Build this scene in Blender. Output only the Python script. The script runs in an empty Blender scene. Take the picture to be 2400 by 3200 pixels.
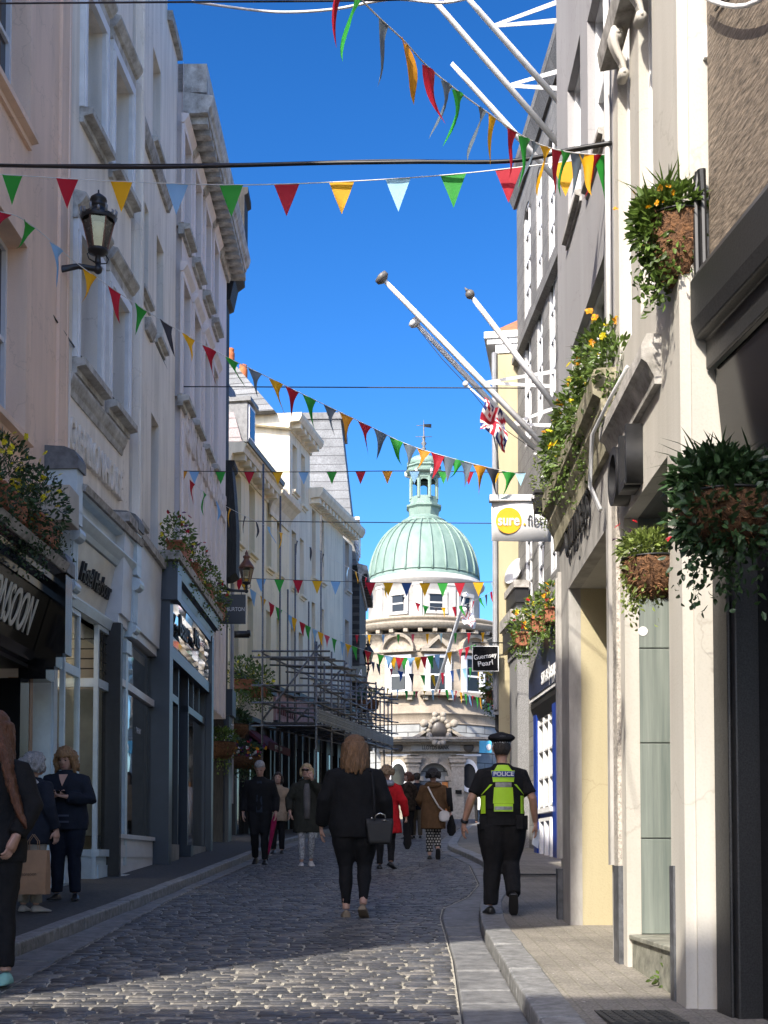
import bpy, bmesh, math, random
from mathutils import Vector, Matrix, noise
from math import sin, cos, tan, pi, radians as R, sqrt, atan2
random.seed(7)
sc = bpy.context.scene
C = sc.collection
# ---------------------------------------------------------------- camera, sky, sun, exposure
FPX, CX, TH = 4000.0, 1200.0, R(2.5)
YC = 2690 - FPX*tan(TH)
CAM = Vector((0, 0, 1.15))
cd = bpy.data.cameras.new('camera'); cam = bpy.data.objects.new('camera', cd); C.objects.link(cam)
cam.location = CAM; cam.rotation_euler = (R(90)+TH, 0, 0)
cd.sensor_fit = 'HORIZONTAL'; cd.sensor_width = 36; cd.lens = FPX/2400*36
cd.shift_y = (YC-1600)/2400; cd.clip_start = .1; cd.clip_end = 2000
sc.camera = cam
SUN = Vector((.577, 1, -.935)).normalized()
w = bpy.data.worlds.new('World'); sc.world = w; w.use_nodes = True
nt = w.node_tree; bg = nt.nodes['Background']
sky = nt.nodes.new('ShaderNodeTexSky'); sky.sky_type = 'NISHITA'; sky.sun_disc = False
sky.sun_elevation = math.asin(-SUN.z); sky.sun_rotation = atan2(-SUN.x, -SUN.y) % (2*pi)
sky.air_density = 1.0; sky.dust_density = 2.5; sky.ozone_density = 3.0; sky.altitude = 300
gm = nt.nodes.new('ShaderNodeGamma'); gm.inputs[1].default_value = 1.55; hs_ = nt.nodes.new('ShaderNodeHueSaturation'); hs_.inputs['Saturation'].default_value = 1.15
nt.links.new(sky.outputs[0], gm.inputs[0]); nt.links.new(gm.outputs[0], hs_.inputs['Color']); nt.links.new(hs_.outputs[0], bg.inputs[0]); bg.inputs[1].default_value = .058
sd = bpy.data.lights.new('sun', 'SUN'); so = bpy.data.objects.new('sun', sd); C.objects.link(so)
sd.energy = 3.5; sd.angle = R(.5); sd.color = (1, .93, .82)
so.location = (-20, -30, 40); so.rotation_euler = SUN.to_track_quat('-Z', 'Y').to_euler()
vs = sc.view_settings; vs.view_transform = 'Standard'; vs.look = 'None'; vs.gamma = 1; vs.exposure = 1.2
# ---------------------------------------------------------------- pixel -> place helpers (measured positions)
SL = .051                                     # the street climbs about five per cent
def gz(Y): return SL*Y
def ray(x, y):
    u = (x-CX)/FPX; v = (YC-y)/FPX
    return Vector((u, cos(TH)-v*sin(TH), sin(TH)+v*cos(TH)))
def at(x, y, Y):
    d = ray(x, y); return CAM + d*(Y/d.y)
def gnd(x, y, h=0):
    d = ray(x, y); t = (h-CAM.z)/(d.z-SL*d.y); return CAM + d*t
# ---------------------------------------------------------------- objects
def tag(o, label=None, cat=None, group=None, kind=None):
    if label: o['label'] = label
    if cat: o['category'] = cat
    if group: o['group'] = group
    if kind: o['kind'] = kind
    return o
def empty(name, loc=(0,0,0), rz=0, label=None, cat=None, group=None):
    o = bpy.data.objects.new(name, None); C.objects.link(o); o.location = loc; o.rotation_euler = (0,0,rz)
    o.empty_display_size = .2
    return tag(o, label, cat, group)
def link_mesh(name, me, parent=None):
    o = bpy.data.objects.new(name, me); C.objects.link(o)
    if parent: o.parent = parent
    return o
class MB:
    def __init__(s, smooth=False): s.v = []; s.f = []; s.m = []; s.sm = smooth; s.mats = []; s.cur = 0
    def mat(s, m):
        if m not in s.mats: s.mats.append(m)
        s.cur = s.mats.index(m); return s
    def add(s, vs, fs):
        b = len(s.v); s.v += [tuple(p) for p in vs]
        for f in fs: s.f.append([b+i for i in f]); s.m.append(s.cur)
    def box(s, x0, x1, y0, y1, z0, z1):
        s.add([(x0,y0,z0),(x1,y0,z0),(x1,y1,z0),(x0,y1,z0),(x0,y0,z1),(x1,y0,z1),(x1,y1,z1),(x0,y1,z1)],
              [(0,3,2,1),(4,5,6,7),(0,1,5,4),(1,2,6,5),(2,3,7,6),(3,0,4,7)])
    def quad(s, a, b, c, d): s.add([a,b,c,d], [(0,1,2,3)])
    def hexa(s, lo, hi):
        n = len(lo); s.add(list(lo)+list(hi), [tuple(range(n))[::-1], tuple(range(n, 2*n))] + [(i,(i+1)%n,n+(i+1)%n,n+i) for i in range(n)])
    def prism(s, poly, vec):
        vec = Vector(vec); s.hexa([Vector(p) for p in poly], [Vector(p)+vec for p in poly])
    def tube(s, pts, r, n=8, cap=True):
        pts = [Vector(p) for p in pts]; rings = []
        rr = r if isinstance(r, (list, tuple)) else [r]*len(pts)
        t0 = (pts[1]-pts[0]).normalized(); up = Vector((0,0,1)) if abs(t0.z) < .9 else Vector((1,0,0))
        a = t0.cross(up).normalized()
        for i, p in enumerate(pts):
            t = (pts[min(i+1,len(pts)-1)]-pts[max(i-1,0)])
            t = t.normalized() if t.length > 1e-9 else t0
            a = (a - t*a.dot(t)); a = a.normalized() if a.length > 1e-6 else t.orthogonal().normalized()
            b = t.cross(a)
            rings.append([p+(a*cos(2*pi*j/n)+b*sin(2*pi*j/n))*rr[i] for j in range(n)])
        s.loft(rings, cap)
    def loft(s, rings, cap=True):
        n = len(rings[0]); vs = [p for r in rings for p in r]; fs = []
        for i in range(len(rings)-1):
            for j in range(n): fs.append((i*n+j, i*n+(j+1)%n, (i+1)*n+(j+1)%n, (i+1)*n+j))
        if cap: fs.append(tuple(range(n))[::-1]); fs.append(tuple((len(rings)-1)*n+j for j in range(n)))
        s.add(vs, fs)
    def lathe(s, prof, c=(0,0,0), n=24, a0=0, a1=2*pi, cap=False):
        full = abs(a1-a0-2*pi) < 1e-6; k = n if full else n+1; vs = []; fs = []
        for r, z in prof:
            for j in range(k):
                a = a0+(a1-a0)*j/n; vs.append((c[0]+r*cos(a), c[1]+r*sin(a), c[2]+z))
        for i in range(len(prof)-1):
            for j in range(n):
                j2 = (j+1) % k; fs.append((i*k+j, i*k+j2, (i+1)*k+j2, (i+1)*k+j))
        s.add(vs, fs)
    def ball(s, c, r, n=10, m=7):
        rx, ry, rz = r if isinstance(r, (tuple, list)) else (r, r, r)
        rings = []
        for i in range(m+1):
            t = -pi/2+pi*i/m; q = max(cos(t), .02)
            rings.append([(c[0]+rx*q*cos(2*pi*j/n), c[1]+ry*q*sin(2*pi*j/n), c[2]+rz*sin(t)) for j in range(n)])
        s.loft(rings)
    def build(s, name, mat=None, parent=None, smooth=None, loc=None):
        me = bpy.data.meshes.new(name); me.from_pydata(s.v, [], s.f)
        ms = s.mats if s.mats else [mat]
        for m in ms: me.materials.append(m)
        if s.mats: me.polygons.foreach_set('material_index', s.m)
        if s.sm if smooth is None else smooth: me.polygons.foreach_set('use_smooth', [True]*len(me.polygons))
        me.update(); o = link_mesh(name, me, parent)
        if loc: o.location = loc
        return o
def mod_bevel(o, wd=.01, seg=2):
    m = o.modifiers.new('bevel', 'BEVEL'); m.width = wd; m.segments = seg; m.limit_method = 'ANGLE'; m.angle_limit = R(50); return o
# ---------------------------------------------------------------- materials
def nodes(name):
    m = bpy.data.materials.new(name); m.use_nodes = True; t = m.node_tree
    b = t.nodes['Principled BSDF']; return m, t, b
def rgb(c): return (c[0], c[1], c[2], 1)
_mc = {}
def mat(name, col, rough=.7, metal=0, spec=.5, var=.12, scale=3.0, bump=.0, bscale=40, dark=None, stretch=(1,1,1), coat=0):
    if name in _mc: return _mc[name]
    m, t, b = nodes(name); _mc[name] = m
    b.inputs['Roughness'].default_value = rough; b.inputs['Metallic'].default_value = metal
    b.inputs['Specular IOR Level'].default_value = spec; b.inputs['Coat Weight'].default_value = coat
    tc = t.nodes.new('ShaderNodeTexCoord'); mp = t.nodes.new('ShaderNodeMapping'); mp.inputs['Scale'].default_value = stretch
    t.links.new(tc.outputs['Object'], mp.inputs[0])
    n1 = t.nodes.new('ShaderNodeTexNoise'); n1.inputs['Scale'].default_value = scale; n1.inputs['Detail'].default_value = 6; n1.inputs['Roughness'].default_value = .65
    t.links.new(mp.outputs[0], n1.inputs['Vector'])
    rp = t.nodes.new('ShaderNodeValToRGB'); rp.color_ramp.elements[0].position = .3; rp.color_ramp.elements[1].position = .7
    d = dark if dark else tuple(c*(1-var*2) for c in col)
    rp.color_ramp.elements[0].color = rgb(d); rp.color_ramp.elements[1].color = rgb(tuple(min(1, c*(1+var*.5)) for c in col))
    t.links.new(n1.outputs['Fac'], rp.inputs[0]); t.links.new(rp.outputs[0], b.inputs['Base Color'])
    if bump:
        n2 = t.nodes.new('ShaderNodeTexNoise'); n2.inputs['Scale'].default_value = bscale; n2.inputs['Detail'].default_value = 5
        t.links.new(mp.outputs[0], n2.inputs['Vector'])
        bp = t.nodes.new('ShaderNodeBump'); bp.inputs['Strength'].default_value = bump; bp.inputs['Distance'].default_value = .02
        t.links.new(n2.outputs['Fac'], bp.inputs['Height']); t.links.new(bp.outputs[0], b.inputs['Normal'])
    return m
def render_wall(name, col, dirt=.35, streak=1.0):
    """painted render: fine grain, broad tone shifts, rain streaks, hairline cracks"""
    if name in _mc: return _mc[name]
    m, t, b = nodes(name); _mc[name] = m; L = t.links.new; N = t.nodes.new
    b.inputs['Roughness'].default_value = .75; b.inputs['Specular IOR Level'].default_value = .3
    tc = N('ShaderNodeTexCoord')
    def nz(sc_, det, st=(1,1,1)):
        mp = N('ShaderNodeMapping'); mp.inputs['Scale'].default_value = st; L(tc.outputs['Object'], mp.inputs[0])
        n = N('ShaderNodeTexNoise'); n.inputs['Scale'].default_value = sc_; n.inputs['Detail'].default_value = det; L(mp.outputs[0], n.inputs['Vector']); return n
    a = nz(.9, 5); s = nz(5, 4, (1,1,.09)); g = nz(70, 3)
    def ramp(src, p0, p1, c0, c1):
        r = N('ShaderNodeValToRGB'); r.color_ramp.elements[0].position = p0; r.color_ramp.elements[1].position = p1
        r.color_ramp.elements[0].color = rgb(c0); r.color_ramp.elements[1].color = rgb(c1); L(src, r.inputs[0]); return r
    def mul(c1, c2, f=1):
        x = N('ShaderNodeMix'); x.data_type = 'RGBA'; x.blend_type = 'MULTIPLY'; x.inputs[0].default_value = f; L(c1, x.inputs[6]); L(c2, x.inputs[7]); return x.outputs[2]
    base = ramp(a.outputs[0], .3, .7, tuple(c*.9 for c in col), col).outputs[0]
    st = ramp(s.outputs[0], .32, .6, (1-dirt, 1-dirt*1.02, 1-dirt*1.08), (1,1,1)).outputs[0]
    c = mul(base, st, .6*streak)
    sp = ramp(g.outputs[0], .25, .5, (.82,.8,.77), (1,1,1)).outputs[0]
    c = mul(c, sp, .35)
    vo = N('ShaderNodeTexVoronoi'); vo.feature = 'DISTANCE_TO_EDGE'; vo.inputs['Scale'].default_value = .55
    wv = N('ShaderNodeVectorMath'); wv.operation = 'ADD'; w2 = nz(2.2, 6); L(tc.outputs['Object'], wv.inputs[0]); L(w2.outputs['Color'], wv.inputs[1]); L(wv.outputs[0], vo.inputs['Vector'])
    cr = ramp(vo.outputs[0], .0, .006, (.55,.52,.48), (1,1,1)).outputs[0]
    c = mul(c, cr, .35); L(c, b.inputs['Base Color'])
    bp = N('ShaderNodeBump'); bp.inputs['Strength'].default_value = .18; bp.inputs['Distance'].default_value = .01
    L(g.outputs[0], bp.inputs['Height']); L(bp.outputs[0], b.inputs['Normal'])
    return m
def coursed(name, c1, c2, mortar, bw=.6, bh=.28, ms=.012, rough=.8, bump=.6, grain=60, axes='xz', gvar=.3, msize=None):
    """blockwork laid in courses (brick texture on the wall plane)"""
    if name in _mc: return _mc[name]
    m, t, b = nodes(name); _mc[name] = m; L = t.links.new; N = t.nodes.new
    b.inputs['Roughness'].default_value = rough; b.inputs['Specular IOR Level'].default_value = .3
    tc = N('ShaderNodeTexCoord'); sx = N('ShaderNodeSeparateXYZ'); L(tc.outputs['Object'], sx.inputs[0])
    cx = N('ShaderNodeCombineXYZ'); ix = {'x':0,'y':1,'z':2}
    if axes == 'cz':      # round a vertical axis
        at2 = N('ShaderNodeMath'); at2.operation = 'ARCTAN2'; L(sx.outputs[1], at2.inputs[0]); L(sx.outputs[0], at2.inputs[1])
        mu = N('ShaderNodeMath'); mu.operation = 'MULTIPLY'; mu.inputs[1].default_value = 4.0; L(at2.outputs[0], mu.inputs[0]); L(mu.outputs[0], cx.inputs[0]); L(sx.outputs[2], cx.inputs[1])
    else:
        L(sx.outputs[ix[axes[0]]], cx.inputs[0]); L(sx.outputs[ix[axes[1]]], cx.inputs[1])
    br = N('ShaderNodeTexBrick'); L(cx.outputs[0], br.inputs['Vector'])
    br.inputs['Color1'].default_value = rgb(c1); br.inputs['Color2'].default_value = rgb(c2); br.inputs['Mortar'].default_value = rgb(mortar)
    br.inputs['Scale'].default_value = 1; br.inputs['Mortar Size'].default_value = ms; br.inputs['Brick Width'].default_value = bw; br.inputs['Row Height'].default_value = bh
    br.inputs['Mortar Smooth'].default_value = .3
    n = N('ShaderNodeTexNoise'); n.inputs['Scale'].default_value = grain; n.inputs['Detail'].default_value = 5; L(tc.outputs['Object'], n.inputs['Vector'])
    n3 = N('ShaderNodeTexNoise'); n3.inputs['Scale'].default_value = 1.6; n3.inputs['Detail'].default_value = 5; L(tc.outputs['Object'], n3.inputs['Vector'])
    def rmp(src, lo):
        r = N('ShaderNodeValToRGB'); r.color_ramp.elements[0].position = .3; r.color_ramp.elements[1].position = .68
        r.color_ramp.elements[0].color = (lo,lo,lo,1); r.color_ramp.elements[1].color = (1.1,1.1,1.1,1); L(src, r.inputs[0]); return r.outputs[0]
    def mul(a_, b_):
        x = N('ShaderNodeMix'); x.data_type = 'RGBA'; x.blend_type = 'MULTIPLY'; x.inputs[0].default_value = 1; L(a_, x.inputs[6]); L(b_, x.inputs[7]); return x.outputs[2]
    c = mul(mul(br.outputs['Color'], rmp(n.outputs[0], 1-gvar)), rmp(n3.outputs[0], .72)); L(c, b.inputs['Base Color'])
    sb = N('ShaderNodeMath'); sb.operation = 'MULTIPLY_ADD'; sb.inputs[1].default_value = .25; L(n.outputs[0], sb.inputs[0])
    iv = N('ShaderNodeMath'); iv.operation = 'SUBTRACT'; iv.inputs[0].default_value = 1; L(br.outputs['Fac'], iv.inputs[1]); L(iv.outputs[0], sb.inputs[2])
    bp = N('ShaderNodeBump'); bp.inputs['Strength'].default_value = bump; bp.inputs['Distance'].default_value = .012; L(sb.outputs[0], bp.inputs['Height']); L(bp.outputs[0], b.inputs['Normal'])
    return m
def glass(name='shop_glass', tint=(.9,.95,.93), r=.02):
    if name in _mc: return _mc[name]
    m, t, b = nodes(name); _mc[name] = m; N = t.nodes.new; L = t.links.new
    t.nodes.remove(b); o = t.nodes['Material Output']
    gl = N('ShaderNodeBsdfGlossy'); gl.inputs['Roughness'].default_value = r; gl.inputs['Color'].default_value = (1,1,1,1)
    tr = N('ShaderNodeBsdfTransparent'); tr.inputs['Color'].default_value = rgb(tint)
    fr = N('ShaderNodeFresnel'); fr.inputs['IOR'].default_value = 1.9
    n = N('ShaderNodeTexNoise'); n.inputs['Scale'].default_value = 1.3; bp = N('ShaderNodeBump'); bp.inputs['Strength'].default_value = .06; bp.inputs['Distance'].default_value = .03
    tc = N('ShaderNodeTexCoord'); L(tc.outputs['Object'], n.inputs['Vector']); L(n.outputs[0], bp.inputs['Height']); L(bp.outputs[0], gl.inputs['Normal'])
    mx = N('ShaderNodeMixShader'); L(fr.outputs[0], mx.inputs[0]); L(tr.outputs[0], mx.inputs[1]); L(gl.outputs[0], mx.inputs[2]); L(mx.outputs[0], o.inputs[0])
    return m
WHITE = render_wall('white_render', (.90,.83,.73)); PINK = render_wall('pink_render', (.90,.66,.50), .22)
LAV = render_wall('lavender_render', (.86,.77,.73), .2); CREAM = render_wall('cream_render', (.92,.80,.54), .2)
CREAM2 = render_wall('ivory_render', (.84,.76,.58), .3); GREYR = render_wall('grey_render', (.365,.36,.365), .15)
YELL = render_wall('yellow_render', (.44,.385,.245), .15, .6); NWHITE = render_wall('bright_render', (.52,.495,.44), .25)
TRIM = mat('white_paint', (.78,.78,.77), .5, var=.08, bump=.1); STONEW = mat('weathered_white', (.55,.54,.50), .8, var=.3, scale=5, bump=.3, dark=(.22,.20,.17))
OLDST = mat('stained_ledge', (.45,.43,.40), .8, var=.35, scale=7, bump=.3, dark=(.15,.14,.12))
WFRAME = mat('white_sash', (.75,.76,.77), .35, var=.04)
DGLASS = mat('window_glass', (.02,.022,.025), .04, spec=.45, var=.1); SGLASS = glass()
BLACK = mat('black_gloss', (.008,.008,.009), .14, spec=.35, var=.1, scale=1.5, bump=.02, bscale=3); BLACKM = mat('black_iron', (.014,.014,.015), .45, var=.2, scale=20)
BLUEP = mat('pale_blue_paint', (.50,.60,.65), .35, var=.08, scale=6, bump=.05); DKBLUE = mat('dark_blue_paint', (.030,.042,.060), .35, var=.1)
PEPYS = mat('royal_blue_paint', (.012,.045,.28), .35, var=.08); GREYP = mat('pale_grey_paint', (.58,.59,.60), .45, var=.07)
GRAN = mat('grey_granite', (.30,.30,.30), .6, var=.4, scale=90, bump=.1); DGRAN = mat('dark_granite', (.026,.026,.027), .45, var=.5, scale=120, bump=.05)
BGRAN = mat('brown_granite', (.20,.16,.12), .7, var=.6, scale=42, stretch=(.27,1,1), bump=.5, bscale=60, dark=(.035,.028,.022))
SLATE = coursed('roof_slate', (.20,.21,.22), (.14,.15,.16), (.05,.05,.055), .32, .2, .01, .6, .8, 30)
PSLATE = coursed('pale_slate', (.25,.26,.27), (.20,.21,.22), (.08,.08,.085), .42, .34, .012, .6, .7, 20); PKSLATE = coursed('pink_slate', (.33,.27,.27), (.27,.23,.235), (.11,.1,.1), .42, .3, .012, .6, .7, 20)
DSLATE = coursed('hung_slate', (.075,.072,.065), (.05,.05,.048), (.02,.02,.02), .3, .16, .02, .7, .9, 20)
BANKST = coursed('bank_ashlar', (.36,.305,.235), (.325,.275,.215), (.26,.23,.19), .95, .42, .010, axes='cz', bump=.4, gvar=.2, grain=25)
BANKTR = mat('bank_dressed_stone', (.38,.33,.26), .8, var=.2, scale=9, bump=.2); GBLOCK = coursed('grey_granite_blocks', (.27,.265,.25), (.21,.205,.195), (.15,.145,.135), .5, .3, .012, gvar=.5, grain=50)
COPPER = mat('verdigris', (.20,.28,.235), .6, var=.2, scale=2.5, bump=.1, dark=(.135,.21,.175), stretch=(1,1,.4))
LEAD = mat('grey_lead', (.16,.165,.17), .55, var=.25, scale=8, bump=.1); STEEL = mat('galvanised_tube', (.20,.20,.20), .45, metal=.6, var=.35, scale=30)
TERRA = mat('terracotta', (.45,.17,.09), .75, var=.2, scale=12, bump=.1); MIRROR = mat('polished_panel', (.62,.63,.64), .05, metal=1, var=.05)
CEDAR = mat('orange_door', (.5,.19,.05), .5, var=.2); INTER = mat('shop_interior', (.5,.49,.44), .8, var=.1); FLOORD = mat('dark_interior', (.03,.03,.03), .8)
# ---------------------------------------------------------------- the street
def interp(tab, Y):
    for (y0, x0), (y1, x1) in zip(tab, tab[1:]):
        if Y <= y1: return x0+(x1-x0)*max(0, min(1, (Y-y0)/(y1-y0))) if Y > y0 else x0
    return tab[-1][1]
XL = [(-8,-2.15),(5,-2.2),(14.6,-2.36),(28,-2.12),(35,-1.7),(45,-.8),(62,.6)]      # setts, left edge
XR = [(-8,.3),(6.45,.39),(9,.48),(12,.53),(13,.6),(14.5,.95),(16.5,1.22),(21,1.4),(26,1.18),(30,1.25),(36,1.75),(45,2.7),(62,5)]
KL = [(-8,-2.6),(8.9,-2.62),(13.65,-2.53),(23.5,-2.42),(31,-2.3),(38,-1.85),(48,-.95),(62,.3)]   # kerb faces
KR = [(-8,.74),(6.5,.74),(9,.78),(10.4,.8),(11.8,.88),(13.2,1.0),(15,1.3),(17,1.55),(21.2,1.6),(24,1.5),(27,1.36),(29,1.45),(34,1.85),(44,2.8),(62,5.3)]
STONE_PATH = mat('dark_flagstone', (.115,.112,.108), .75, var=.25, scale=8, bump=.25, bscale=60)
def strip(name, lo, hi, h, m, ys, kind='structure'):
    mb = MB()
    for a, b in zip(ys, ys[1:]):
        f = lambda t, Y: interp(t, Y) if isinstance(t, list) else t
        mb.quad((f(lo,a),a,gz(a)+h),(f(hi,a),a,gz(a)+h),(f(hi,b),b,gz(b)+h),(f(lo,b),b,gz(b)+h))
    o = mb.build(name, m); return tag(o, kind=kind)
ys = [-8+i*.5 for i in range(141)]
GROUND = mat('mortar_bed', (.46,.43,.35), .9, var=.3, scale=14, bump=.3)
g = MB(); g.quad((-300,-300,gz(-300)-.02),(300,-300,gz(-300)-.02),(300,62,gz(62)-.02),(-300,62,gz(62)-.02)); g.quad((-300,62,gz(62)-.02),(300,62,gz(62)-.02),(300,900,gz(62)-.02),(-300,900,gz(62)-.02))
tag(g.build('ground', STONE_PATH), kind='structure')
# one mesh of setts, each with a crowned top and its own tone
def sett_mat():
    m, t, b = nodes('sett_stone'); N = t.nodes.new; L = t.links.new
    at_ = N('ShaderNodeAttribute'); at_.attribute_name = 'tone'
    rp = N('ShaderNodeValToRGB'); e = rp.color_ramp.elements; e[0].color = (.060,.060,.062,1); e[1].color = (.20,.185,.165,1)
    e2 = e.new(.55); e2.color = (.095,.095,.098,1); L(at_.outputs['Fac'], rp.inputs[0])
    tc = N('ShaderNodeTexCoord'); n = N('ShaderNodeTexNoise'); n.inputs['Scale'].default_value = 45; n.inputs['Detail'].default_value = 6; L(tc.outputs['Object'], n.inputs['Vector'])
    r2 = N('ShaderNodeValToRGB'); r2.color_ramp.elements[0].position = .3; r2.color_ramp.elements[0].color = (.6,.6,.6,1); r2.color_ramp.elements[1].position = .75; r2.color_ramp.elements[1].color = (1.25,1.25,1.25,1); L(n.outputs[0], r2.inputs[0])
    x = N('ShaderNodeMix'); x.data_type = 'RGBA'; x.blend_type = 'MULTIPLY'; x.inputs[0].default_value = 1; L(rp.outputs[0], x.inputs[6]); L(r2.outputs[0], x.inputs[7]); L(x.outputs[2], b.inputs['Base Color'])
    b.inputs['Roughness'].default_value = .42; b.inputs['Specular IOR Level'].default_value = .5
    bp = N('ShaderNodeBump'); bp.inputs['Strength'].default_value = .35; bp.inputs['Distance'].default_value = .008; L(n.outputs[0], bp.inputs['Height']); L(bp.outputs[0], b.inputs['Normal'])
    return m
def setts():
    rnd = random.Random(3); V = []; Fc = []; T = []; Y = 4.0
    while Y < 62:
        d = rnd.uniform(.066, .088); x = interp(XL, Y)+rnd.uniform(0, .02); xe = interp(XR, Y)
        while x < xe-.05:
            L = min(rnd.uniform(.10, .22), xe-x); g_ = .0035+rnd.uniform(0,.004)
            x0, x1, y0, y1 = x+g_, x+L-g_, Y+g_, Y+d-g_
            h = .007+rnd.uniform(-.003, .003); wob = rnd.uniform(-.012, .012); c = .010; k = len(V); tl = rnd.uniform(-.002,.002)
            for (px, py, hh) in ((x0,y0,-.012),(x1,y0,-.012),(x1,y1,-.012),(x0,y1,-.012),
                                 (x0+c,y0+c*.8,h),(x1-c,y0+c*.8,h+tl),(x1-c,y1-c*.8,h+tl),(x0+c,y1-c*.8,h)):
                V.append((px, py+wob+ (px-x0)*rnd.uniform(-.03,.03), gz(py)+hh))
            Fc += [(k+4,k+5,k+6,k+7),(k,k+1,k+5,k+4),(k+1,k+2,k+6,k+5),(k+2,k+3,k+7,k+6),(k+3,k,k+4,k+7)]
            T += [rnd.random()]*5; x += L
        Y += d
    me = bpy.data.meshes.new('road'); me.from_pydata(V, [], Fc); a = me.attributes.new('tone', 'FLOAT', 'FACE'); a.data.foreach_set('value', T)
    me.polygons.foreach_set('use_smooth', [True]*len(Fc))
    me.materials.append(sett_mat()); tag(link_mesh('road', me), kind='structure')
setts(); strip('road_bed', XL, XR, -.004, GROUND, ys)
GUTTER = mat('pale_granite_slab', (.20,.20,.195), .65, var=.3, scale=9, bump=.3, dark=(.085,.085,.085)); KERB = mat('kerb_granite', (.25,.25,.245), .6, var=.35, scale=14, bump=.3, dark=(.10,.10,.095))
def slabs(name, lo, hi, h, m, lmin, lmax, y0=4, y1=60, thick=.0, gap=.006, seed=1):
    rnd = random.Random(seed); mb = MB(); Y = y0
    while Y < y1:
        L = rnd.uniform(lmin, lmax); a, b = Y+gap, Y+L-gap; n = max(1, int(L/.5)); q = [a+(b-a)*i/n for i in range(n+1)]
        dz = rnd.uniform(-.006,.006)
        for u, v in zip(q, q[1:]):
            f = lambda t, Y_: interp(t, Y_) if isinstance(t, list) else t
            lo_, hi_ = [(t if isinstance(t, list) else t) for t in (lo, hi)]
            P = [(lo_(u),u),(hi_(u),u),(hi_(v),v),(lo_(v),v)]
            mb.hexa([(x,y,gz(y)-.15) for x,y in P], [(x,y,gz(y)+h+dz) for x,y in P])
        Y += L
    o = mb.build(name, m); mod_bevel(o, .014, 2); return tag(o, kind='structure')
slabs('gutter', lambda Y: interp(KL,Y)+.006, lambda Y: interp(XL,Y)-.01, .004, GUTTER, .5, .95, seed=4)
slabs('gutter', lambda Y: interp(XR,Y)+.012, lambda Y: interp(KR,Y)-.006, .004, GUTTER, .35, .6, seed=5)
slabs('kerb', lambda Y: interp(KL,Y)-.15, lambda Y: interp(KL,Y), .10, KERB, .7, 1.1, seed=6)
slabs('kerb', lambda Y: interp(KR,Y), lambda Y: interp(KR,Y)+.21, .09, KERB, .55, .9, seed=7)
o = strip('pavement', -9, [(y, x-.15) for y, x in KL], .092, mat('asphalt_flags', (.062,.060,.056), .8, var=.3, scale=20, bump=.3, bscale=90), ys)
def paver():
    m = coursed('small_pavers', (.30,.275,.235), (.26,.24,.205), (.235,.22,.17), .11, .11, .006, .85, .25, 70, axes='yx', gvar=.45)
    return m
strip('pavement', [(y, x+.21) for y, x in KR], 9, .078, paver(), ys)
for Y0_, h0 in ((-8, .0),): pass
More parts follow.
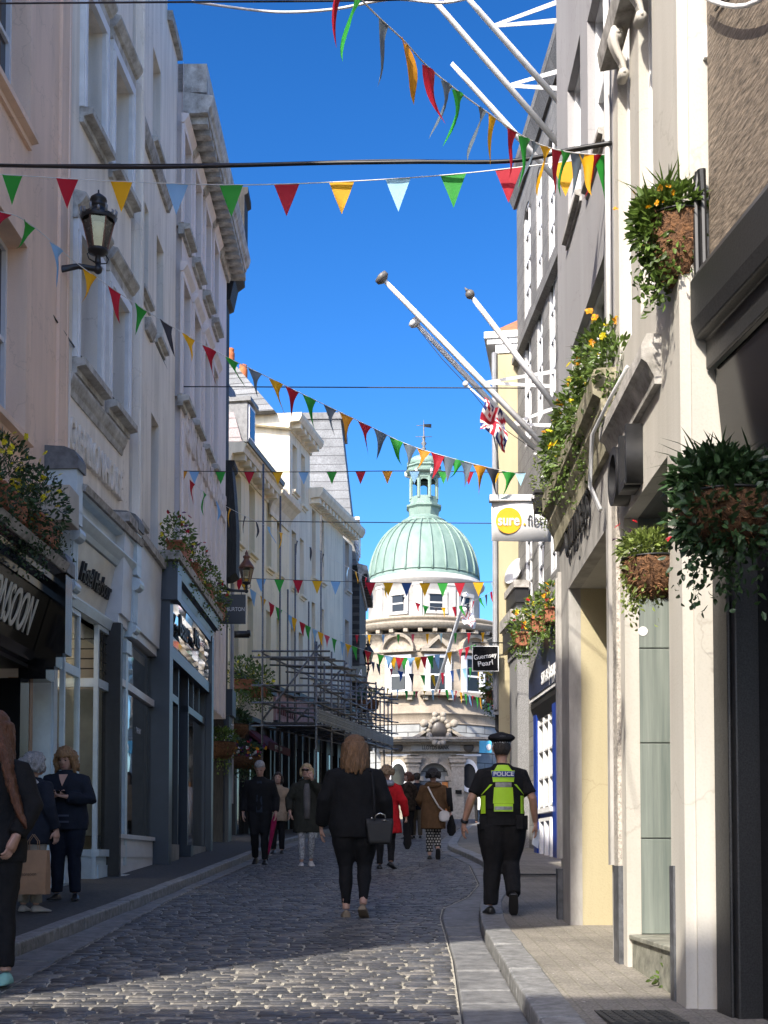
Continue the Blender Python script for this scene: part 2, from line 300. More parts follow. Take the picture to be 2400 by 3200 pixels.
# ---------------------------------------------------------------- facades
class Fac:
    def __init__(s, side, a, k, Y0, name, label, cat='building', group=None, zbase=None):
        s.side, s.a, s.k, s.Y0 = side, a, k, Y0; s.o = -1 if side < 0 else 1
        s.e = Vector((k,1,0)).normalized(); s.nrm = Vector((1,-k,0)).normalized() if side < 0 else Vector((-1,k,0)).normalized()
        s.O = Vector((a+k*Y0, Y0, gz(Y0) if zbase is None else zbase))
        s.root = empty(name, s.O, atan2(s.e.y, s.e.x), label, cat, group)
    def px(s, x, y, n=0):
        P0 = s.O + s.nrm*n; d = ray(x, y); t = (P0-CAM).dot(s.nrm)/d.dot(s.nrm); p = CAM+d*t
        return (p-s.O).dot(s.e), p.z-s.O.z
    def S(s, x, n=0, y=1500): return s.px(x, y, n)[0]
    def Z(s, x, y, n=0): return s.px(x, y, n)[1]
    def L(s, sx, n, z): return (sx, s.o*n, z)
    def W(s, sx, n, z): return s.O + s.e*sx + s.nrm*n + Vector((0,0,z))
    def box(s, mb, s0, s1, n0, n1, z0, z1):
        a, b = sorted((s.o*n0, s.o*n1)); mb.box(min(s0,s1), max(s0,s1), a, b, min(z0,z1), max(z0,z1))
    def prof(s, mb, pts, s0, s1):
        """moulding: (n,z) outline run along the wall"""
        mb.hexa([s.L(s0,n,z) for n, z in pts], [s.L(s1,n,z) for n, z in pts])
    def wall(s, s0, s1, z0, z1, holes=(), reveal=.2, depth=4, m=None, name='wall', rm=None, back=True):
        mb = MB()
        if rm: mb.mat(m)
        ss = sorted({s0, s1, *[v for h in holes for v in h[:2]]}); zs = sorted({z0, z1, *[v for h in holes for v in h[2:4]]})
        for a, b in zip(ss, ss[1:]):
            for c, d in zip(zs, zs[1:]):
                if any(h[0]-1e-6 <= a and b <= h[1]+1e-6 and h[2]-1e-6 <= c and d <= h[3]+1e-6 for h in holes): continue
                mb.quad(s.L(a,0,c), s.L(b,0,c), s.L(b,0,d), s.L(a,0,d))
        if rm: mb.mat(rm)
        for (a, b, c, d) in [h[:4] for h in holes]:
            r = -reveal
            mb.quad(s.L(a,0,c), s.L(a,r,c), s.L(a,r,d), s.L(a,0,d)); mb.quad(s.L(b,0,c), s.L(b,r,c), s.L(b,r,d), s.L(b,0,d))
            mb.quad(s.L(a,0,c), s.L(b,0,c), s.L(b,r,c), s.L(a,r,c)); mb.quad(s.L(a,0,d), s.L(b,0,d), s.L(b,r,d), s.L(a,r,d))
        if rm: mb.mat(m)
        if back:
            q = -depth
            mb.quad(s.L(s0,0,z0), s.L(s0,q,z0), s.L(s0,q,z1), s.L(s0,0,z1)); mb.quad(s.L(s1,0,z0), s.L(s1,q,z0), s.L(s1,q,z1), s.L(s1,0,z1))
            mb.quad(s.L(s0,0,z1), s.L(s1,0,z1), s.L(s1,q,z1), s.L(s0,q,z1)); mb.quad(s.L(s0,q,z0), s.L(s1,q,z0), s.L(s1,q,z1), s.L(s0,q,z1))
        return mb.build(name, None if rm else m, s.root)
    def window(s, h, reveal=.2, fm=None, sill=None, sillm=None, cols=1, rows=2, ft=.05, lab=None, gm=None, lip=.1):
        a, b, c, d = h[:4]; mb = MB(); r0, r1 = -reveal-.05, -reveal+.03
        s.box(mb, a, a+ft, r0, r1, c, d); s.box(mb, b-ft, b, r0, r1, c, d); s.box(mb, a+ft, b-ft, r0, r1, c, c+ft); s.box(mb, a+ft, b-ft, r0, r1, d-ft, d)
        for i in range(1, rows):
            z = c+(d-c)*i/rows; s.box(mb, a+ft, b-ft, r0+.01, r1-.012, z-.025, z+.025)
        for i in range(1, cols):
            x = a+(b-a)*i/cols; s.box(mb, x-.015, x+.015, r0+.012, r1-.015, c+ft, d-ft)
        f = mb.build('window', fm or WFRAME, s.root)
        g_ = MB(); g_.quad(s.L(a+.01,-reveal-.02,c+.01), s.L(b-.01,-reveal-.02,c+.01), s.L(b-.01,-reveal-.02,d-.01), s.L(a+.01,-reveal-.02,d-.01)); g_.build('pane', gm or DGLASS, f)
        if sill:
            m2 = MB(); p, th, ex = sill
            s.prof(m2, [(-.05,c),(-.05,c-th),(p*.35,c-th),(p*.35,c-th*.62),(p,c-th*.5),(p,c-.012)], a-ex, b+ex)
            m2.build('sill', sillm or STONEW, f)
        return f
def lettering(body, size, m, parent=None, loc=(0,0,0), rot=(0,0,0), extr=.01, sx=1, align='CENTER', shear=0, space=1, name='lettering', bold=0):
    cu = bpy.data.curves.new('lettering', 'FONT'); cu.body = body; cu.size = size; cu.extrude = extr; cu.align_x = align; cu.align_y = 'CENTER'; cu.shear = shear; cu.space_character = space; cu.offset = bold
    o = bpy.data.objects.new('lettering_curve', cu); C.objects.link(o)
    dg = bpy.context.evaluated_depsgraph_get(); me = bpy.data.meshes.new_from_object(o.evaluated_get(dg)); bpy.data.objects.remove(o)
    me.materials.clear(); me.materials.append(m); t = link_mesh(name, me, parent); t.location = loc; t.rotation_euler = rot; t.scale = (sx,1,1); return t

def fit_text(body, width, height, m, parent=None, loc=(0,0,0), rot=(0,0,0), depth=.02, name='lettering', bold=0, shear=0):
    o = lettering(body, 1, m, parent, loc, rot, .5, 1, 'CENTER', shear, 1, name, bold); me = o.data
    xs = [v.co.x for v in me.vertices]; ys_ = [v.co.y for v in me.vertices]; cx, cy = (min(xs)+max(xs))/2, (min(ys_)+max(ys_))/2
    for v in me.vertices: v.co = ((v.co.x-cx)*width/(max(xs)-min(xs)), (v.co.y-cy)*height/(max(ys_)-min(ys_)), v.co.z*depth)
    return o
# ---------------------------------------------------------------- left side of the street
def cornice(F, s0, s1, z, prof, m, name='cornice'):
    mb = MB(); F.prof(mb, [(n, z+dz) for n, dz in prof], s0, s1); return mb.build(name, m, F.root)
def brackets(F, s0, s1, step, n1, z0, z1, w, m, name='bracket', parent=None):
    mb = MB(); F.box(mb, 0, w, .0, n1, z0, z1); o = mb.build(name, m, parent or F.root); o.location.x = s0; x = s0+step
    while x < s1: q = o.copy(); C.objects.link(q); q.parent = parent or F.root; q.location.x = x; x += step
    return o
# pink house (runs back past the camera to an unseen end shaped for the sunlight)
F1 = Fac(-1, -4.379, .031, 9.0, 'pink_house', 'peach pink rendered house above the black shopfront, at the left edge of the photo')
def P1(x, y, n=0): return F1.px(x, y, n)
e1 = (15.44-9.0)/F1.e.y
wh = []
sa, za = F1.px(80, 412); wh.append((sa-1.15, sa, za, za+2.0))
sb, zb = F1.px(72, 775); wh.append((sb-1.15, sb, zb-2.1, zb))
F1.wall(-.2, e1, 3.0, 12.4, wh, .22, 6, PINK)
for h in wh: F1.window(h, .2, WFRAME, (.12, .16, .1), PINK, 2, 2)
for h in wh:
    mb = MB(); F1.box(mb, h[0]-.16, h[0], 0, .05, h[2], h[3]+.16); F1.box(mb, h[1], h[1]+.16, 0, .05, h[2], h[3]+.16); F1.box(mb, h[0], h[1], 0, .05, h[3], h[3]+.16); mb.build('architrave', PINK, F1.root)
mb = MB(); F1.box(mb, e1-.42, e1-.02, 0, .04, 3.5, 12.3); mb.build('pilaster', PINK, F1.root)
# unseen lane end of the house, overhang shaped to trim the street's sun patch
prof_ = [(3.6,-1),(3.55,3.9),(2.3,7.5),(.4,10.1),(.2,12.4),(8.9,12.4),(8.9,-1)]
inv = (Matrix.Translation(F1.O) @ Matrix.Rotation(atan2(F1.e.y, F1.e.x), 4, 'Z')).inverted()
mb = MB(); mb.hexa([inv @ Vector((-4.30,y,z)) for y, z in prof_], [inv @ Vector((-10,y,z)) for y, z in prof_]); mb.build('unseen_shade_end', PINK, F1.root)
# black shopfront
sE = F1.px(206, 1784, .5)[0]; zE = F1.px(206, 1784, .5)[1]; s0 = sE-7.0
mb = MB(); mb.mat(OLDST); F1.prof(mb, [(0,zE+.16),(0,zE-.0),(.5,zE-.02),(.55,zE+.07)], s0, sE)
mb.mat(BLACK); F1.prof(mb, [(0,zE-.03),(0,zE-.30),(.36,zE-.30),(.36,zE-.22),(.43,zE-.16),(.43,zE-.1),(.48,zE-.03)], s0, sE); mb.build('shop_cornice', None, F1.root)
zF = zE-.30; zG = zF-.62
mb = MB(); F1.prof(mb, [(0,zF),(0,zG),(.14,zG),(.33,zF)], s0, sE-.02); F1.prof(mb, [(0,zG),(0,zG-.1),(.2,zG-.1),(.24,zG)], s0, sE-.2)
fz = mb.build('shop_fascia', BLACK, F1.root)
til = atan2(.19, .62)
SIGNC = mat('cream_letters', (.62,.60,.52), .5)
sT = F1.S(100, .25, 1850); pit = (sT-F1.S(0, .25, 1750))/4.75; fit_text('MONSOON', pit*7, .40, SIGNC, fz, F1.L(sT-pit*3.5, .262, (zF+zG)/2+.03), (R(90)+til,0,0), .015)
# scroll console and its pier at the end of the black shopfront
mb = MB(); m0 = zE-.02
F1.box(mb, sE, sE+.26, 0, .5, zG+.02, m0); F1.box(mb, sE, sE+.26, 0, .40, zG-.12, zG+.02); F1.box(mb, sE-.02, sE+.28, 0, .3, zG-.26, zG-.12)
mb.build('console', BLACK, F1.root)
mb = MB(); ring = [(0,m0)]+[(.47*cos(t)*1.0+.03, m0+.30*sin(t)) for t in [pi*i/16 for i in range(9)]][::-1]
F1.prof(mb, [(0,m0),(.52,m0),(.52,m0+.14),(.46,m0+.24),(.36,m0+.3),(0,m0+.32)], sE-.02, sE+.3); mb.build('console_cap', LEAD, F1.root)
mb = MB(); F1.box(mb, sE+.262, sE+.275, .06, .46, zG+.06, m0-.05); mb.build('console_edge', mat('worn_gilt', (.45,.42,.34), .4, var=.2), F1.root)
mb = MB(); F1.box(mb, sE-.1, sE+.2, -.2, .05, -.3, zG-.26); mb.build('shop_pier', BLACK, F1.root)
mb = MB(); mb.mat(BLACKM); F1.box(mb, s0, sE, -.9, -.85, -.5, zG-.1)
F1.box(mb, s0, sE+.02, -.88, .1, zG-.14, zG-.1)
for i in range(30): F1.box(mb, sE-.05-i*.11, sE-.105-i*.11, -.85, -.80, -.2, zG-.95)
mb.build('slatted_screen', None, F1.root)
mb = MB(); F1.box(mb, sE+.25, sE+.36, -.2, .045, -.3, zG-.2); mb.build('timber_post', mat('raw_timber', (.28,.17,.09), .6), F1.root)
# white house with raised letters
F2 = Fac(-1, -4.888, .064, 15.44, 'white_letter_house', 'off-white rendered house with raised plaster lettering, above the pale blue shop')
e2 = F2.S(403, 0)
def win2(x0, x1, xs, ys, h):
    z = F2.px(xs, ys, .0)[1]; return (F2.S(x0), F2.S(x1), z, z+h)
z1 = F2.px(199, 1040, .12)[1]; z2 = F2.px(214, 204, .12)[1]
A = [(F2.S(231), F2.S(300), z1, z1+1.62), (F2.S(333), F2.S(386), z1, z1+1.62), (F2.S(245), F2.S(306), z2, z2+1.6), (F2.S(337), F2.S(392), z2, z2+1.6)]
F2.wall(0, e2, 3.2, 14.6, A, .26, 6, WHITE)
for h in A:
    f = F2.window(h, .26, TRIM, (.17, .20, .12), STONEW, 1, 2, .06)
    mb = MB()
    for a, b in ((h[0]-.13, h[0]), (h[1], h[1]+.13)): F2.box(mb, a, b, 0, .06, h[2], h[3]); F2.box(mb, a+.03, b-.03, .06, .08, h[2], h[3])
    F2.box(mb, h[0]-.13, h[1]+.13, 0, .07, h[3], h[3]+.14); mb.build('architrave', TRIM, f)
    mb = MB(); z = h[3]+.142; F2.prof(mb, [(0,z),(.06,z),(.06,z+.15),(.1,z+.17),(.17,z+.27),(.17,z+.31),(0,z+.36)], h[0]-.16, h[1]+.16); mb.build('hood', STONEW, f)
mb = MB(); sF = F2.S(203); sG = F2.S(378); zl = F2.px(203.7, 1158)[1]
F2.prof(mb, [(0,zl),(0,zl-.24),(.02,zl-.24),(.035,zl-.16),(.06,zl-.12),(.09,zl-.04),(.09,zl)], sF, sG); mb.build('string_course', STONEW, F2.root)
mb = MB(); F2.box(mb, .01, sF-.01, 0, .06, 3.9, zl); F2.box(mb, .03, e2-.02, 0, .0305, 12.2, 12.3); mb.build('quoin_strip', WHITE, F2.root)
ll = F2.px(214, 1390)[1]; l2 = F2.px(214, 1300)[1]
fit_text('CREPILLON HOUSE', F2.S(372)-F2.S(205), .40, WHITE, F2.root, F2.L((F2.S(205)+F2.S(372))/2, .03, F2.px(285,1430)[1]), (R(90),0,0), .07, 'raised_lettering', .015)
# pale blue shop
zc = F2.px(253, 1505, .42)[1]; b0 = F2.px(243, 1600, .38)[0]-.12; b1 = F2.px(447, 1706, .42)[0]
mb = MB(); mb.mat(OLDST); F2.prof(mb, [(0,zc+.12),(0,zc-.05),(.42,zc-.06),(.44,zc+.02)], b0+.28, b1)
mb.mat(BLUEP); F2.prof(mb, [(0,zc-.07),(0,zc-.34),(.27,zc-.34),(.27,zc-.12),(.36,zc-.1),(.39,zc-.07)], b0+.3, b1-.02)
F2.prof(mb, [(0,zc-.34),(0,zc-.52),(.30,zc-.52),(.33,zc-.46),(.36,zc-.42),(.40,zc-.36),(.40,zc-.34)], b0+.02, b1-.02); mb.build('shop_cornice', None, F2.root)
zf = zc-.53; zfb = zf-.72
mb = MB(); mb.mat(mat('sage_fascia', (.64,.62,.54), .4, var=.12, scale=3, bump=.05)); F2.prof(mb, [(0,zf),(0,zfb),(.12,zfb),(.27,zf)], b0+.26, b1-.24)
mb.mat(BLUEP); F2.prof(mb, [(0,zfb),(0,zfb-.13),(.22,zfb-.13),(.25,zfb-.02),(.25,zfb)], b0+.06, b1-.05); ff = mb.build('shop_fascia', None, F2.root)
lettering('Hotel Harbour', .34, BLACKM, ff, F2.L((b0+b1)/2-.05, .215, (zf+zfb)/2), (R(90)+atan2(.15,.72),0,0), .02, .62)
for sg in (b0, b1-.24):      # end consoles with lead caps
    mb = MB(); F2.box(mb, sg, sg+.24, 0, .34, zfb-.1, zc-.52); F2.box(mb, sg, sg+.24, 0, .40, zc-.5, zc+.12)
    mb.tube([F2.L(sg+.01,.33,zfb+.02),F2.L(sg+.23,.33,zfb+.02)], .07, 12); mb.tube([F2.L(sg+.01,.36,zc-.62),F2.L(sg+.23,.36,zc-.62)], .09, 12); [F2.box(mb, sg+.03+.07*q, sg+.06+.07*q, .34, .365, zfb+.1, zc-.7) for q in range(3)]
    mb.build('console', BLUEP, F2.root)
    mb = MB(); F2.prof(mb, [(0,zc+.12),(.43,zc+.12),(.43,zc+.24),(.38,zc+.33),(.26,zc+.38),(0,zc+.4)], sg-.03, sg+.27); mb.build('console_cap', LEAD, F2.root)
    mb = MB(); q_ = .12 if sg == b0 else .22; F2.box(mb, sg+.02, sg+.22, -.2, q_, -.3, zfb-.12); F2.box(mb, sg+.06, sg+.18, q_, q_+.025, .3, zfb-.3); F2.box(mb, sg-.01, sg+.25, -.2, q_+.04, -.3, .15); F2.box(mb, sg-.01, sg+.25, -.2, q_+.05, zfb-.32, zfb-.14); mb.build('shop_pilaster', BLUEP, F2.root)
zt = zfb-.13; z_tr = F2.px(310, 2135, .2)[1]; z_sill = F2.px(330, 2655, .2)[1]
wa = F2.S(305, .2, 2300); wb = b1-.26; wl = b0+.26; wm = wa-.75
mb = MB()
def bars(s0, s1, n, th=.06):
    F2.box(mb, s0, s1, n-th, n, z_tr-.05, z_tr+.06); F2.box(mb, s0, s1, n-th-.02, n+.03, z_sill-.09, z_sill); F2.box(mb, s0, s1, n-th, n, zt-.06, zt-.002)
    F2.box(mb, s0, s0+.05, n-th, n-.003, z_sill, z_tr-.05); F2.box(mb, s1-.05, s1, n-th, n-.003, z_sill, z_tr-.05); F2.box(mb, s0, s0+.05, n-th, n-.003, z_tr+.06, zt-.06); F2.box(mb, s1-.05, s1, n-th, n-.003, z_tr+.06, zt-.06)
    F2.box(mb, s0, s1, n-.1, n-.01, -.25, z_sill-.091)
    k = max(1, int((s1-s0)/.4))
    for i in range(k): F2.box(mb, s0+(s1-s0)*(i+.12)/k, s0+(s1-s0)*(i+.88)/k, n-.01, n+.008, .1, z_sill-.2)
bars(wa, wb, .2); bars(wl, wm, .2)
# return window of the lobby, faces down the street towards the camera
F2.box(mb, wa, wa+.06, -.9, .14, z_tr-.05, z_tr+.06); F2.box(mb, wa-.01, wa+.06, -.9, .14, z_sill-.09, z_sill); F2.box(mb, wa, wa+.06, -.9, .14, -.25, z_sill-.09); F2.box(mb, wa, wa+.06, -.95, -.9, -.25, zt)
mb.build('shop_frame', BLUEP, F2.root)
g1 = MB()
for (s0_, s1_) in ((wa+.05, wb-.05), (wl+.05, wm-.05)):
    g1.quad(F2.L(s0_,.165,z_sill), F2.L(s1_,.165,z_sill), F2.L(s1_,.165,zt-.05), F2.L(s0_,.165,zt-.05))
g1.quad(F2.L(wa+.03,-.9,z_sill), F2.L(wa+.03,.14,z_sill), F2.L(wa+.03,.14,zt), F2.L(wa+.03,-.9,zt)); g1.build('shop_window', SGLASS, F2.root)
lead = MB()
for i in range(1, 9): s_ = wa+.05+(wb-wa-.1)*i/9; lead.tube([F2.L(s_,.172,z_tr+.06), F2.L(s_,.172,zt-.06)], .006, 4)
for i in range(1, 5): z_ = z_tr+.06+(zt-z_tr-.12)*i/5; lead.tube([F2.L(wa+.05,.172,z_), F2.L(wb-.05,.172,z_)], .006, 4); lead.tube([F2.L(wa+.025,-.9,z_), F2.L(wa+.025,.14,z_)], .008, 4)
lead.tube([F2.L(wa+.025,-.42,z_tr+.06), F2.L(wa+.025,-.42,zt)], .008, 4); lead.build('leaded_bars', BLACKM, F2.root)
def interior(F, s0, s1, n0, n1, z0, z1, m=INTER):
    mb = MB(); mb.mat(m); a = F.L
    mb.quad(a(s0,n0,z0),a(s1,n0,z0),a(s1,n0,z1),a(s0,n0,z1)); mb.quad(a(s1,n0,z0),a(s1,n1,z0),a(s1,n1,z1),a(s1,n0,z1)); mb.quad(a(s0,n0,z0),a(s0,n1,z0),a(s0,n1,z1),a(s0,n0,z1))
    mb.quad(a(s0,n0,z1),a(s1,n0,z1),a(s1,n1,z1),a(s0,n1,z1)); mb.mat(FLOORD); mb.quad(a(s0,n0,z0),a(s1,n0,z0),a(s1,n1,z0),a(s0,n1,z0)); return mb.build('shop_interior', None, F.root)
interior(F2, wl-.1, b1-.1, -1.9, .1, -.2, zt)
mb = MB(); p_ = F2.L(wa-.25,-1.0,zt-.35); mb.prism([(p_[0]+.09*cos(2*pi*i/20),p_[1]+.09*sin(2*pi*i/20),p_[2]) for i in range(20)], (0,0,.02)); lm, lt_, lb = nodes('lit_downlight'); lb.inputs['Emission Color'].default_value = (1,.93,.8,1); lb.inputs['Emission Strength'].default_value = 6; dl_ = mb.build('downlight', lm, F2.root)
ld = bpy.data.lights.new('downlight_lamp', 'POINT'); ld.energy = 14; ld.color = (1,.92,.8); ld.shadow_soft_size = .08; lo = bpy.data.objects.new('downlight_lamp', ld); C.objects.link(lo); lo.parent = dl_; lo.location = (p_[0], p_[1], p_[2]-.06)
mb = MB(); mb.ball(F2.L(wa+.9,-.9,z_sill+.75), (.32,.03,.42)); tag(mb.build('display_disc', mat('magenta_card', (.35,.02,.12), .5), F2.root))
mb = MB()
for i in range(4): F2.box(mb, wa+.25+.38*i, wa+.45+.38*i, -.5, -.42, z_sill+.25, z_sill+.95); mb.ball(F2.L(wa+.35+.38*i,-.46,z_sill+1.15), (.1,.1,.25))
mb.build('display_garments', mat('display_cloth', (.45,.35,.38), .8, var=.3), F2.root)
# narrow house with slit windows
F3 = Fac(-1, -3.70, .0, 18.6, 'narrow_white_house', 'tall narrow off-white house with deep slit windows, between the lettered white and lilac houses')
def slit(x0, x1, yt, yb): s0 = F3.S(x0); return (s0, F3.S(x1), F3.px(x1, yb)[1], F3.px(x1, yt)[1])
B = [slit(431,458,645,940), slit(484,506,775,1085), slit(468,493,195,480), slit(419,446,1232,1650), slit(471,495,1330,1810)]
eN = F3.S(545); eM = F3.S(512)
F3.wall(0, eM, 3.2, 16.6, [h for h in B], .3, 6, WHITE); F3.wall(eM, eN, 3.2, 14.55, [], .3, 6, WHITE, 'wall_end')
for h in B: F3.window(h, .3, TRIM, (.1,.16,.06), STONEW, 1, 2, .05)
mb = MB(); F3.box(mb, eM, eN+.05, -.3, .09, 14.55, 14.72); mb.build('coping', OLDST, F3.root); mb = MB(); F3.box(mb, .05, eM, -.3, .08, 16.6, 16.78); mb.build('coping', OLDST, F3.root)
for q, yy in ((430,352),(452,990)):
    mb = MB(); s_, z_ = F3.px(q, yy); F3.prof(mb, [(0,z_),(0,z_-.2),(.05,z_-.2),(.1,z_-.06),(.1,z_)], s_, s_+ (2.6 if q < 440 else .5)); mb.build('ledge', OLDST, F3.root)
mb = MB(); F3.box(mb, .02, .22, 0, .08, 4, 16.5); F3.box(mb, .06, .18, .08, .11, 4, 16.5); mb.build('pilaster', WHITE, F3.root)
# pale grey shop under it
g0 = F3.S(392, .25, 2400); g1_ = F3.S(505, .25, 2400); zgt = F3.px(451, 1700, .3)[1]; zgb = F3.px(455, 1975, .3)[1]; 
mb = MB(); mb.mat(GREYP); F3.prof(mb, [(0,zgt),(0,zgb),(.24,zgb),(.28,zgt)], b1 and g0-.3, g1_+.1); F3.box(mb, g0-.3, g1_+.1, 0, .2, zgb-.12, zgb-.002)
mb.mat(OLDST); F3.box(mb, g0-.3, g1_+.12, 0, .34, zgt+.002, zgt+.12); mb.build('shop_fascia', None, F3.root)
for q_, r_ in ((g0-.32, g0-.2), (g1_+.12, g1_)):
    mb = MB(); mb.mat(BLACKM); F3.box(mb, q_, r_, 0, .24, -.3, zgb-.13); mb.mat(GREYP); F3.box(mb, r_, r_+(.1 if r_ < g1_ else -.12), 0, .2, 0, zgb-.131); mb.build('shop_pilaster', None, F3.root)
zgs = F3.px(450, 2620, .15)[1]; zgm = F3.px(450, 2180, .15)[1]
mb = MB(); F3.box(mb, g0-.1, g1_-.12, .0, .16, -.3, zgs-.03); F3.box(mb, g0-.1, g1_-.12, 0, .2, zgs-.03, zgs+.03); F3.box(mb, g0+.1, g1_-.3, .16, .175, .25, zgs-.12); mb.build('stall_riser', GREYP, F3.root); mb = MB(); F3.box(mb, g0-.1, g1_-.12, .06, .17, zgm-.05, zgm+.05); mb.build('transom_bar', GREYP, F3.root)
mb = MB(); F3.box(mb, g0-.2, g1_, -.0, .3, -.3, .02); mb.build('doorstep', mat('pale_marble', (.6,.6,.58), .4, var=.2), F3.root)
mb = MB(); mb.quad(F3.L(g0-.1,.12,zgs), F3.L(g1_-.12,.12,zgs), F3.L(g1_-.12,.12,zgb-.12), F3.L(g0-.1,.12,zgb-.12)); mb.build('shop_window', SGLASS, F3.root)
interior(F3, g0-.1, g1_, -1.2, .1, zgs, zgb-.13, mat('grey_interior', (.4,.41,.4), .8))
mb = MB(); cxx = (g0+g1_)/2+.1
for k in range(9): a = pi*k/9+.2; mb.tube([F3.L(cxx,.05-.3,zgs+1.7), F3.L(cxx+.35*cos(a),-.25,zgs+1.7+.3*sin(a)-.1)], [.012,.004], 4)
mb.build('display_palm', mat('dry_palm', (.05,.06,.04), .8), F3.root)
mb = MB(); mb.ball(F3.L(cxx+.1,-.35,zgs+.95), (.22,.12,.3)); mb.ball(F3.L(cxx+.05,-.35,zgs+1.3), (.09,.08,.16)); mb.build('display_garments', mat('white_cloth', (.7,.68,.66), .9, bump=.4, bscale=15), F3.root)
lettering('THE BAY', .11, mat('window_sticker', (.6,.6,.6), .5), F3.root, F3.L(cxx,.135,zgs+1.55), (R(90),0,0), .001, .8)
# lavender house
F4 = Fac(-1, -3.687, .0025, 22.6, 'lavender_house', 'lilac-grey rendered house with a deep bracketed white cornice, above the dark blue shop')
e4 = F4.S(705)
zr = F4.px(640, 120, .55)[1]
zs1 = F4.px(551, 1165, .1)[1]; zs0 = F4.px(566, 640, .1)[1]
hs = []
for x0, x1 in ((563,583),(598,617),(632,648),(660,673)):
    a, b = F4.S(x0), F4.S(x1); hs += [(a, b, zs1, zs1+2.1), (a, b, zs0, zs0+1.7)]
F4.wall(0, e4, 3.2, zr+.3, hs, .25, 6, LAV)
for i, h in enumerate(hs):
    f = F4.window(h, .25, TRIM, (.16,.2,.1), STONEW, 1, 2, .05)
    mb = MB()
    for a, b in ((h[0]-.12,h[0]),(h[1],h[1]+.12)): F4.box(mb, a, b, 0, .05, h[2], h[3])
    F4.box(mb, h[0]-.12, h[1]+.12, 0, .06, h[3], h[3]+.12)
    F4.prof(mb, [(0,h[3]+.123),(.05,h[3]+.123),(.13,h[3]+.24),(.13,h[3]+.28),(0,h[3]+.3)], h[0]-.14, h[1]+.14); mb.build('architrave', LAV, f)
mb = MB()
for i in range(9):
    s_ = .08+i*(e4-.3)/8; F4.box(mb, s_, s_+.2, 0, .035, 3.2, zs1-.35)
mb.build('wall_panel', LAV, F4.root)
fit_text('FURNISHING DRAPERS', e4*.9, .62, LAV, F4.root, F4.L(e4*.5, .03, F4.px(600,1385)[1]), (R(90),0,0), .07, 'raised_lettering', .015)
mb = MB(); z = zr-.85
F4.prof(mb, [(0,z+.0),(.06,z),(.10,z+.12),(.10,z+.2),(.12,z+.22),(.44,z+.24),(.46,z+.32),(.50,z+.36),(.54,z+.5),(.54,z+.55),(.0,z+.62)], -.02, e4+.05); F4.box(mb, 0, e4, -.1, .42, z+.62, z+1.15)
mb.build('cornice', STONEW, F4.root); brackets(F4, .12, e4, .36, .42, z+.10, z+.235, .18, STONEW)
# dark blue shop
d0 = F4.S(522, .3, 2200); d1 = F4.S(660, .3, 2400); zd = F4.px(545, 1775, .4)[1]; zdl = F4.px(552, 2030, .3)[1]
mb = MB(); mb.mat(OLDST); F4.box(mb, d0-.1, d1+.1, 0, .50, zd+.12, zd+.26); mb.mat(DKBLUE); F4.prof(mb, [(0,zd+.118),(0,zd-.22),(.32,zd-.22),(.34,zd-.1),(.42,zd-.06),(.46,zd+.118)], d0, d1)
F4.box(mb, d0+.3, d1-.1, 0, .32, zd-.34, zd-.222); F4.box(mb, d0-.02, d0+.28, 0, .34, -.3, zd-.223); F4.box(mb, d0-.06, d0+.32, 0, .46, zd-.5, zd-.0); F4.box(mb, d1-.25, d1, 0, .34, -.3, zd-.223)
F4.box(mb, d0+.28, d1-.25, 0, .3, zdl-.2, zdl-.0); mb.build('shop_frame', None, F4.root)
mb = MB(); n = 6
for i in range(n):
    a = d0+.3+(d1-.55-d0)*i/n; b = d0+.3+(d1-.55-d0)*(i+1)/n
    for j in range(6):
        z0_, z1_ = zdl+.01+(zd-.35-zdl)*j/6, zdl+.01+(zd-.35-zdl)*(j+1)/6; w0, w1 = .012*sin(j*1.9+i), .012*sin((j+1)*1.9+i)
        mb.quad(F4.L(a,.3+w0,z0_), F4.L(b,.302+w0*.7,z0_), F4.L(b,.302+w1*.7,z1_), F4.L(a,.3+w1,z1_))
pf = mb.build('polished_fascia', MIRROR, F4.root, True)
lettering('Beau', .5, BLACKM, pf, F4.L(d0+1.1,.36,(zd+zdl)/2-.2), (R(90),0,0), .02, .8); lettering('Miss', .42, BLACKM, pf, F4.L(d0+2.6,.36,(zd+zdl)/2-.1), (R(90),0,0), .02, .8)
zst = F4.px(560, 2640, .2)[1]; zm = zdl-.75
mb = MB(); w_ = d1-.25-d0-.28; a0 = d0+.28
for t0, t1 in ((0,.3),(.52,1)):
    F4.box(mb, a0+w_*t0, a0+w_*t1, .1, .22, zm-.06, zm+.06); F4.box(mb, a0+w_*t0, a0+w_*t0+.06, .1, .22, zst, zdl-.2); F4.box(mb, a0+w_*t1-.06, a0+w_*t1, .1, .22, zst, zdl-.2)
    k = 3 if t0 else 2
    for i in range(1, k): F4.box(mb, a0+w_*(t0+(t1-t0)*i/k)-.02, a0+w_*(t0+(t1-t0)*i/k)+.02, .12, .2, zm+.06, zdl-.2)
F4.box(mb, a0+w_*.52, a0+w_*.52+.06, -.7, .1, zst-.3, zdl-.2); F4.box(mb, a0+w_*.5, a0+w_*.56, .0, .3, -.3, zst); mb.build('shop_glazing_bars', DKBLUE, F4.root)
mb = MB(); F4.box(mb, a0, a0+w_*.3, 0, .24, -.3, zst); F4.box(mb, a0+w_*.56, a0+w_, 0, .24, -.3, zst); mb.build('stall_riser', mat('cement_riser', (.22,.22,.21), .7, var=.2), F4.root)
mb = MB(); q = F4.L
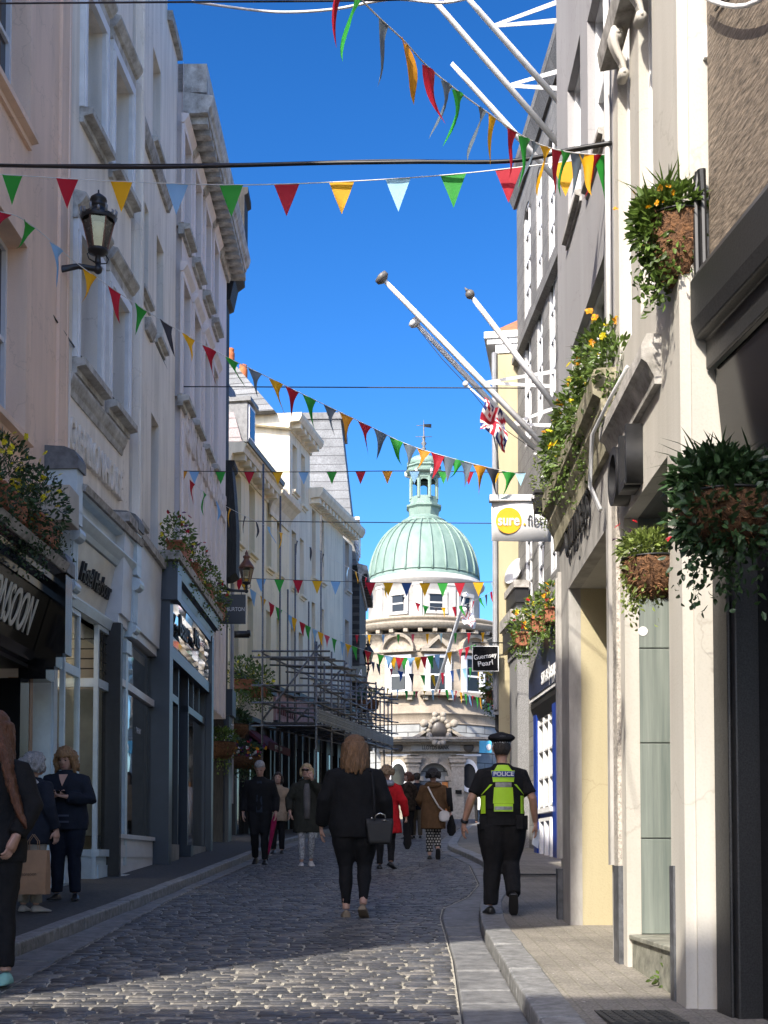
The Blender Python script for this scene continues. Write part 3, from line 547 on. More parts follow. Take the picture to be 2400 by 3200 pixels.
mb.quad(q(a0,.16,zst),q(a0+w_*.3,.16,zst),q(a0+w_*.3,.16,zdl-.2),q(a0,.16,zdl-.2)); mb.quad(q(a0+w_*.52,.16,zst),q(a0+w_,.16,zst),q(a0+w_,.16,zdl-.2),q(a0+w_*.52,.16,zdl-.2)); mb.quad(q(a0+w_*.53,-.7,zst),q(a0+w_*.53,.12,zst),q(a0+w_*.53,.12,zdl-.2),q(a0+w_*.53,-.7,zdl-.2)); mb.build('shop_window', SGLASS, F4.root)
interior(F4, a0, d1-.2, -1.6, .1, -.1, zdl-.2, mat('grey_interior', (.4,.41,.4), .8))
# dark timber-faced house
F5 = Fac(-1, -3.68, .0, 29.25, 'dark_timber_house', 'narrow house of blackened boards, squeezed between the lilac and the cream houses')
DTIM = mat('blackened_board', (.035,.033,.030), .7, var=.5, scale=10, stretch=(6,6,.4), bump=.5)
zt5 = F5.px(740, 447, .45)[1]; zm5 = F5.px(740, 700, .4)[1]; zb5 = F5.px(705, 860, 0)[1]
F5.wall(0, .7, 0, zt5-.2, [], .2, 5, DTIM)
mb = MB(); F5.prof(mb, [(0,zt5),(.50,zt5),(.50,zt5-.15),(.42,zt5-.2),(.42,zm5),(.36,zm5-.1),(.36,zm5-.5),(.2,zm5-.62),(.1,zm5-1.1),(0,zm5-1.15)], 0, .75)
for i in range(7): F5.box(mb, -.012-.0, -.002, .04+.05*i, .06+.05*i, zm5, zt5-.25)
mb.build('cornice_box', DTIM, F5.root)
z5 = F5.px(722, 1430, .2)[1]; z6 = F5.px(726, 1600, .24)[1]; z7 = F5.px(716, 1780, .2)[1]
mb = MB(); F5.prof(mb, [(0,z5+.1),(.22,z5+.1),(.22,z5),(.16,z5-.06),(.2,z5-.5),(.27,z6-.2),(.27,z7+.1),(.1,z7),(0,z7)], 0, .7); mb.build('oriel', DTIM, F5.root)
mb = MB(); F5.box(mb, .05, .65, 0, .12, -.2, 3.0); F5.box(mb, .0, .7, 0, .2, 3.0, 3.6); mb.build('shop_front', DKBLUE, F5.root)
mb = MB(); mb.tube([F5.L(.72,.10,z7), F5.L(.72,.10,1)], .05, 8); mb.build('drainpipe', mat('grey_pipe', (.32,.33,.35), .5), F5.root)
# cream houses
def sash_house(F, s1, ztop, holes, m, reveal=.2, sill=True, depth=6, fm=None, gm=None):
    F.wall(0, s1, 0, ztop, holes, reveal, depth, m)
    for h in holes: F.window(h, reveal, fm or WFRAME, (.12,.16,.08) if sill else None, m, 1, 2, .05, gm=gm)
def mansard(F, s0, s1, z0, z1, inset, m, rise_back=6, hipnear=.6, mside=None, name='mansard_roof'):
    mb = MB(); mb.mat(m); a = F.L
    A_, B_ = a(s0,-.1,z0), a(s1,-.1,z0); A2, B2 = a(s0+hipnear,-inset,z1), a(s1,-inset,z1); Ab, Bb = a(s0,-rise_back,z0), a(s1,-rise_back,z0); Ab2, Bb2 = a(s0+hipnear,-rise_back,z1), a(s1,-rise_back,z1)
    mb.quad(A_,B_,B2,A2); mb.quad(A2,B2,Bb2,Ab2); mb.mat(mside or m); mb.quad(A_,A2,Ab2,Ab); mb.quad(B_,B2,Bb2,Bb); return mb.build(name, None, F.root)
def dormer(F, s0, s1, z0, z1, n, m=LEAD):
    mb = MB(); F.box(mb, s0, s1, -1.6, n, z0, z1); F.box(mb, s0-.08, s1+.08, -1.6, n+.12, z1, z1+.12); d = mb.build('dormer', m, F.root)
    w_ = MB(); F.box(w_, s0+.08, s1-.08, n+.002, n+.05, z0+.1, z1-.06); w_ = w_.build('window', WFRAME, d)
    g_ = MB(); F.box(g_, s0+.15, s1-.15, n+.052, n+.058, z0+.2, (z0+z1)/2-.03); F.box(g_, s0+.15, s1-.15, n+.052, n+.058, (z0+z1)/2+.03, z1-.14); g_.build('pane', DGLASS, w_)
F6 = Fac(-1, -9.42, .155, 34.0, 'cream_house', 'cream rendered house with bracketed gutter and pink slated mansard, nearest to the scaffolding')
e6 = F6.S(833)
ze = F6.px(745, 1360, .45)[1]
def hh(F, x0, x1, xs, yb, yt): return (F.S(x0), F.S(x1), F.px(xs, yb)[1], F.px(xs, yt)[1])
hA = [hh(F6,735,754,735,1687,1470), hh(F6,778,797,778,1722,1512), hh(F6,728,748,728,2090,1880), hh(F6,775,793,775,2105,1862)]
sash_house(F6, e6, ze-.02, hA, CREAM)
mb = MB(); F6.prof(mb, [(0,ze-.42),(.05,ze-.42),(.08,ze-.22),(.40,ze-.2),(.44,ze-.04),(.5,ze-.02),(.5,ze+.08),(-.1,ze+.1)], -.05, e6+.05); mb.build('cornice', CREAM2, F6.root); brackets(F6, .15, e6, .52, .38, ze-.36, ze-.205, .2, CREAM2)
mb = MB(); F6.prof(mb, [(.42,ze+.05),(.55,ze+.03),(.58,ze+.15),(.56,ze+.15),(.54,ze+.06)], -.1, e6); mb.build('gutter_pipe', LEAD, F6.root)
zmn = F6.px(772, 1262, -.9)[1]; mansard(F6, 2.5, e6, ze+.1, zmn, 1.0, SLATE, 7, .35, PKSLATE)
dormer(F6, F6.S(822,.0,1450)-.9, F6.S(822,.0,1450)-.1, ze+.15, F6.px(840,1310)[1], -.25)
F7 = Fac(-1, -11.14, .20, 38.2, 'cream_coved_house', 'cream house with a plain coved cornice, partly behind the tallest scaffold poles')
e7 = F7.S(905); ze7 = F7.px(850, 1495, .4)[1]
hB = [hh(F7,833,849,833,1770,1545), hh(F7,866,879,866,1790,1582), hh(F7,831,848,831,2125,1905), hh(F7,866,880,866,2140,1930)]
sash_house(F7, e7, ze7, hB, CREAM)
mb = MB(); F7.prof(mb, [(0,ze7-.75),(.05,ze7-.75),(.05,ze7-.6),(.12,ze7-.4),(.3,ze7-.2),(.42,ze7-.12),(.45,ze7),(0,ze7+.05)], .1, e7-.1); mb.build('cornice', CREAM2, F7.root)
F8 = Fac(-1, -11.14, .20, e7*F7.e.y+38.2, 'tall_ivory_house', 'tall ivory rendered house with a slate roof and orange chimney pots above its cream neighbours')
e8 = F8.S(968); ze8 = F8.px(935, 1310, .3)[1]
hC = [hh(F8,914,928,914,1530,1385), hh(F8,941,953,941,1575,1415), hh(F8,912,926,912,1832,1655), hh(F8,938,950,938,1857,1680), hh(F8,910,924,910,2157,1955), hh(F8,935,948,935,2170,1975)]
sash_house(F8, e8, ze8, hC, CREAM2)
mb = MB(); F8.prof(mb, [(0,ze8-.35),(.05,ze8-.35),(.08,ze8-.16),(.38,ze8-.14),(.46,ze8),(.46,ze8+.12),(-3,ze8+.14)], -.25, e8+.1); mb.build('cornice', CREAM2, F8.root); brackets(F8, 0, e8, .55, .36, ze8-.3, ze8-.145, .25, CREAM2)
zr8 = F8.px(790, 1208, -2)[1]
mb = MB(); mb.hexa([F8.L(-.6,-.35,ze8+.12),F8.L(e8-.05,-.35,ze8+.12),F8.L(e8-.05,-5,ze8+.12),F8.L(-.6,-5,ze8+.12)], [F8.L(-.2,-2.0,zr8),F8.L(e8-.5,-2.0,zr8),F8.L(e8-.5,-3,zr8),F8.L(-.2,-3,zr8)]); mb.build('roof', SLATE, F8.root)
mb = MB(); F8.box(mb, -.25, .75, -2.9, -2.1, zr8-.6, zr8+.10); ck = mb.build('chimney', mat('chimney_render', (.3,.29,.27), .8), F8.root)
for xx in (719, 760):
    s_ = F8.S(xx, -2.4, 1180); mb = MB(True); mb.lathe([(.10,0),(.135,.06),(.14,.15),(.15,.5),(.15,.62),(.12,.66),(.135,.70),(.13,.76),(.10,.76)], F8.L(s_,-2.4,zr8+.08), 14); mb.build('chimney_pot', mat('orange_terracotta', (.50,.15,.05), .8, var=.25), ck)
for s_ in (e8-.75, e8-.25):
    mb = MB(); mb.lathe([(.10,0),(.10,.1),(.17,.14),(.14,.2),(.02,.26)], F8.L(s_,-.45,ze8+.12), 10); mb.build('roof_vent', TERRA, F8.root)
F9 = Fac(-1, -13.08, .245, 43.05, 'slate_mansard_house', 'ivory house with black sash windows and long bracketed eaves, behind the scaffolding')
e9 = F9.S(1072); ze9 = F9.px(1010, 1545, .4)[1]
hD = [hh(F9,975,987,975,1800,1590), hh(F9,1003,1013,1003,1815,1620), hh(F9,975,986,975,2110,1880), hh(F9,1003,1013,1003,2120,1900)]
sash_house(F9, e9, ze9, hD, CREAM2, fm=BLACKM)
mb = MB(); F9.prof(mb, [(0,ze9-.4),(.05,ze9-.4),(.08,ze9-.2),(.40,ze9-.18),(.5,ze9),(.5,ze9+.14),(-.2,ze9+.16)], -.1, e9+1.4); mb.build('cornice', CREAM2, F9.root); brackets(F9, 0, e9+1.2, .42, .36, ze9-.36, ze9-.185, .2, CREAM2)
F10 = Fac(-1, -13.08, .245, e9*F9.e.y+43.05, 'white_bay_house', 'white painted house front at the far end of the scaffolding')
e10 = F10.S(1101); ze10 = ze9-.3
hE = [hh(F10,1079,1091,1079,1840,1690), hh(F10,1079,1091,1079,2080,1935)]
sash_house(F10, e10, ze10-.4, hE, NWHITE)
F11 = Fac(-1, -2.39, .03, 48.5, 'slate_hung_house', 'dark slate-hung corner house with pale slated mansard, just left of the domed bank')
e11 = 5.5; ze11 = F11.px(1140, 1725, .3)[1]-.1
F11.wall(0, e11, 0, ze11, [], .2, 6, DSLATE)
mb = MB(); F11.prof(mb, [(0,ze11-.55),(.06,ze11-.55),(.10,ze11-.3),(.25,ze11-.12),(.30,ze11-.08),(.30,ze11+.08),(-.1,ze11+.2)], -.1, e11+.1); mb.build('eaves', OLDST, F11.root); brackets(F11, 0, e11, .3, .3, ze11-.42, ze11-.2, .14, DSLATE)
zm11 = F11.px(1064, 1410, -1.0)[1]; mansard(F11, .1, 3.2, ze11+.15, zm11, .75, SLATE, 5, .1, PSLATE)
mb = MB(); F11.box(mb, .15, 3.2, -5, -.65, zm11, zm11+.25); mb.build('roof_kerb', LEAD, F11.root)
for i in range(3): dormer(F11, .5+i*1.0, 1.0+i*1.0, ze11+1.0, ze11+2.0, -.15, TRIM)
mb = MB(); mb.hexa([F11.L(3.2,-.05,ze11+.2),F11.L(e11,-.05,ze11+.2),F11.L(e11,-5,ze11+.2),F11.L(3.2,-5,ze11+.2)], [F11.L(3.2,-1.5,ze11+1.2),F11.L(e11-1,-1.5,ze11+1.2),F11.L(e11-1,-4,ze11+1.2),F11.L(3.2,-4,ze11+1.2)]); mb.build('roof', SLATE, F11.root)
# ground floor shops of the cream row
for F, s1, m1, col in ((F6, e6, CREAM, None), (F7, e7, BLACKM, (.5,.3,.3)), (F8, e8, BLACKM, (.5,.3,.3)), (F9, e9, BLACKM, None), (F10, e10, BLACKM, None), (F11, e11, BLACKM, None)):
    base = 3.3
    mb = MB(); mb.mat(BLACKM); F.box(mb, .1, s1, 0, .3, base, base+.12); F.box(mb, .1, s1, 0, .34, base+1.0, base+1.15); F.box(mb, .1, s1, 0, .1, 2.7, base-.002)
    for t in (.0, .33, .66, .93): F.box(mb, s1*t+.05, s1*t+.2, 0, .2, -.4, base-.003)
    if col: mb.mat(mat('faded_pink_fascia', (.50,.33,.32), .7, var=.2, scale=4))
    else: mb.mat(CREAM2)
    F.box(mb, .12, s1-.02, .0, .24, base+.12, base+.998); sf = mb.build('shop_front', None, F.root)
    if F in (F7,): lettering('Ann Lee', .7, mat('brown_red_script', (.16,.03,.02), .6), sf, F.L(s1*.5, .255, base+.55), (R(90),0,0), .01, .8)
    mb = MB(); mb.quad(F.L(.2,.06,0), F.L(s1-.1,.06,0), F.L(s1-.1,.06,2.7), F.L(.2,.06,2.7)); mb.build('shop_window', DGLASS, F.root)
mb = MB(); F6.prof(mb, [(.0,3.2),(.0,3.05),(.75,2.5),(.78,2.5),(.78,2.72),(.76,2.72),(.74,2.58)], 1.4, e6-.1); aw = mb.build('awning', mat('maroon_canvas', (.13,.025,.04), .8, bump=.2), F6.root)
lettering('FIFTY SEVEN', .16, SIGNC, aw, F6.L(e6*.6,.79,2.61), (R(90),0,0), .002)
# ---------------------------------------------------------------- block across the lane behind the camera (shades the foreground)
FB = empty('lane_house', (-9.5,-12,0), 0, 'rendered house across the side lane behind the camera', 'building')
mb = MB(); mb.box(-6,5.0,-5,6.9,-.5,11.6); mb.build('wall', CREAM, FB); mb = MB(); mb.box(4.95,5.1,3.0,7.45,-.5,13.4); mb.build('added_shade_wall', CREAM, FB)  # tall thin wall, added out of view to shade the granite shopfront
# ---------------------------------------------------------------- right side of the street
G1 = Fac(1, 2.5, -.13, 1.5, 'granite_house', 'brown granite house above a black shopfront, at the right edge of the photo')
g1e = (6.42-1.5)/G1.e.y
zcb = G1.px(2232, 1033, .0)[1]
G1.wall(0, g1e, zcb+.3, 9.5, [], .2, 5, BGRAN)
mb = MB(); G1.prof(mb, [(0,zcb+.36),(.06,zcb+.34),(.10,zcb+.27),(.10,zcb+.06),(.08,zcb-.02),(.02,zcb-.03),(.02,zcb-.18),(0,zcb-.18)], 0, g1e+.02); mod_bevel(mb.build('shop_cornice', DGRAN, G1.root), .02)
mb = MB(); G1.prof(mb, [(-.02,zcb-.18),(-.10,zcb-1.0),(-.3,zcb-1.0),(-.3,zcb-.18)], 0, g1e); mb.build('shop_fascia', BLACK, G1.root)
zpt = G1.px(2240, 1690, .0)[1]
mb = MB(); G1.box(mb, g1e-.26, g1e, -.4, .0, -.4, zcb-1.0); G1.box(mb, g1e-.22, g1e-.03, 0, .02, -.4, zcb-1.0); mod_bevel(mb.build('granite_pier', DGRAN, G1.root), .012)
mb = MB(); G1.box(mb, 0, g1e-.26, -.6, -.5, -.4, zcb-1.0); G1.box(mb, g1e-.5, g1e-.262, -.5, -.12, -.4, zcb-1.0); mb.build('shop_front', BLACK, G1.root)
mb = MB(); p = [G1.W(g1e+.0,.03,z) for z in (.3,)]
for i in range(3): mb.tube([G1.L(g1e+.02-.02*i,.035+.03*(i%2),zcb+.25), G1.L(g1e+.02-.02*i,.04+.03*(i%2),zcb+.72), G1.L(g1e+.03-.03*i,.05,zcb+.84)], [.018,.018,.024], 8)
mb.build('cable_duct', BLACKM, G1.root)
mb = MB(True); pts = [G1.L(g1e-.1,.05,zcb+1.7)]+[G1.L(g1e-.1-1.6*t, .06, zcb+1.7-.55*sin(pi*t*.8)*(1)) for t in [i/12 for i in range(1,13)]]; mb.tube(pts, .012, 6); mb.build('white_cable', TRIM, G1.root)
for z_ in (1.9, 3.2):
    mb = MB(True); mb.tube([G1.L(g1e-.15-2.6*t, .015, zcb+z_-.3-1.2*t*(.6 if z_ < 2 else 1)+.05*sin(9*t)) for t in [i/14 for i in range(15)]], .008, 5); mb.build('wall_cable', BLACKM, G1.root)
for q_ in (.9, 1.7, 2.4, 3.3):
    mb = MB(); G1.box(mb, g1e-q_, g1e-q_+.02, -.01, .004, zcb+.5+.7*(q_ % 1), zcb+2.2+.9*(q_ % .7)); mb.build('pointing', mat('pale_pointing', (.30,.27,.22), .8), G1.root)
# white pilastered building
G2 = Fac(1, 1.52, .0, 6.45, 'white_pilaster_building', 'bright white building with tall strip pilasters, scrolled brackets and a green stone doorway')
e = lambda x, n=0, y=1500: G2.S(x, n, y)
ezl = e(1892, .15, 1310); zl2 = G2.px(1892, 1310, .15)[1]; zop = G2.px(1935, 1640)[1]; eE = e(1925)
up = [(e(2050), e(2007), zl2+.5, 12), (e(1978), e(1940), zl2+.5, 12)]
sD0 = e(2096, 0, 2500); sD1 = e(1955, 0, 2300)
mb = MB()
hz = [(sD0, sD1, -.5, zop)] + up
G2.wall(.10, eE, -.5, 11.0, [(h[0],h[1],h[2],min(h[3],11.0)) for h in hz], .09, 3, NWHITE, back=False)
mb = MB(); G2.box(mb, 0, .05, -.20, -.13, -.5, 11); G2.box(mb, .0, .08, -.13, -.055, -.5, 11); G2.box(mb, .02, .10, -.055, -.0, -.5, 11); G2.box(mb, -.0, .1, -3, -.20, 4.0, 11.0); G2.box(mb, .0, .1, -3, -.20, -.5, 4.0)
G2.box(mb, .1, eE, -3, -1.7, 3.5, 11.0); mb.build('corner_pilaster', NWHITE, G2.root)
for h in up:
    f = G2.window((h[0],h[1],h[2],10.9), .09, TRIM, None, None, 1, 3, .04)
# door recess: green stone lining, step, dark soffit
GREENST = mat('green_slate_lining', (.20,.225,.20), .45, var=.28, scale=2.5, stretch=(9,9,.35), bump=.08, dark=(.12,.145,.13))
zst_ = G2.px(1960, 2920, 0)[1]
mb = MB(); zz = zst_; 
while zz < zop+.4:
    z2_ = min(zz+.60, zop+.4); G2.box(mb, sD1+.002, sD1+.05, -1.6, -.045, zz+.003, z2_-.003); zz += .60
gl_ = mb.build('stone_lining', GREENST, G2.root); mod_bevel(gl_, .004)
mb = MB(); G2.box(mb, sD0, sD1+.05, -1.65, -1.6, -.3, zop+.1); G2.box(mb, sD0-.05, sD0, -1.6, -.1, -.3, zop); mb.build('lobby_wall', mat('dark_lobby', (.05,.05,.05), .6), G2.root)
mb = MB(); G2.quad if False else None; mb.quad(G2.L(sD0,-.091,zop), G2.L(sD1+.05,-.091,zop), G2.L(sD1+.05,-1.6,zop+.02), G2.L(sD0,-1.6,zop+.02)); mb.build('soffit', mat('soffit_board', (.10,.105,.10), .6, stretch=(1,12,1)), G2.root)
mb = MB(); G2.box(mb, sD0+.02, sD1, -1.6, -.03, -.5, zst_-.03); G2.box(mb, sD0, sD1, -1.6, -.01, zst_-.03, zst_); mod_bevel(mb.build('doorstep', mat('mossy_step', (.27,.27,.22), .8, var=.3, scale=10, bump=.2), G2.root), .006)
mb = MB(); mb.lathe([(.0,.0),(.03,0),(.03,.003),(.0,.003)], (0,0,0), 20); st = mb.build('round_sticker', TRIM, G2.root); st.location = G2.L(sD1-.002, -.115, G2.px(1972,1999,-.1)[1]); st.rotation_euler = (0,R(90),0)
PLINTH = mat('slate_plinth', (.10,.105,.115), .5, var=.3, scale=15)
zpl = G2.px(1920, 2705, .0)[1]; zpn = G2.px(2090, 2705, 0)[1]
mb = MB(); G2.box(mb, sD0-.09, sD0-.002, -.05, .012, -.5, zpn); mb.build('plinth', PLINTH, G2.root)
mb = MB(); G2.box(mb, sD1+.12, sD1+.30, -.05, .03, -.5, zpl); mb.build('plinth', PLINTH, G2.root)
mb = MB(); G2.box(mb, sD1+.15, sD1+.29, -.02, .025, zpl, zl2-.3); mb.build('speckled_strip', mat('speckled_stone', (.50,.46,.40), .7, var=.35, scale=60, bump=.1), G2.root)
mb = MB(); G2.prof(mb, [(0,zl2+.16),(.08,zl2+.16),(.11,zl2+.10),(.11,zl2+.02),(.08,zl2-.0),(.04,zl2-.08),(.04,zl2-.12),(0,zl2-.12)], .45, eE); mb.build('ledge', OLDST, G2.root)
fit_text('OLI', .62, .36, BLACKM, G2.root, G2.L(e(1978), .05, (zl2-.16+zop)/2+.02), (R(90),0,pi), .1)
# hood with scrolled brackets
zh = G2.px(1880, 190, .12)[1]
mb = MB(); G2.prof(mb, [(0,zh+.02),(.11,zh),(.12,zh+.05),(.13,zh+.12),(0,zh+.16)], .3, e(1880,.12)); mb.build('hood', OLDST, G2.root)
for xx in (1995, 1940):
    mb = MB(True); s_ = e(xx, .08); q = .55
    path = [(.17,-.03),(.19,-.12),(.185,-.2),(.15,-.30),(.10,-.40),(.075,-.50),(.06,-.58)]
    for dn in (-.02, 0, .02): mb.tube([G2.L(s_+dn, n_*q, zh+dz*q) for n_, dz in path], [v*q for v in (.05,.06,.05,.042,.034,.03,.025)], 8)
    for n_, dz, r_ in ((.15,-.1,.085),(.085,-.56,.062)):
        mb.tube([G2.L(s_+d, n_*q, zh+dz*q) for d in (-.05,-.035,.035,.05)], [r_*q*.5,r_*q,r_*q,r_*q*.5], 14)
        mb.tube([G2.L(s_-.058, n_*q, zh+dz*q), G2.L(s_-.04, n_*q, zh+dz*q)], [r_*q*.2,r_*q*.5], 10)
    mb.build('scroll_bracket', NWHITE, G2.root)
mb = MB(True); pp = [G2.L(e(1921),.03,zl2+.0), G2.L(e(1921),.03,zl2+2.6), G2.L(e(1918),.03,zl2+3.2), G2.L(e(1910),.03,zl2+3.6)]; mb.tube(pp, .02, 8); mb.build('conduit_pipe', TRIM, G2.root)
for q in (0, .035):
    mb = MB(True); mb.tube([G2.L(e(1990)+q,.05,zl2+.25), G2.L(e(1960)+q,.10,zl2+.17), G2.L(e(1930)+q,.16,zl2+.05), G2.L(e(1905)+q,.13,zl2-.2), G2.L(e(1915)+q,.08,zl2-.4)], .012, 7); mb.build('conduit_pipe', GREYP, G2.root)
mb = MB(); G2.box(mb, -.03, .0, -.19, -.13, G2.Z(2200,210,-.15), G2.Z(2200,110,-.15)); mb.build('junction_box', TRIM, G2.root)
# grey building with the carved shop front
G3 = Fac(1, 1.436, .01, eE*G2.e.y+6.45, 'pale_grey_building', 'pale grey rendered building over a grey stone shopfront with a deep cream-yellow entrance')
h3 = lambda x0, x1, xs, yb, yt: (G3.S(x1), G3.S(x0), G3.px(xs, yb)[1], G3.px(xs, yt)[1])
e3 = G3.S(1747); zw = G3.px(1893, 780)[1]
ho = [(G3.S(1893), G3.S(1790), zw-1.05, zw), (G3.S(1822), G3.S(1781), G3.px(1815,598)[1], G3.px(1815,598)[1]+1.25), (G3.S(1896), G3.S(1845), G3.px(1892,386)[1], G3.px(1892,386)[1]+1.25)]
zo3 = G3.px(1768, 1853)[1]; o0 = G3.S(1907,0,1900); o1 = G3.S(1777,0,1900); zl3 = G3.px(1702, 1590, .15)[1]
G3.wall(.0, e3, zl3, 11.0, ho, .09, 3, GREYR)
for i, h in enumerate(ho): G3.window(h, .09, WFRAME, (.05,.10,.04) if i else None, OLDST, 4 if i == 0 else 1, 1 if i == 0 else 2, .03)
STNF = mat('grey_stone_front', (.40,.385,.36), .7, var=.2, scale=5, bump=.15, stretch=(1,1,.4), dark=(.24,.23,.21))
G3.wall(.0, e3, -.5, zl3, [(o0, o1, -.5, zo3)], .1, 1.4, STNF, 'shop_wall', back=False)
mb = MB(); G3.box(mb, o1+.002, o1+.05, -1.6, -.002, -.5, zo3+.3); G3.box(mb, o0, o1, -1.65, -1.6, -.5, zo3+.3); mb.build('entrance_lining', YELL, G3.root)
mb = MB(); G3.box(mb, o0-.05, o0-.01, -1.6, -.1, -.5, zo3); G3.box(mb, o0-.05, o1+.05, -1.6, -.1, zo3+.0, zo3+.03); mb.build('soffit', INTER, G3.root)
mb = MB(); G3.prof(mb, [(-.02,zl3-.32),(.04,zl3-.32),(.05,zl3-.2),(.10,zl3-.1),(.10,zl3-.03),(.15,zl3),(.16,zl3+.12),(.14,zl3+.17),(-.02,zl3+.18)], -.03, e3+.05); mb.build('ledge', mat('mossy_ledge', (.36,.33,.24), .8, var=.4, scale=6, bump=.3, dark=(.13,.12,.07)), G3.root)
mb = MB(); G3.box(mb, e3-.10, e3+.01, -.02, .03, .75, zo3+.25); G3.box(mb, e3-.07, e3-.03, .03, .045, .75, zo3+.2); mb.build('stone_pilaster', STNF, G3.root); mb = MB(); G3.box(mb, o0-.12, o0-.03, -.02, .03, .7, zo3+.25); mb.build('stone_pilaster', STNF, G3.root)
mb = MB(); G3.box(mb, e3-.11, e3+.02, -.02, .045, -.5, G3.px(1768,2715)[1]); mb.build('plinth', PLINTH, G3.root)
lt = fit_text('Chambers', 1.25, .34, BLACKM, G3.root, G3.L(G3.S(1812,0,1640), .03, G3.px(1812,1615)[1]), (R(90),0,pi), .02, bold=.0)
mb = MB(True)
for k, (n0_, z0_) in enumerate(((-.45,-.12),(.1,-.2),(.5,-.14))): mb.tube([(n0_+.13*t*cos(4*t), z0_-.08*sin(3*t), 0) for t in [i/8 for i in range(9)]], .007, 5)
sw = mb.build('swash', BLACKM, lt)
# granite house with the royal blue shop
G4 = Fac(1, 4.53, -.06, 13.0, 'grey_granite_house', 'grey granite house of three storeys with arched white sash windows above the royal blue shop')
e4g = (27.3-13)/G4.e.y; zt4 = G4.px(1622, 482)[1]
hs = []
for (x0, x1, ys_) in ((1662,1640,[(1000,1070-460),(1405,1060),(1885,1640)]), (1698,1679,[(905,545),(1335,978),(1860,1570)]), (1738,1717,[(810,470),(1250,893),(1800,1500)])):
    for yb, yt in ys_: hs.append((G4.S(x0), G4.S(x1), G4.px(x1, yb)[1], G4.px(x1, yt)[1]))
zg1 = sorted(h[2] for h in hs)
def row(h): return h
rows = {}
for i, h in enumerate(hs): rows.setdefault(i % 3, []).append(h)
hs = []
for r_, L_ in rows.items():
    zb_ = sum(h[2] for h in L_)/3; zt_ = sum(h[3] for h in L_)/3
    hs += [(h[0], h[1], zb_, zt_) for h in L_]
G4.wall(0, e4g, -.5, zt4-1.0, hs, .16, 6, GBLOCK)
for h in hs:
    f = G4.window(h, .05, WFRAME, None, None, 2, 4, .06)
    mb = MB(); k = 8; c_ = (h[0]+h[1])/2; hw = (h[1]-h[0])/2
    for i in range(k):
        t0, t1 = -1+2*i/k, -1+2*(i+1)/k; mb.hexa([G4.L(c_+hw*t0,.002,h[3]), G4.L(c_+hw*t1,.002,h[3]), G4.L(c_+hw*t1,.002,h[3]-.22*t1*t1), G4.L(c_+hw*t0,.002,h[3]-.22*t0*t0)], [G4.L(c_+hw*t0,-.15,h[3]), G4.L(c_+hw*t1,-.15,h[3]), G4.L(c_+hw*t1,-.15,h[3]-.22*t1*t1), G4.L(c_+hw*t0,-.15,h[3]-.22*t0*t0)])
    mb.build('arch_head', GBLOCK, f)
zs4 = G4.px(1629, 1076, .1)[1]
mb = MB(); G4.prof(mb, [(0,zt4-1.0),(.06,zt4-1.0),(.2,zt4-.7),(.22,zt4-.55),(-.3,zt4-.5)], 0, e4g+.1); G4.box(mb, 0, e4g, -.5, -.02, zt4-.5, zt4); mb.build('cornice', GBLOCK, G4.root)
mb = MB(); G4.prof(mb, [(0,zs4+.15),(.12,zs4+.12),(.12,zs4),(.0,zs4-.05)], 0, e4g+.02); mb.build('string_course', GBLOCK, G4.root)
# blue shop in it
zsb = G4.px(1650, 2200, .35)[1]; zsm = G4.px(1650, 2130, .35)[1]; f0 = G4.S(1650,.35,2160); fA = G4.S(1746,.35,2080); fw = (f0-fA)*1.9
mb = MB(); mb.mat(TRIM); k = 16
def arc(t): return zsm + .75*(1-(2*t-1)**2)
poly = [G4.L(f0-fw, .33, zsb)] + [G4.L(f0-fw*(1-i/k), .33, arc(i/k)) for i in range(k+1)] + [G4.L(f0, .33, zsb)]
mb.prism(poly, G4.L(0,-.33,0)); poly2 = [G4.L(f0-fw+.08, .335, zsb+.07)] + [G4.L(f0-.08-(fw-.16)*(1-i/k), .335, zsm+.0+.68*(1-(2*i/k-1)**2)) for i in range(k+1)] + [G4.L(f0-.08, .335, zsb+.07)]
mb.mat(mat('navy_fascia', (.02,.03,.075), .4)); mb.prism(poly2, G4.L(0,.015,0)); fs = mb.build('arched_fascia', None, G4.root)
fit_text('samuelpepys', G4.S(1692,.36,2100)-G4.S(1738,.36,2100), .42, TRIM, fs, G4.L(G4.S(1714,.36,2100), .36, G4.Z(1714,2105,.36)), (R(90),0,pi), .012)
mb = MB(); mb.mat(PEPYS)
for s_ in (f0-.35, f0-2.2, f0-3.8): G4.box(mb, s_, s_+.3, 0, .26, .25, zsb-.02)
G4.box(mb, f0-3.8, f0-.05, 0, .2, .25, 1.35); mb.mat(BLACKM); G4.prof(mb, [(0,zsb-.02),(.3,zsb-.02),(.3,zsb-.12),(.22,zsb-.35),(0,zsb-.35)], f0-fw, f0); mb.build('shop_front', None, G4.root)
mb = MB(); s_a, s_b = f0-1.9, f0-.35
G4.box(mb, s_a, s_b, .1, .30, 1.35, 1.43)
for i in range(4): G4.box(mb, s_a+(s_b-s_a)*i/3-.022, s_a+(s_b-s_a)*i/3+.022, .15, .23, 1.43, zsb-.36)
for i in range(4): z_ = 1.5+(zsb-.45-1.5)*i/3; G4.box(mb, s_a, s_b, .16, .22, z_-.022, z_+.022)
for i in range(3): G4.box(mb, s_a+.2+.5*i, s_a+.28+.5*i, .2, .27, .55, 1.2); 
G4.box(mb, s_a+.2, s_b-.2, .2, .262, .5, .56); G4.box(mb, s_a+.2, s_b-.2, .2, .262, 1.2, 1.26); mb.build('shop_sash', TRIM, G4.root)
mb = MB(); mb.quad(G4.L(s_a,.15,1.43), G4.L(s_b,.15,1.43), G4.L(s_b,.15,zsb-.36), G4.L(s_a,.15,zsb-.36)); mb.build('shop_window', DGLASS, G4.root)
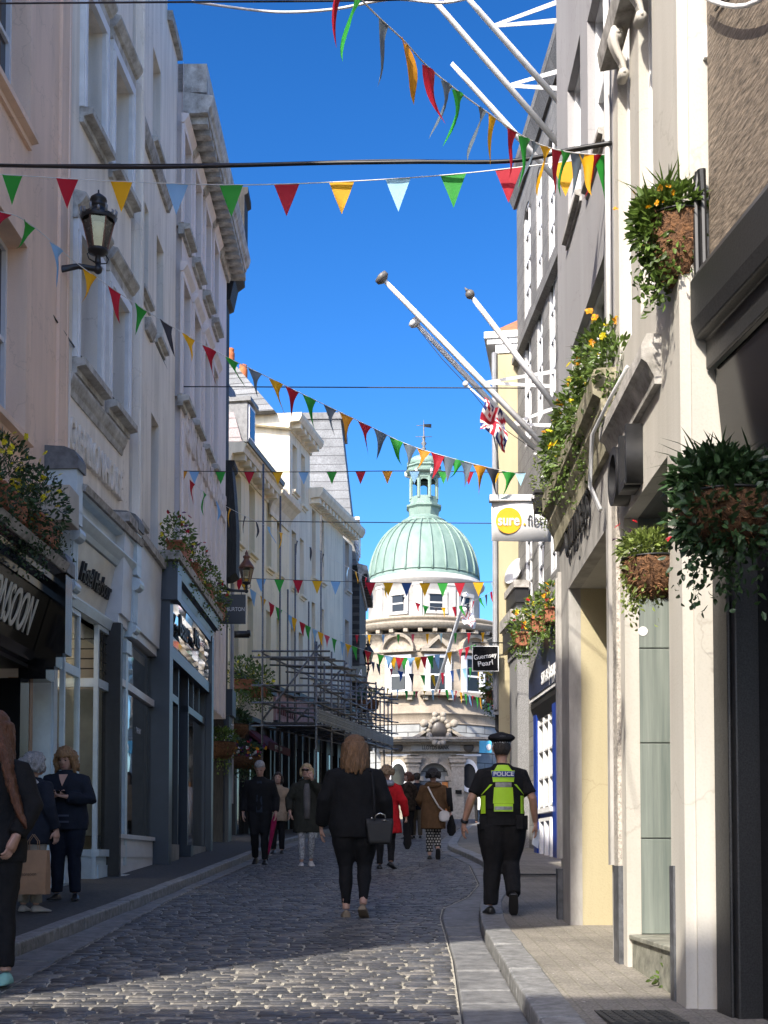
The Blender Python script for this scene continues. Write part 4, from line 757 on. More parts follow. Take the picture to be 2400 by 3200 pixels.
mb = MB(); G4.box(mb, f0-3.8, f0+.2, 0, .35, -.5, .26); mb.build('white_step', TRIM, G4.root)
# granite end pier with its stacked cornices
zq = G4.px(1600, 2000, .4)[1]; zq2 = G4.px(1580, 1905, .6)[1]; zq3 = G4.px(1600, 1810, .4)[1]; sP = e4g-1.2
mb = MB(); mb.mat(GRAN); G4.box(mb, sP, e4g-.2, 0, 0.232, -.5, zq-.25); G4.box(mb, sP-.05, e4g-.15, 0, 0.267, zq-.25, zq-.05); G4.box(mb, sP, e4g-.2, 0, 0.244, zq2+.12, zq3-.4)
mb.mat(BLACKM); G4.box(mb, sP-.2, e4g-.1, 0, 0.360, zq-.05, zq2-.12); G4.box(mb, sP-.1, e4g-.12, 0, 0.290, zq3-.4, zq3-.1)
mb.mat(OLDST); G4.box(mb, sP-.3, e4g, 0, 0.418, zq2-.12, zq2+.12); G4.box(mb, sP-.15, e4g-.05, 0, 0.319, zq3-.1, zq3+.05); G4.box(mb, sP-.21, e4g-.08, 0, 0.371, zq+.35, zq+.5); pr = mb.build('end_pier', None, G4.root)
# yellow gable
G5 = empty('yellow_house', (2.47, 27.45, gz(27.4)), -R(9), 'pale yellow house with its sunlit plain end wall and white eaves, behind the granite house', 'building')
zy = at(1560,1060,27.4).z-gz(27.4)
mb = MB(); mb.box(0,6,0,14,-.5,zy-.3); mb.build('wall', YELL, G5)
mb = MB(); mb.box(-.28,6,-.1,14.2,zy+.02,zy+.16); mb.box(-.22,6,-.06,14.1,zy-.10,zy+.02); mb.box(-.04,6,-.03,14.05,zy-.3,zy-.1); mb.build('eaves', TRIM, G5)
mb = MB(); mb.hexa([(-.2,0,zy+.16),(6,0,zy+.16),(6,14,zy+.16),(-.2,14,zy+.16)], [(2.2,2,zy+2.0),(6,2,zy+2.0),(6,12,zy+2.0),(2.2,12,zy+2.0)]); mb.build('roof', TERRA, G5)
mb = MB(); mb.box(-.12,.0,-.02,.1,2.9,zy-.3); mb.tube([(-.06,-.06,3),(-.06,-.06,zy-.3)], .05, 8); mb.build('drainpipe', mat('grey_pipe', (.32,.33,.35), .5), G5)
mb = MB(); mb.box(-.10,0,.3,3.5,2.6,3.3); mb.box(-.16,0,.2,3.6,3.3,3.45); mb.box(-.05,0,.4,12,-.3,2.6); mb.build('shop_front', BLACKM, G5)
G6 = empty('far_shop_row', (5.4, 42, gz(42)), R(-14), 'shaded row of grey shops running on towards the bank at the right', 'building')
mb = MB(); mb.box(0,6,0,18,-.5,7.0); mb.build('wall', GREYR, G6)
mb = MB(); mb.box(-.3,0,0,18,3.0,3.8); mb.box(-.1,0,0,18,-.3,3.0); mb.build('shop_front', BLACKM, G6)
# ---------------------------------------------------------------- domed bank at the end of the street
BY = 69.0; BX = at(1325, 1900, BY).x; BZ = gz(62)
BK = empty('domed_bank', (BX, BY, BZ), 0, 'round-fronted stone bank with a green copper dome and lantern, at the end of the street', 'building')
RB = 4.4
def bz(y, Y=BY-RB): return at(1325, y, Y).z-BZ
zc0, zc1 = bz(1965), bz(1945); zpar = bz(1924, BY-4.1); zdr = bz(1800, BY-3.1)
def ringed(prof): return prof
A0, A1 = pi-.3, 2*pi+.62
zb1, zb2 = bz(2228), bz(2262)
mb = MB(True); mb.sm = False
mb.lathe([(RB,-1.5),(RB,zb2-.02)], n=56, a0=A0, a1=A1); 
mb.lathe([(RB+.02,zb2-.02),(RB+.10,zb2),(RB+.10,zb2+.06),(RB+.02,zb2+.08),(RB,zb2+.08)], n=56, a0=A0, a1=A1)
mb.lathe([(RB,zb2+.08),(RB,zb1-.04),(RB+.05,zb1-.03),(RB+.05,zb1+.03),(RB,zb1+.05),(RB,zc0-1.15)], n=56, a0=A0, a1=A1); mb.build('wall', BANKST, BK, True)
LWST = coursed('bank_rusticated', (.36,.37,.36), (.33,.34,.33), (.07,.07,.07), 1.1, .50, .02, axes='cz', bump=1, gvar=.2)
mb = MB(); mb.lathe([(RB+.05,-1.5),(RB+.05,zb2-.03)], n=56, a0=A0, a1=A1); mb.build('rusticated_base', LWST, BK, True)
mb = MB(); z = zc0
mb.lathe([(RB,z-1.15),(RB+.06,z-1.13),(RB+.06,z-1.05),(RB+.03,z-1.03),(RB+.03,z-.45),(RB+.1,z-.42),(RB+.16,z-.25),(RB+.2,z-.2)], n=56, a0=A0, a1=A1)
mb.lathe([(RB+.2,z-.02),(RB+.55,z),(RB+.6,z+.12),(RB+.7,z+.22),(RB+.7,z+.3),(RB+.1,z+.42),(RB-.1,z+.42)], n=56, a0=A0, a1=A1); mb.build('cornice', BANKTR, BK, True)
mb = MB(); mb.box(RB+.16, RB+.5, -.11, .11, zc0-.2, zc0-.01); mo = mb.build('modillion', BANKTR, BK)
for i in range(26):
    q = mo if i == 0 else mo.copy()
    if i: C.objects.link(q); q.parent = BK
    q.rotation_euler.z = A0+.1+(A1-A0-.2)*i/25
mb = MB(); mb.lathe([(RB-.15,zc0+.4),(RB-.15,zpar-.15),(RB-.05,zpar-.12),(RB-.05,zpar),(RB-1.3,zpar)], n=56, a0=A0, a1=A1); mb.build('parapet', BANKTR, BK, True)
WB = mat('white_stone_drum', (.50,.485,.455), .7, var=.1, bump=.1); RD = 3.02
mb = MB(); mb.lathe([(RD,zc0+.2),(RD,zdr-.35),(RD+.04,zdr-.33),(RD+.10,zdr-.22),(RD+.26,zdr-.1),(RD+.28,zdr),(RD+.12,zdr+.04),(RD+.1,zdr+.2),(RD-.05,zdr+.28)], n=64); mb.build('drum', WB, BK, True)
# dome with standing seams
zd0 = zdr+.22; zd1 = bz(1612, BY-1)
mb = MB(True); prof = [(RD-.0,zd0),(RD+.01,zd0+.12),(RD-.05,zd0+.2)]; Hd = zd1-zd0-.2
for i in range(1, 19): t = (pi/2*.93)*i/18; prof.append(((RD-.05)*cos(t)**.92, zd0+.2+Hd*sin(t)/sin(pi/2*.93)))
mb.lathe(prof, n=72); dm = mb.build('dome', COPPER, BK, True)
for i in range(26):
    a_ = 2*pi*i/26; mb = MB(True); mb.tube([((r+.03)*cos(a_), (r+.03)*sin(a_), zz+.01) for r, zz in prof[2:]], .055, 6); mb.build('rib', COPPER, dm)
mb = MB(True)
for zz, r in ((zd0+.28, RD-.02),(zd0+.2+Hd*.55,(RD-.05)*.84)): mb.tube([((r)*cos(t), r*sin(t), zz) for t in [2*pi*j/72 for j in range(73)]], .025, 5)
mb.build('seam', COPPER, dm)
# lantern
L0 = zd1-.15; zl_ = lambda y: bz(y, BY)
mb = MB(); n8 = 8
r0 = .82; prf = [(1.22,L0-.05),(1.22,L0+.08),(1.0,L0+.2),(.85,L0+.32)]; mb.lathe(prf, n=32)
zq0, zq1, zq2, zq3, zq4 = zl_(1590), zl_(1565), zl_(1502), zl_(1490), zl_(1440)
mb.lathe([(.85,L0+.3),(.9,zq0-.1),(1.02,zq0),(1.02,zq0+.1),(.86,zq0+.16),(.80,zq0+.2),(.80,zq1+.12)], n=8, a0=pi/8, a1=2*pi+pi/8)
for i in range(8):
    a_ = pi/8+2*pi*i/8; c = Vector((.76*cos(a_), .76*sin(a_), 0)); mb.tube([c+Vector((0,0,zq1)), c+Vector((0,0,zq2))], .10, 6)
    b_ = pi/8+2*pi*(i+1)/8; d_ = Vector((.76*cos(b_), .76*sin(b_), 0)); k = 8
    for j in range(k):      # arched heads between the posts
        t0, t1 = j/k, (j+1)/k; f = lambda t: zq2-.02-.35*(1-sqrt(max(0,1-(2*t-1)**2)))*1.0
        p0, p1 = c.lerp(d_, t0), c.lerp(d_, t1); mb.quad(p0+Vector((0,0,f(t0)-.05)), p1+Vector((0,0,f(t1)-.05)), p1+Vector((0,0,zq2+.2)), p0+Vector((0,0,zq2+.2)))
mb.lathe([(.80,zq2),(.82,zq2+.2),(1.08,zq2+.32),(1.10,zq2+.42),(.92,zq2+.52),(.93,zq2+.62),(1.02,zq2+.66),(.90,zq2+.8)], n=8, a0=pi/8, a1=2*pi+pi/8)
lt = mb.build('lantern', COPPER, BK)
mb = MB(True); zt = zq2+.8; hc = zl_(1420)-zt
mb.lathe([(.88*1.0,zt),(.93,zt+hc*.18),(.86,zt+hc*.42),(.68,zt+hc*.62),(.44,zt+hc*.78),(.24,zt+hc*.92),(.12,zt+hc*1.05),(.07,zt+hc*1.3),(.05,zt+hc*1.45)], n=24); mb.build('lantern_cap', mat('scaled_copper', (.21,.31,.26), .6, var=.3, scale=9, bump=.6, bscale=6, dark=(.12,.20,.17)), lt, True)
mb = MB(True); zv = zl_(1330); zv0 = zt+hc*1.3
mb.lathe([(.05,zv0),(.13,zv0+.12),(.05,zv0+.25),(.16,zv0+.4),(.06,zv0+.55),(.1,zv0+.66),(.04,zv0+.75),(.03,zv),(.01,zv+.3)], n=12); mb.tube([(-.45,0,zv-.62),(.45,0,zv-.62)], .02, 5); mb.tube([(0,-.4,zv-.7),(0,.4,zv-.7)], .02, 5); mb.ball((0,0,zv-.65), .09)
mb.add([(.02,0,zv-.08),(.42,.02,zv-.12),(.42,.02,zv+.1),(.02,0,zv+.08),(.02,-.012,zv-.08),(.42,.008,zv-.12),(.42,.008,zv+.1),(.02,-.012,zv+.08)], [(0,1,2,3),(4,5,6,7),(0,1,5,4),(3,2,6,7),(1,2,6,5)]); mb.tube([(-.4,0,zv),(.0,0,zv)], .02, 5); mb.build('weather_vane', LEAD, lt)
for i in range(4):
    a_ = pi+.32+i*.82; mb = MB(True); c = Vector((1.02*cos(a_), 1.02*sin(a_), zq2+.12)); mb.tube([c, c+Vector((.0,-.0,.26))], .08, 10); mb.tube([c, Vector((.8*cos(a_),.8*sin(a_),zq2+.1))], .02, 5); mb.build('floodlight', TRIM, lt)
# windows set round the curve
def frame_at(a_, r):
    c, s_ = cos(a_), sin(a_); return lambda t, o, z: ((r+o)*c-t*s_, (r+o)*s_+t*c, z)
def cbox(mb, f, t0, t1, o0, o1, z0, z1): mb.hexa([f(t0,o0,z0),f(t1,o0,z0),f(t1,o1,z0),f(t0,o1,z0)], [f(t0,o0,z1),f(t1,o0,z1),f(t1,o1,z1),f(t0,o1,z1)])
def ang(x): return -pi/2+math.asin(max(-.98, min(.98, (at(x,2000,BY-RB*.9).x-BX)/RB)))
zw0, zw1 = bz(2162), bz(2055)
for i, (x_, ped) in enumerate(((1246,'arch'),(1366,'tri'),(1478,'arch'))):
    f = frame_at(ang(x_), RB); hw = .47; mb = MB()
    for sg in (-1, 1): cbox(mb, f, sg*hw-.0, sg*(hw+.22), -.05, .13, zw0, zw1); cbox(mb, f, sg*(hw-.09), sg*hw, -.02, .07, zw0, zw1)
    cbox(mb, f, -hw-.22, hw+.22, -.05, .15, zw1, zw1+.16); cbox(mb, f, -hw, hw, -.02, .07, zw0, zw0+.12); cbox(mb, f, -hw, hw, -.02, .06, (zw0+zw1)/2-.05, (zw0+zw1)/2+.05)
    wv = mb.build('window', TRIM, BK); mb = MB(); cbox(mb, f, -hw+.05, hw-.05, -.02, .03, zw0+.1, zw1); mb.build('pane', DGLASS, wv)
    mb = MB(); cbox(mb, f, -hw-.45, hw+.45, -.05, .42, zw0-.2, zw0-.02); cbox(mb, f, -hw-.3, -hw-.05, 0, .26, zw0-.42, zw0-.2); cbox(mb, f, hw+.05, hw+.3, 0, .26, zw0-.42, zw0-.2); mb.build('sill', BANKTR, wv)
    mb = MB(); cbox(mb, f, -hw-.4, hw+.4, -.1, .35, zw1+.28, zw1+.42)
    if ped == 'arch':
        k = 14; pts = [(-(hw+.42)*cos(pi*j/k), .85*sin(pi*j/k)) for j in range(k+1)]
        for (a, b), (c, d) in zip(pts, pts[1:]): mb.hexa([f(a,-.1,zw1+.42+b), f(c,-.1,zw1+.42+d), f(c*.84,-.1,zw1+.42+d*.80), f(a*.84,-.1,zw1+.42+b*.80)], [f(a,.35,zw1+.42+b), f(c,.35,zw1+.42+d), f(c*.84,.3,zw1+.42+d*.80), f(a*.84,.3,zw1+.42+b*.80)])
    else:
        mb.add([f(x,o,z) for o in (-.1,.36) for x,z in ((-hw-.45,zw1+.42),(0,zw1+1.12),(hw+.45,zw1+.42),(hw+.05,zw1+.42),(0,zw1+.92),(-hw-.05,zw1+.42))], [(0,1,4,5),(1,2,3,4),(6,11,10,7),(7,10,9,8),(0,6,7,1),(1,7,8,2),(5,4,10,11),(4,3,9,10),(0,5,11,6),(2,8,9,3)])
    mb.build('pediment', BANKTR, wv)
zw0, zw1 = bz(1908, BY-RD), bz(1856, BY-RD)
for x_ in (1245, 1362, 1455):
    f = frame_at(-pi/2+math.asin(max(-.95, min(.95, (at(x_,1900,BY-RD*.9).x-BX)/RD))), RD); hw = .42; mb = MB()
    for sg in (-1, 1): cbox(mb, f, sg*hw, sg*(hw+.17), -.05, .1, zw0, zw1); cbox(mb, f, sg*(hw-.08), sg*hw, 0, .05, zw0, zw1)
    cbox(mb, f, -hw-.17, hw+.17, -.05, .12, zw1, zw1+.2); cbox(mb, f, -hw-.17, hw+.17, -.05, .14, zw0-.16, zw0); cbox(mb, f, -hw, hw, 0, .05, (zw0+zw1)/2-.04, (zw0+zw1)/2+.04)
    wv = mb.build('window', WB, BK); mb = MB(); cbox(mb, f, -hw+.07, hw-.07, -.02, .02, zw0, zw1); mb.build('pane', DGLASS, wv)
for x_ in (1190, 1305, 1410):
    f = frame_at(-pi/2+math.asin(max(-.97, min(.97, (at(x_,1900,BY-RD*.9).x-BX)/RD))), RD); mb = MB(); cbox(mb, f, -.22, .22, -.05, .1, zc0+.4, zdr-.3); cbox(mb, f, -.28, .28, -.05, .14, zdr-.45, zdr-.3); cbox(mb, f, -.26, .26, -.05, .14, zc0+.4, zc0+.75); mb.build('pilaster', WB, BK)
# door case
DY = BY-RB-.35; dxl, dxr = at(1190,2400,DY).x-BX, at(1490,2400,DY).x-BX; yl = DY-BY
def dz(y): return at(1325,y,DY).z-BZ
zen = dz(2321); zem = dz(2350); zbase = -1.2
dcx = at(1357,2480,DY).x-BX; zsp = dz(2430); ra = at(1402,2480,DY).x-BX-dcx
mb = MB(); k = 20     # wall with the arched opening
y0_, y1_ = yl, yl+.9
def fr(a, b, c, d): mb.box(a, b, y0_, y1_, c, d)
fr(dxl, dcx-ra, zbase, zem); fr(dcx+ra, dxr, zbase, zem)
pts = [(dcx-ra*cos(pi*j/k), zsp+ra*sin(pi*j/k)) for j in range(k+1)]
for (a, b), (c, d) in zip(pts, pts[1:]): mb.hexa([(a,y0_,b),(c,y0_,d),(c,y0_,zem),(a,y0_,zem)], [(a,y1_,b),(c,y1_,d),(c,y1_,zem),(a,y1_,zem)])
dc = mb.build('door_case', BANKTR, BK)
mb = MB()
for (a, b), (c, d) in zip(pts, pts[1:]):
    q = 1.24; f = lambda x, zz, s_: (dcx+(x-dcx)*s_, zsp+(zz-zsp)*s_)
    A_, B_ = f(a,b,q), f(c,d,q); mb.hexa([(a,yl-.12,b),(c,yl-.12,d),(B_[0],yl-.12,B_[1]),(A_[0],yl-.12,A_[1])], [(a,yl+.01,b),(c,yl+.01,d),(B_[0],yl+.01,B_[1]),(A_[0],yl+.01,A_[1])])
for sg in (-1, 1): mb.box(min(dcx+sg*ra,dcx+sg*ra*1.24), max(dcx+sg*ra,dcx+sg*ra*1.24), yl-.12, yl+.01, zbase, zsp); mb.box(dcx+sg*ra*1.12-.28, dcx+sg*ra*1.12+.28, yl-.2, yl-.0, zsp-.16, zsp+.06)
mb.hexa([(dcx-.14,yl-.25,zsp+ra*.98),(dcx+.14,yl-.25,zsp+ra*.98),(dcx+.14,yl,zsp+ra*.98),(dcx-.14,yl,zsp+ra*.98)], [(dcx-.22,yl-.25,zsp+ra*1.38),(dcx+.22,yl-.25,zsp+ra*1.38),(dcx+.22,yl,zsp+ra*1.38),(dcx-.22,yl,zsp+ra*1.38)]); mb.build('arch_moulding', BANKTR, dc)
mb = MB()
for x_ in (1290, 1430):
    xx = at(x_,2480,DY).x-BX; mb.box(xx-.32,xx+.32,yl-.22,yl,zbase,zem-.35); mb.box(xx-.38,xx+.38,yl-.28,yl,zbase,zbase+1.7); mb.box(xx-.42,xx+.42,yl-.32,yl,zem-.55,zem-.35); mb.box(xx-.36,xx+.36,yl-.26,yl,zem-.75,zem-.66); mb.box(xx-.47,xx+.47,yl-.36,yl,zem-.35,zem-.25)
    for i in range(5): mb.box(xx-.325,xx+.325,yl-.223,yl,zbase+2+i*.62,zbase+2.02+i*.62)
mb.build('pilaster', BANKTR, dc)
mb = MB(); mb.box(dxl-.1,dxr+.1,yl-.2,yl+1,zem,zen); mb.box(dxl-.5,dxr+.5,yl-.75,yl+1,zen,zen+.1); mb.box(dxl-.6,dxr+.6,yl-.85,yl+1,zen+.1,zen+.22); mb.box(dxl-.25,dxr+.25,yl-.45,yl+1,zen-.12,zen); mb.build('entablature', BANKTR, dc)
mb = MB(); tx = at(1362,2335,DY).x-BX; tw = 1.35*at(1402,2480,DY).x*0+1.6
xa, xb = at(1285,2335,DY).x-BX, at(1437,2335,DY).x-BX; mb.box(xa,xb,yl-.24,yl-.2,dz(2348),dz(2324)); sg_ = mb.build('name_panel', mat('pale_name_stone', (.36,.34,.30), .6), dc)
fit_text('LLOYDS BANK', at(1403,2340,DY).x-at(1318,2340,DY).x, .21, BLACKM, sg_, ((xa+xb)/2,yl-.245,dz(2337)), (R(90),0,0), .01, bold=.01)
# swan pediment and cartouche
zt0 = zen+.22; pk = dz(2272)-zt0; k = 14; cxp = at(1370,2300,DY).x-BX; hw = at(1462,2300,DY).x-BX-cxp
for sg in (-1, 1):
    mb = MB(); pr = [(cxp+sg*hw*(1-t*.82), zt0+pk*(.5-.5*cos(pi*t))) for t in [j/k for j in range(k+1)]]
    for (a, b), (c, d) in zip(pr, pr[1:]): mb.hexa([(a,yl-.7,b),(c,yl-.7,d),(c,yl-.7,d-.2),(a,yl-.7,b-.2)], [(a,yl+.2,b),(c,yl+.2,d),(c,yl+.2,d-.2),(a,yl+.2,b-.2)])
    for (a, b), (c, d) in zip(pr, pr[1:]): mb.hexa([(a,yl-.25,b-.1),(c,yl-.25,d-.1),(c,yl-.25,zt0),(a,yl-.25,zt0)], [(a,yl+.2,b-.1),(c,yl+.2,d-.1),(c,yl+.2,zt0),(a,yl+.2,zt0)])
    mb.build('swan_pediment', BANKTR, dc)
mb = MB(True); zc_ = zt0+pk*.55
for j in range(16): t = 2*pi*j/16; mb.ball((cxp+.52*cos(t), yl-.72, zc_+.62*sin(t)), (.17,.14,.17) if j % 2 else (.13,.12,.13), 8, 6)
for sg in (-1, 1): mb.tube([(cxp+sg*.75,yl-.7,zc_+.35),(cxp+sg*.75,yl-.9,zc_+.35)], .2, 12); mb.ball((cxp+sg*.2,yl-.72,zc_+.8), .16, 8, 6)
ct = mb.build('cartouche', BANKTR, dc); mb = MB(True); mb.ball((cxp,yl-.7,zc_), (.42,.15,.5), 16, 10); mb.build('dark_medallion', mat('bronze_medallion', (.06,.05,.04), .4, bump=.5, bscale=8), ct)
for x_ in (1244, 1465):
    xx = at(x_,2440,DY).x-BX; zz_ = dz(2425); mb = MB(); k = 24
    for j in range(k):
        t0, t1 = 2*pi*j/k, 2*pi*(j+1)/k; E = lambda t, s_: (xx+.36*s_*cos(t), zz_+.62*s_*sin(t)); a, b, c, d = E(t0,1), E(t1,1), E(t1,1.35), E(t0,1.35)
        mb.hexa([(p[0],yl-.1,p[1]) for p in (a,b,c,d)], [(p[0],yl,p[1]) for p in (a,b,c,d)])
    mb.box(xx-.62,xx+.62,yl-.04,yl,zz_+1.0,zz_+1.1); w_ = mb.build('oval_window', TRIM, dc); mb = MB(); mb.prism([(xx+.36*cos(2*pi*j/k), yl-.03, zz_+.62*sin(2*pi*j/k)) for j in range(k)], (0,.02,0)); mb.build('pane', DGLASS, w_)
    mb = MB(True); xr = at(1243 if x_ < 1300 else 1464,2337,DY).x-BX; mb.ball((xr,yl-.22,dz(2337)), (.26,.06,.26), 16, 8); mb.build('roundel', mat('bronze_medallion', (.06,.05,.04), .4), dc)
mb = MB(); mb.box(dcx-ra,dcx+ra,yl+.9,yl+1.0,zbase,zsp+ra); mb.build('door_lobby', FLOORD, dc)
mb = MB(); mb.box(dcx+ra*.55,dcx+ra-.02,yl+.35,yl+.45,zbase,zsp-.2); mb.build('door', CEDAR, dc)
mb = MB(); xx = at(1432,2475,DY).x-BX; mb.box(xx-.16,xx+.16,yl-.35,yl-.32,dz(2482),dz(2470)); mb.build('plaque', BLACK, dc)
# straight wing to the right
mb = MB(); d_ = Vector((cos(A1), sin(A1), 0)); t_ = Vector((-d_.y, d_.x, 0)); p0 = d_*RB
mb.hexa([p0+Vector((0,0,-1.5)), p0+t_*14+Vector((0,0,-1.5)), p0+t_*14-d_*5+Vector((0,0,-1.5)), p0-d_*5+Vector((0,0,-1.5))], [p0+Vector((0,0,zc0)), p0+t_*14+Vector((0,0,zc0)), p0+t_*14-d_*5+Vector((0,0,zc0)), p0-d_*5+Vector((0,0,zc0))]); q = d_*.6
mb.hexa([p0+Vector((0,0,zc0)), p0+q+Vector((0,0,zc0)), p0+q+t_*14+Vector((0,0,zc0)), p0+t_*14+Vector((0,0,zc0))], [p0+Vector((0,0,zc0+.3)), p0+q+Vector((0,0,zc0+.3)), p0+q+t_*14+Vector((0,0,zc0+.3)), p0+t_*14+Vector((0,0,zc0+.3))]); mb.build('side_wing', BANKTR, BK)
d2 = Vector((cos(A0), sin(A0), 0)); t2 = Vector((d2.y, -d2.x, 0)); p0 = d2*RB; mb = MB()
mb.hexa([p0+Vector((0,0,-1.5)), p0+t2*12+Vector((0,0,-1.5)), p0+t2*12-d2*5+Vector((0,0,-1.5)), p0-d2*5+Vector((0,0,-1.5))], [p0+Vector((0,0,zc0)), p0+t2*12+Vector((0,0,zc0)), p0+t2*12-d2*5+Vector((0,0,zc0)), p0-d2*5+Vector((0,0,zc0))]); mb.build('side_wing', BANKTR, BK)
# ---------------------------------------------------------------- scaffolding
def lerp(a, b, t): return a+(b-a)*t
SC = empty('scaffolding', (-1.7, 33.0, gz(33)), 0, 'galvanised tube scaffolding with a boarded deck along the cream houses on the left', 'scaffolding')
def so_(t): return Vector((lerp(-1.75,.30,t), lerp(33,49.5,t), 0))
def si_(t): return Vector((lerp(-3.15,-1.25,t), lerp(33,48,t), 0))
so0 = Vector((-1.7,33,gz(33)))
def S_(p, z): return Vector((p.x, p.y, 0)) - Vector((so0.x, so0.y, 0)) + Vector((0,0,z-so0.z+0))
zdk, zdk2 = at(1000,2262,33).z, at(1000,2262,33).z+.02
zt_ = at(1000,2035,33).z
def tube1(name, a, b, r=.026, m=STEEL, n=8):
    mb = MB(True); d = (b-a); mb.tube([a, a+d*.5, b], r, n); return mb.build(name, m, SC)
tall = {0:1450, 1:1550, 2:1700, 3:1880, 4:1610, 5:2020, 6:2030, 7:2050}
for i in range(8):
    t = i/7; o, q = so_(t), si_(t); g0 = gz(o.y)+.05; dz = lerp(0, .85, t)
    tube1('upright_pole', S_(o, g0), S_(o, zt_+dz+.25)); 
    up = at(lerp(855,1060,min(1,i/4)), tall[i], q.y).z if i < 5 else zt_+dz+.5
    tube1('upright_pole', S_(q, g0), S_(q, max(zt_+dz, up)))
    sl = tube1('pole_sleeve', S_(o, g0), S_(o, g0+1.35), .034, TRIM)
    for zz in (zdk+dz-.05, zdk+dz+.55, zdk+dz+1.0, zt_+dz, zt_+dz-.16):
        e = (o-q).normalized()*.35; tube1('transom', S_(q-e*.8, zz), S_(o+e, zz))
    if i < 7:
        m_ = (t+.5/7); o2, q2 = so_(m_), si_(m_); tube1('transom', S_(q2, zt_+lerp(0,.85,m_)-.08), S_(o2+(o2-q2).normalized()*.3, zt_+lerp(0,.85,m_)-.08)); tube1('upright_pole', S_(o2, zdk+lerp(0,.85,m_)), S_(o2, zt_+lerp(0,.85,m_)-.2))
        if i in (1, 3): tube1('upright_pole', S_(q2, zdk), S_(q2, zt_+2.6-.3*i))
for f in (so_, si_):
    for dz in (.55, 1.0): tube1('ledger', S_(f(0), zdk+dz), S_(f(1), zdk+dz+.85))
    tube1('ledger', S_(f(0), zt_-.06), S_(f(1), zt_+.79)); tube1('ledger', S_(f(0), zdk-.08), S_(f(1), zdk+.77))
for a_, b_ in ((.0,0),(.28,.14),(.55,.41),(.8,.7)):
    p, q = si_(max(0,a_-.02)), so_(a_+.03); tube1('brace', S_(p, zdk+.1+a_*.85), S_(q, zt_+.25+a_*.85), .028)
mb = MB()
for k in range(6):
    u0, u1 = k/6+.012, (k+1)/6-.012; a = [S_(lerp(si_(t), so_(t), u), zdk+t*.85) for t, u in ((0,u0),(1,u0),(1,u1),(0,u1))]; mb.hexa(a, [p+Vector((0,0,.045)) for p in a])
mb.build('deck_board', mat('dark_scaffold_board', (.06,.055,.05), .8, var=.3, scale=6), SC)
for k in range(2):
    mb = MB(); z0_ = zdk+.06+.17*k; u = 1.02
    for j in range(4):
        zz = z0_+.04*j; a = [lerp(si_(t), so_(t), u) for t in (0,1)]; n_ = .018 if j % 2 else 0
        mb.hexa([S_(a[0]+Vector((n_,0,0)),zz), S_(a[1]+Vector((n_,0,0)),zz+.85), S_(a[1]+Vector((n_+.02,0,0)),zz+.85), S_(a[0]+Vector((n_+.02,0,0)),zz)], [S_(a[0]+Vector((n_,0,0)),zz+.038), S_(a[1]+Vector((n_,0,0)),zz+.888), S_(a[1]+Vector((n_+.02,0,0)),zz+.888), S_(a[0]+Vector((n_+.02,0,0)),zz+.038)])
    mb.build('toe_board', mat('grey_batten', (.27,.27,.26), .7, var=.2), SC)
cl = MB(True); cl.ball((0,0,0), (.055,.055,.05), 6, 4); cl = cl.build('coupler', STEEL, SC); first = True
for i in range(8):
    t = i/7
    for f in (so_, si_):
        for zz in (zdk+.55, zdk+1.0, zt_, zdk-.05):
            q = cl if first else cl.copy()
            if not first: C.objects.link(q); q.parent = SC
            first = False; q.location = S_(f(t), zz+.85*t)
# ---------------------------------------------------------------- pennants
PC = {'g':(.03,.30,.04),'r':(.42,.012,.03),'y':(.72,.38,.01),'b':(.22,.42,.68),'n':(.03,.08,.25),'d':(.13,.17,.21),'o':(.62,.27,.02),'p':(.62,.08,.13),'l':(.38,.66,.80),'k':(.04,.04,.05)}
def clothm(key):
    nm = 'pennant_cloth_'+key
    if nm in _mc: return _mc[nm]
    m, t, b = nodes(nm); _mc[nm] = m; N = t.nodes.new; L = t.links.new; c = PC[key]
    b.inputs['Base Color'].default_value = rgb(c); b.inputs['Roughness'].default_value = .6; b.inputs['Specular IOR Level'].default_value = .25
    tr = N('ShaderNodeBsdfTranslucent'); tr.inputs[0].default_value = rgb(tuple(min(1,v*1.3+.01) for v in c)); mx = N('ShaderNodeMixShader'); mx.inputs[0].default_value = .4
    n = N('ShaderNodeTexNoise'); n.inputs['Scale'].default_value = 30; bp = N('ShaderNodeBump'); bp.inputs['Strength'].default_value = .2; L(n.outputs[0], bp.inputs['Height']); L(bp.outputs[0], b.inputs['Normal'])
    L(b.outputs[0], mx.inputs[1]); L(tr.outputs[0], mx.inputs[2]); L(mx.outputs[0], t.nodes['Material Output'].inputs[0]); return m
def spline(pts, t):
    n = len(pts)-1; x = t*n; i = min(int(x), n-1); f = x-i; p0, p1, p2, p3 = pts[max(i-1,0)], pts[i], pts[i+1], pts[min(i+2,n)]
    return .5*((2*p1)+(p2-p0)*f+(2*p0-5*p1+4*p2-p3)*f*f+(3*p1-p0-3*p2+p3)*f*f*f)
STRING = mat('white_tape', (.7,.7,.68), .7)
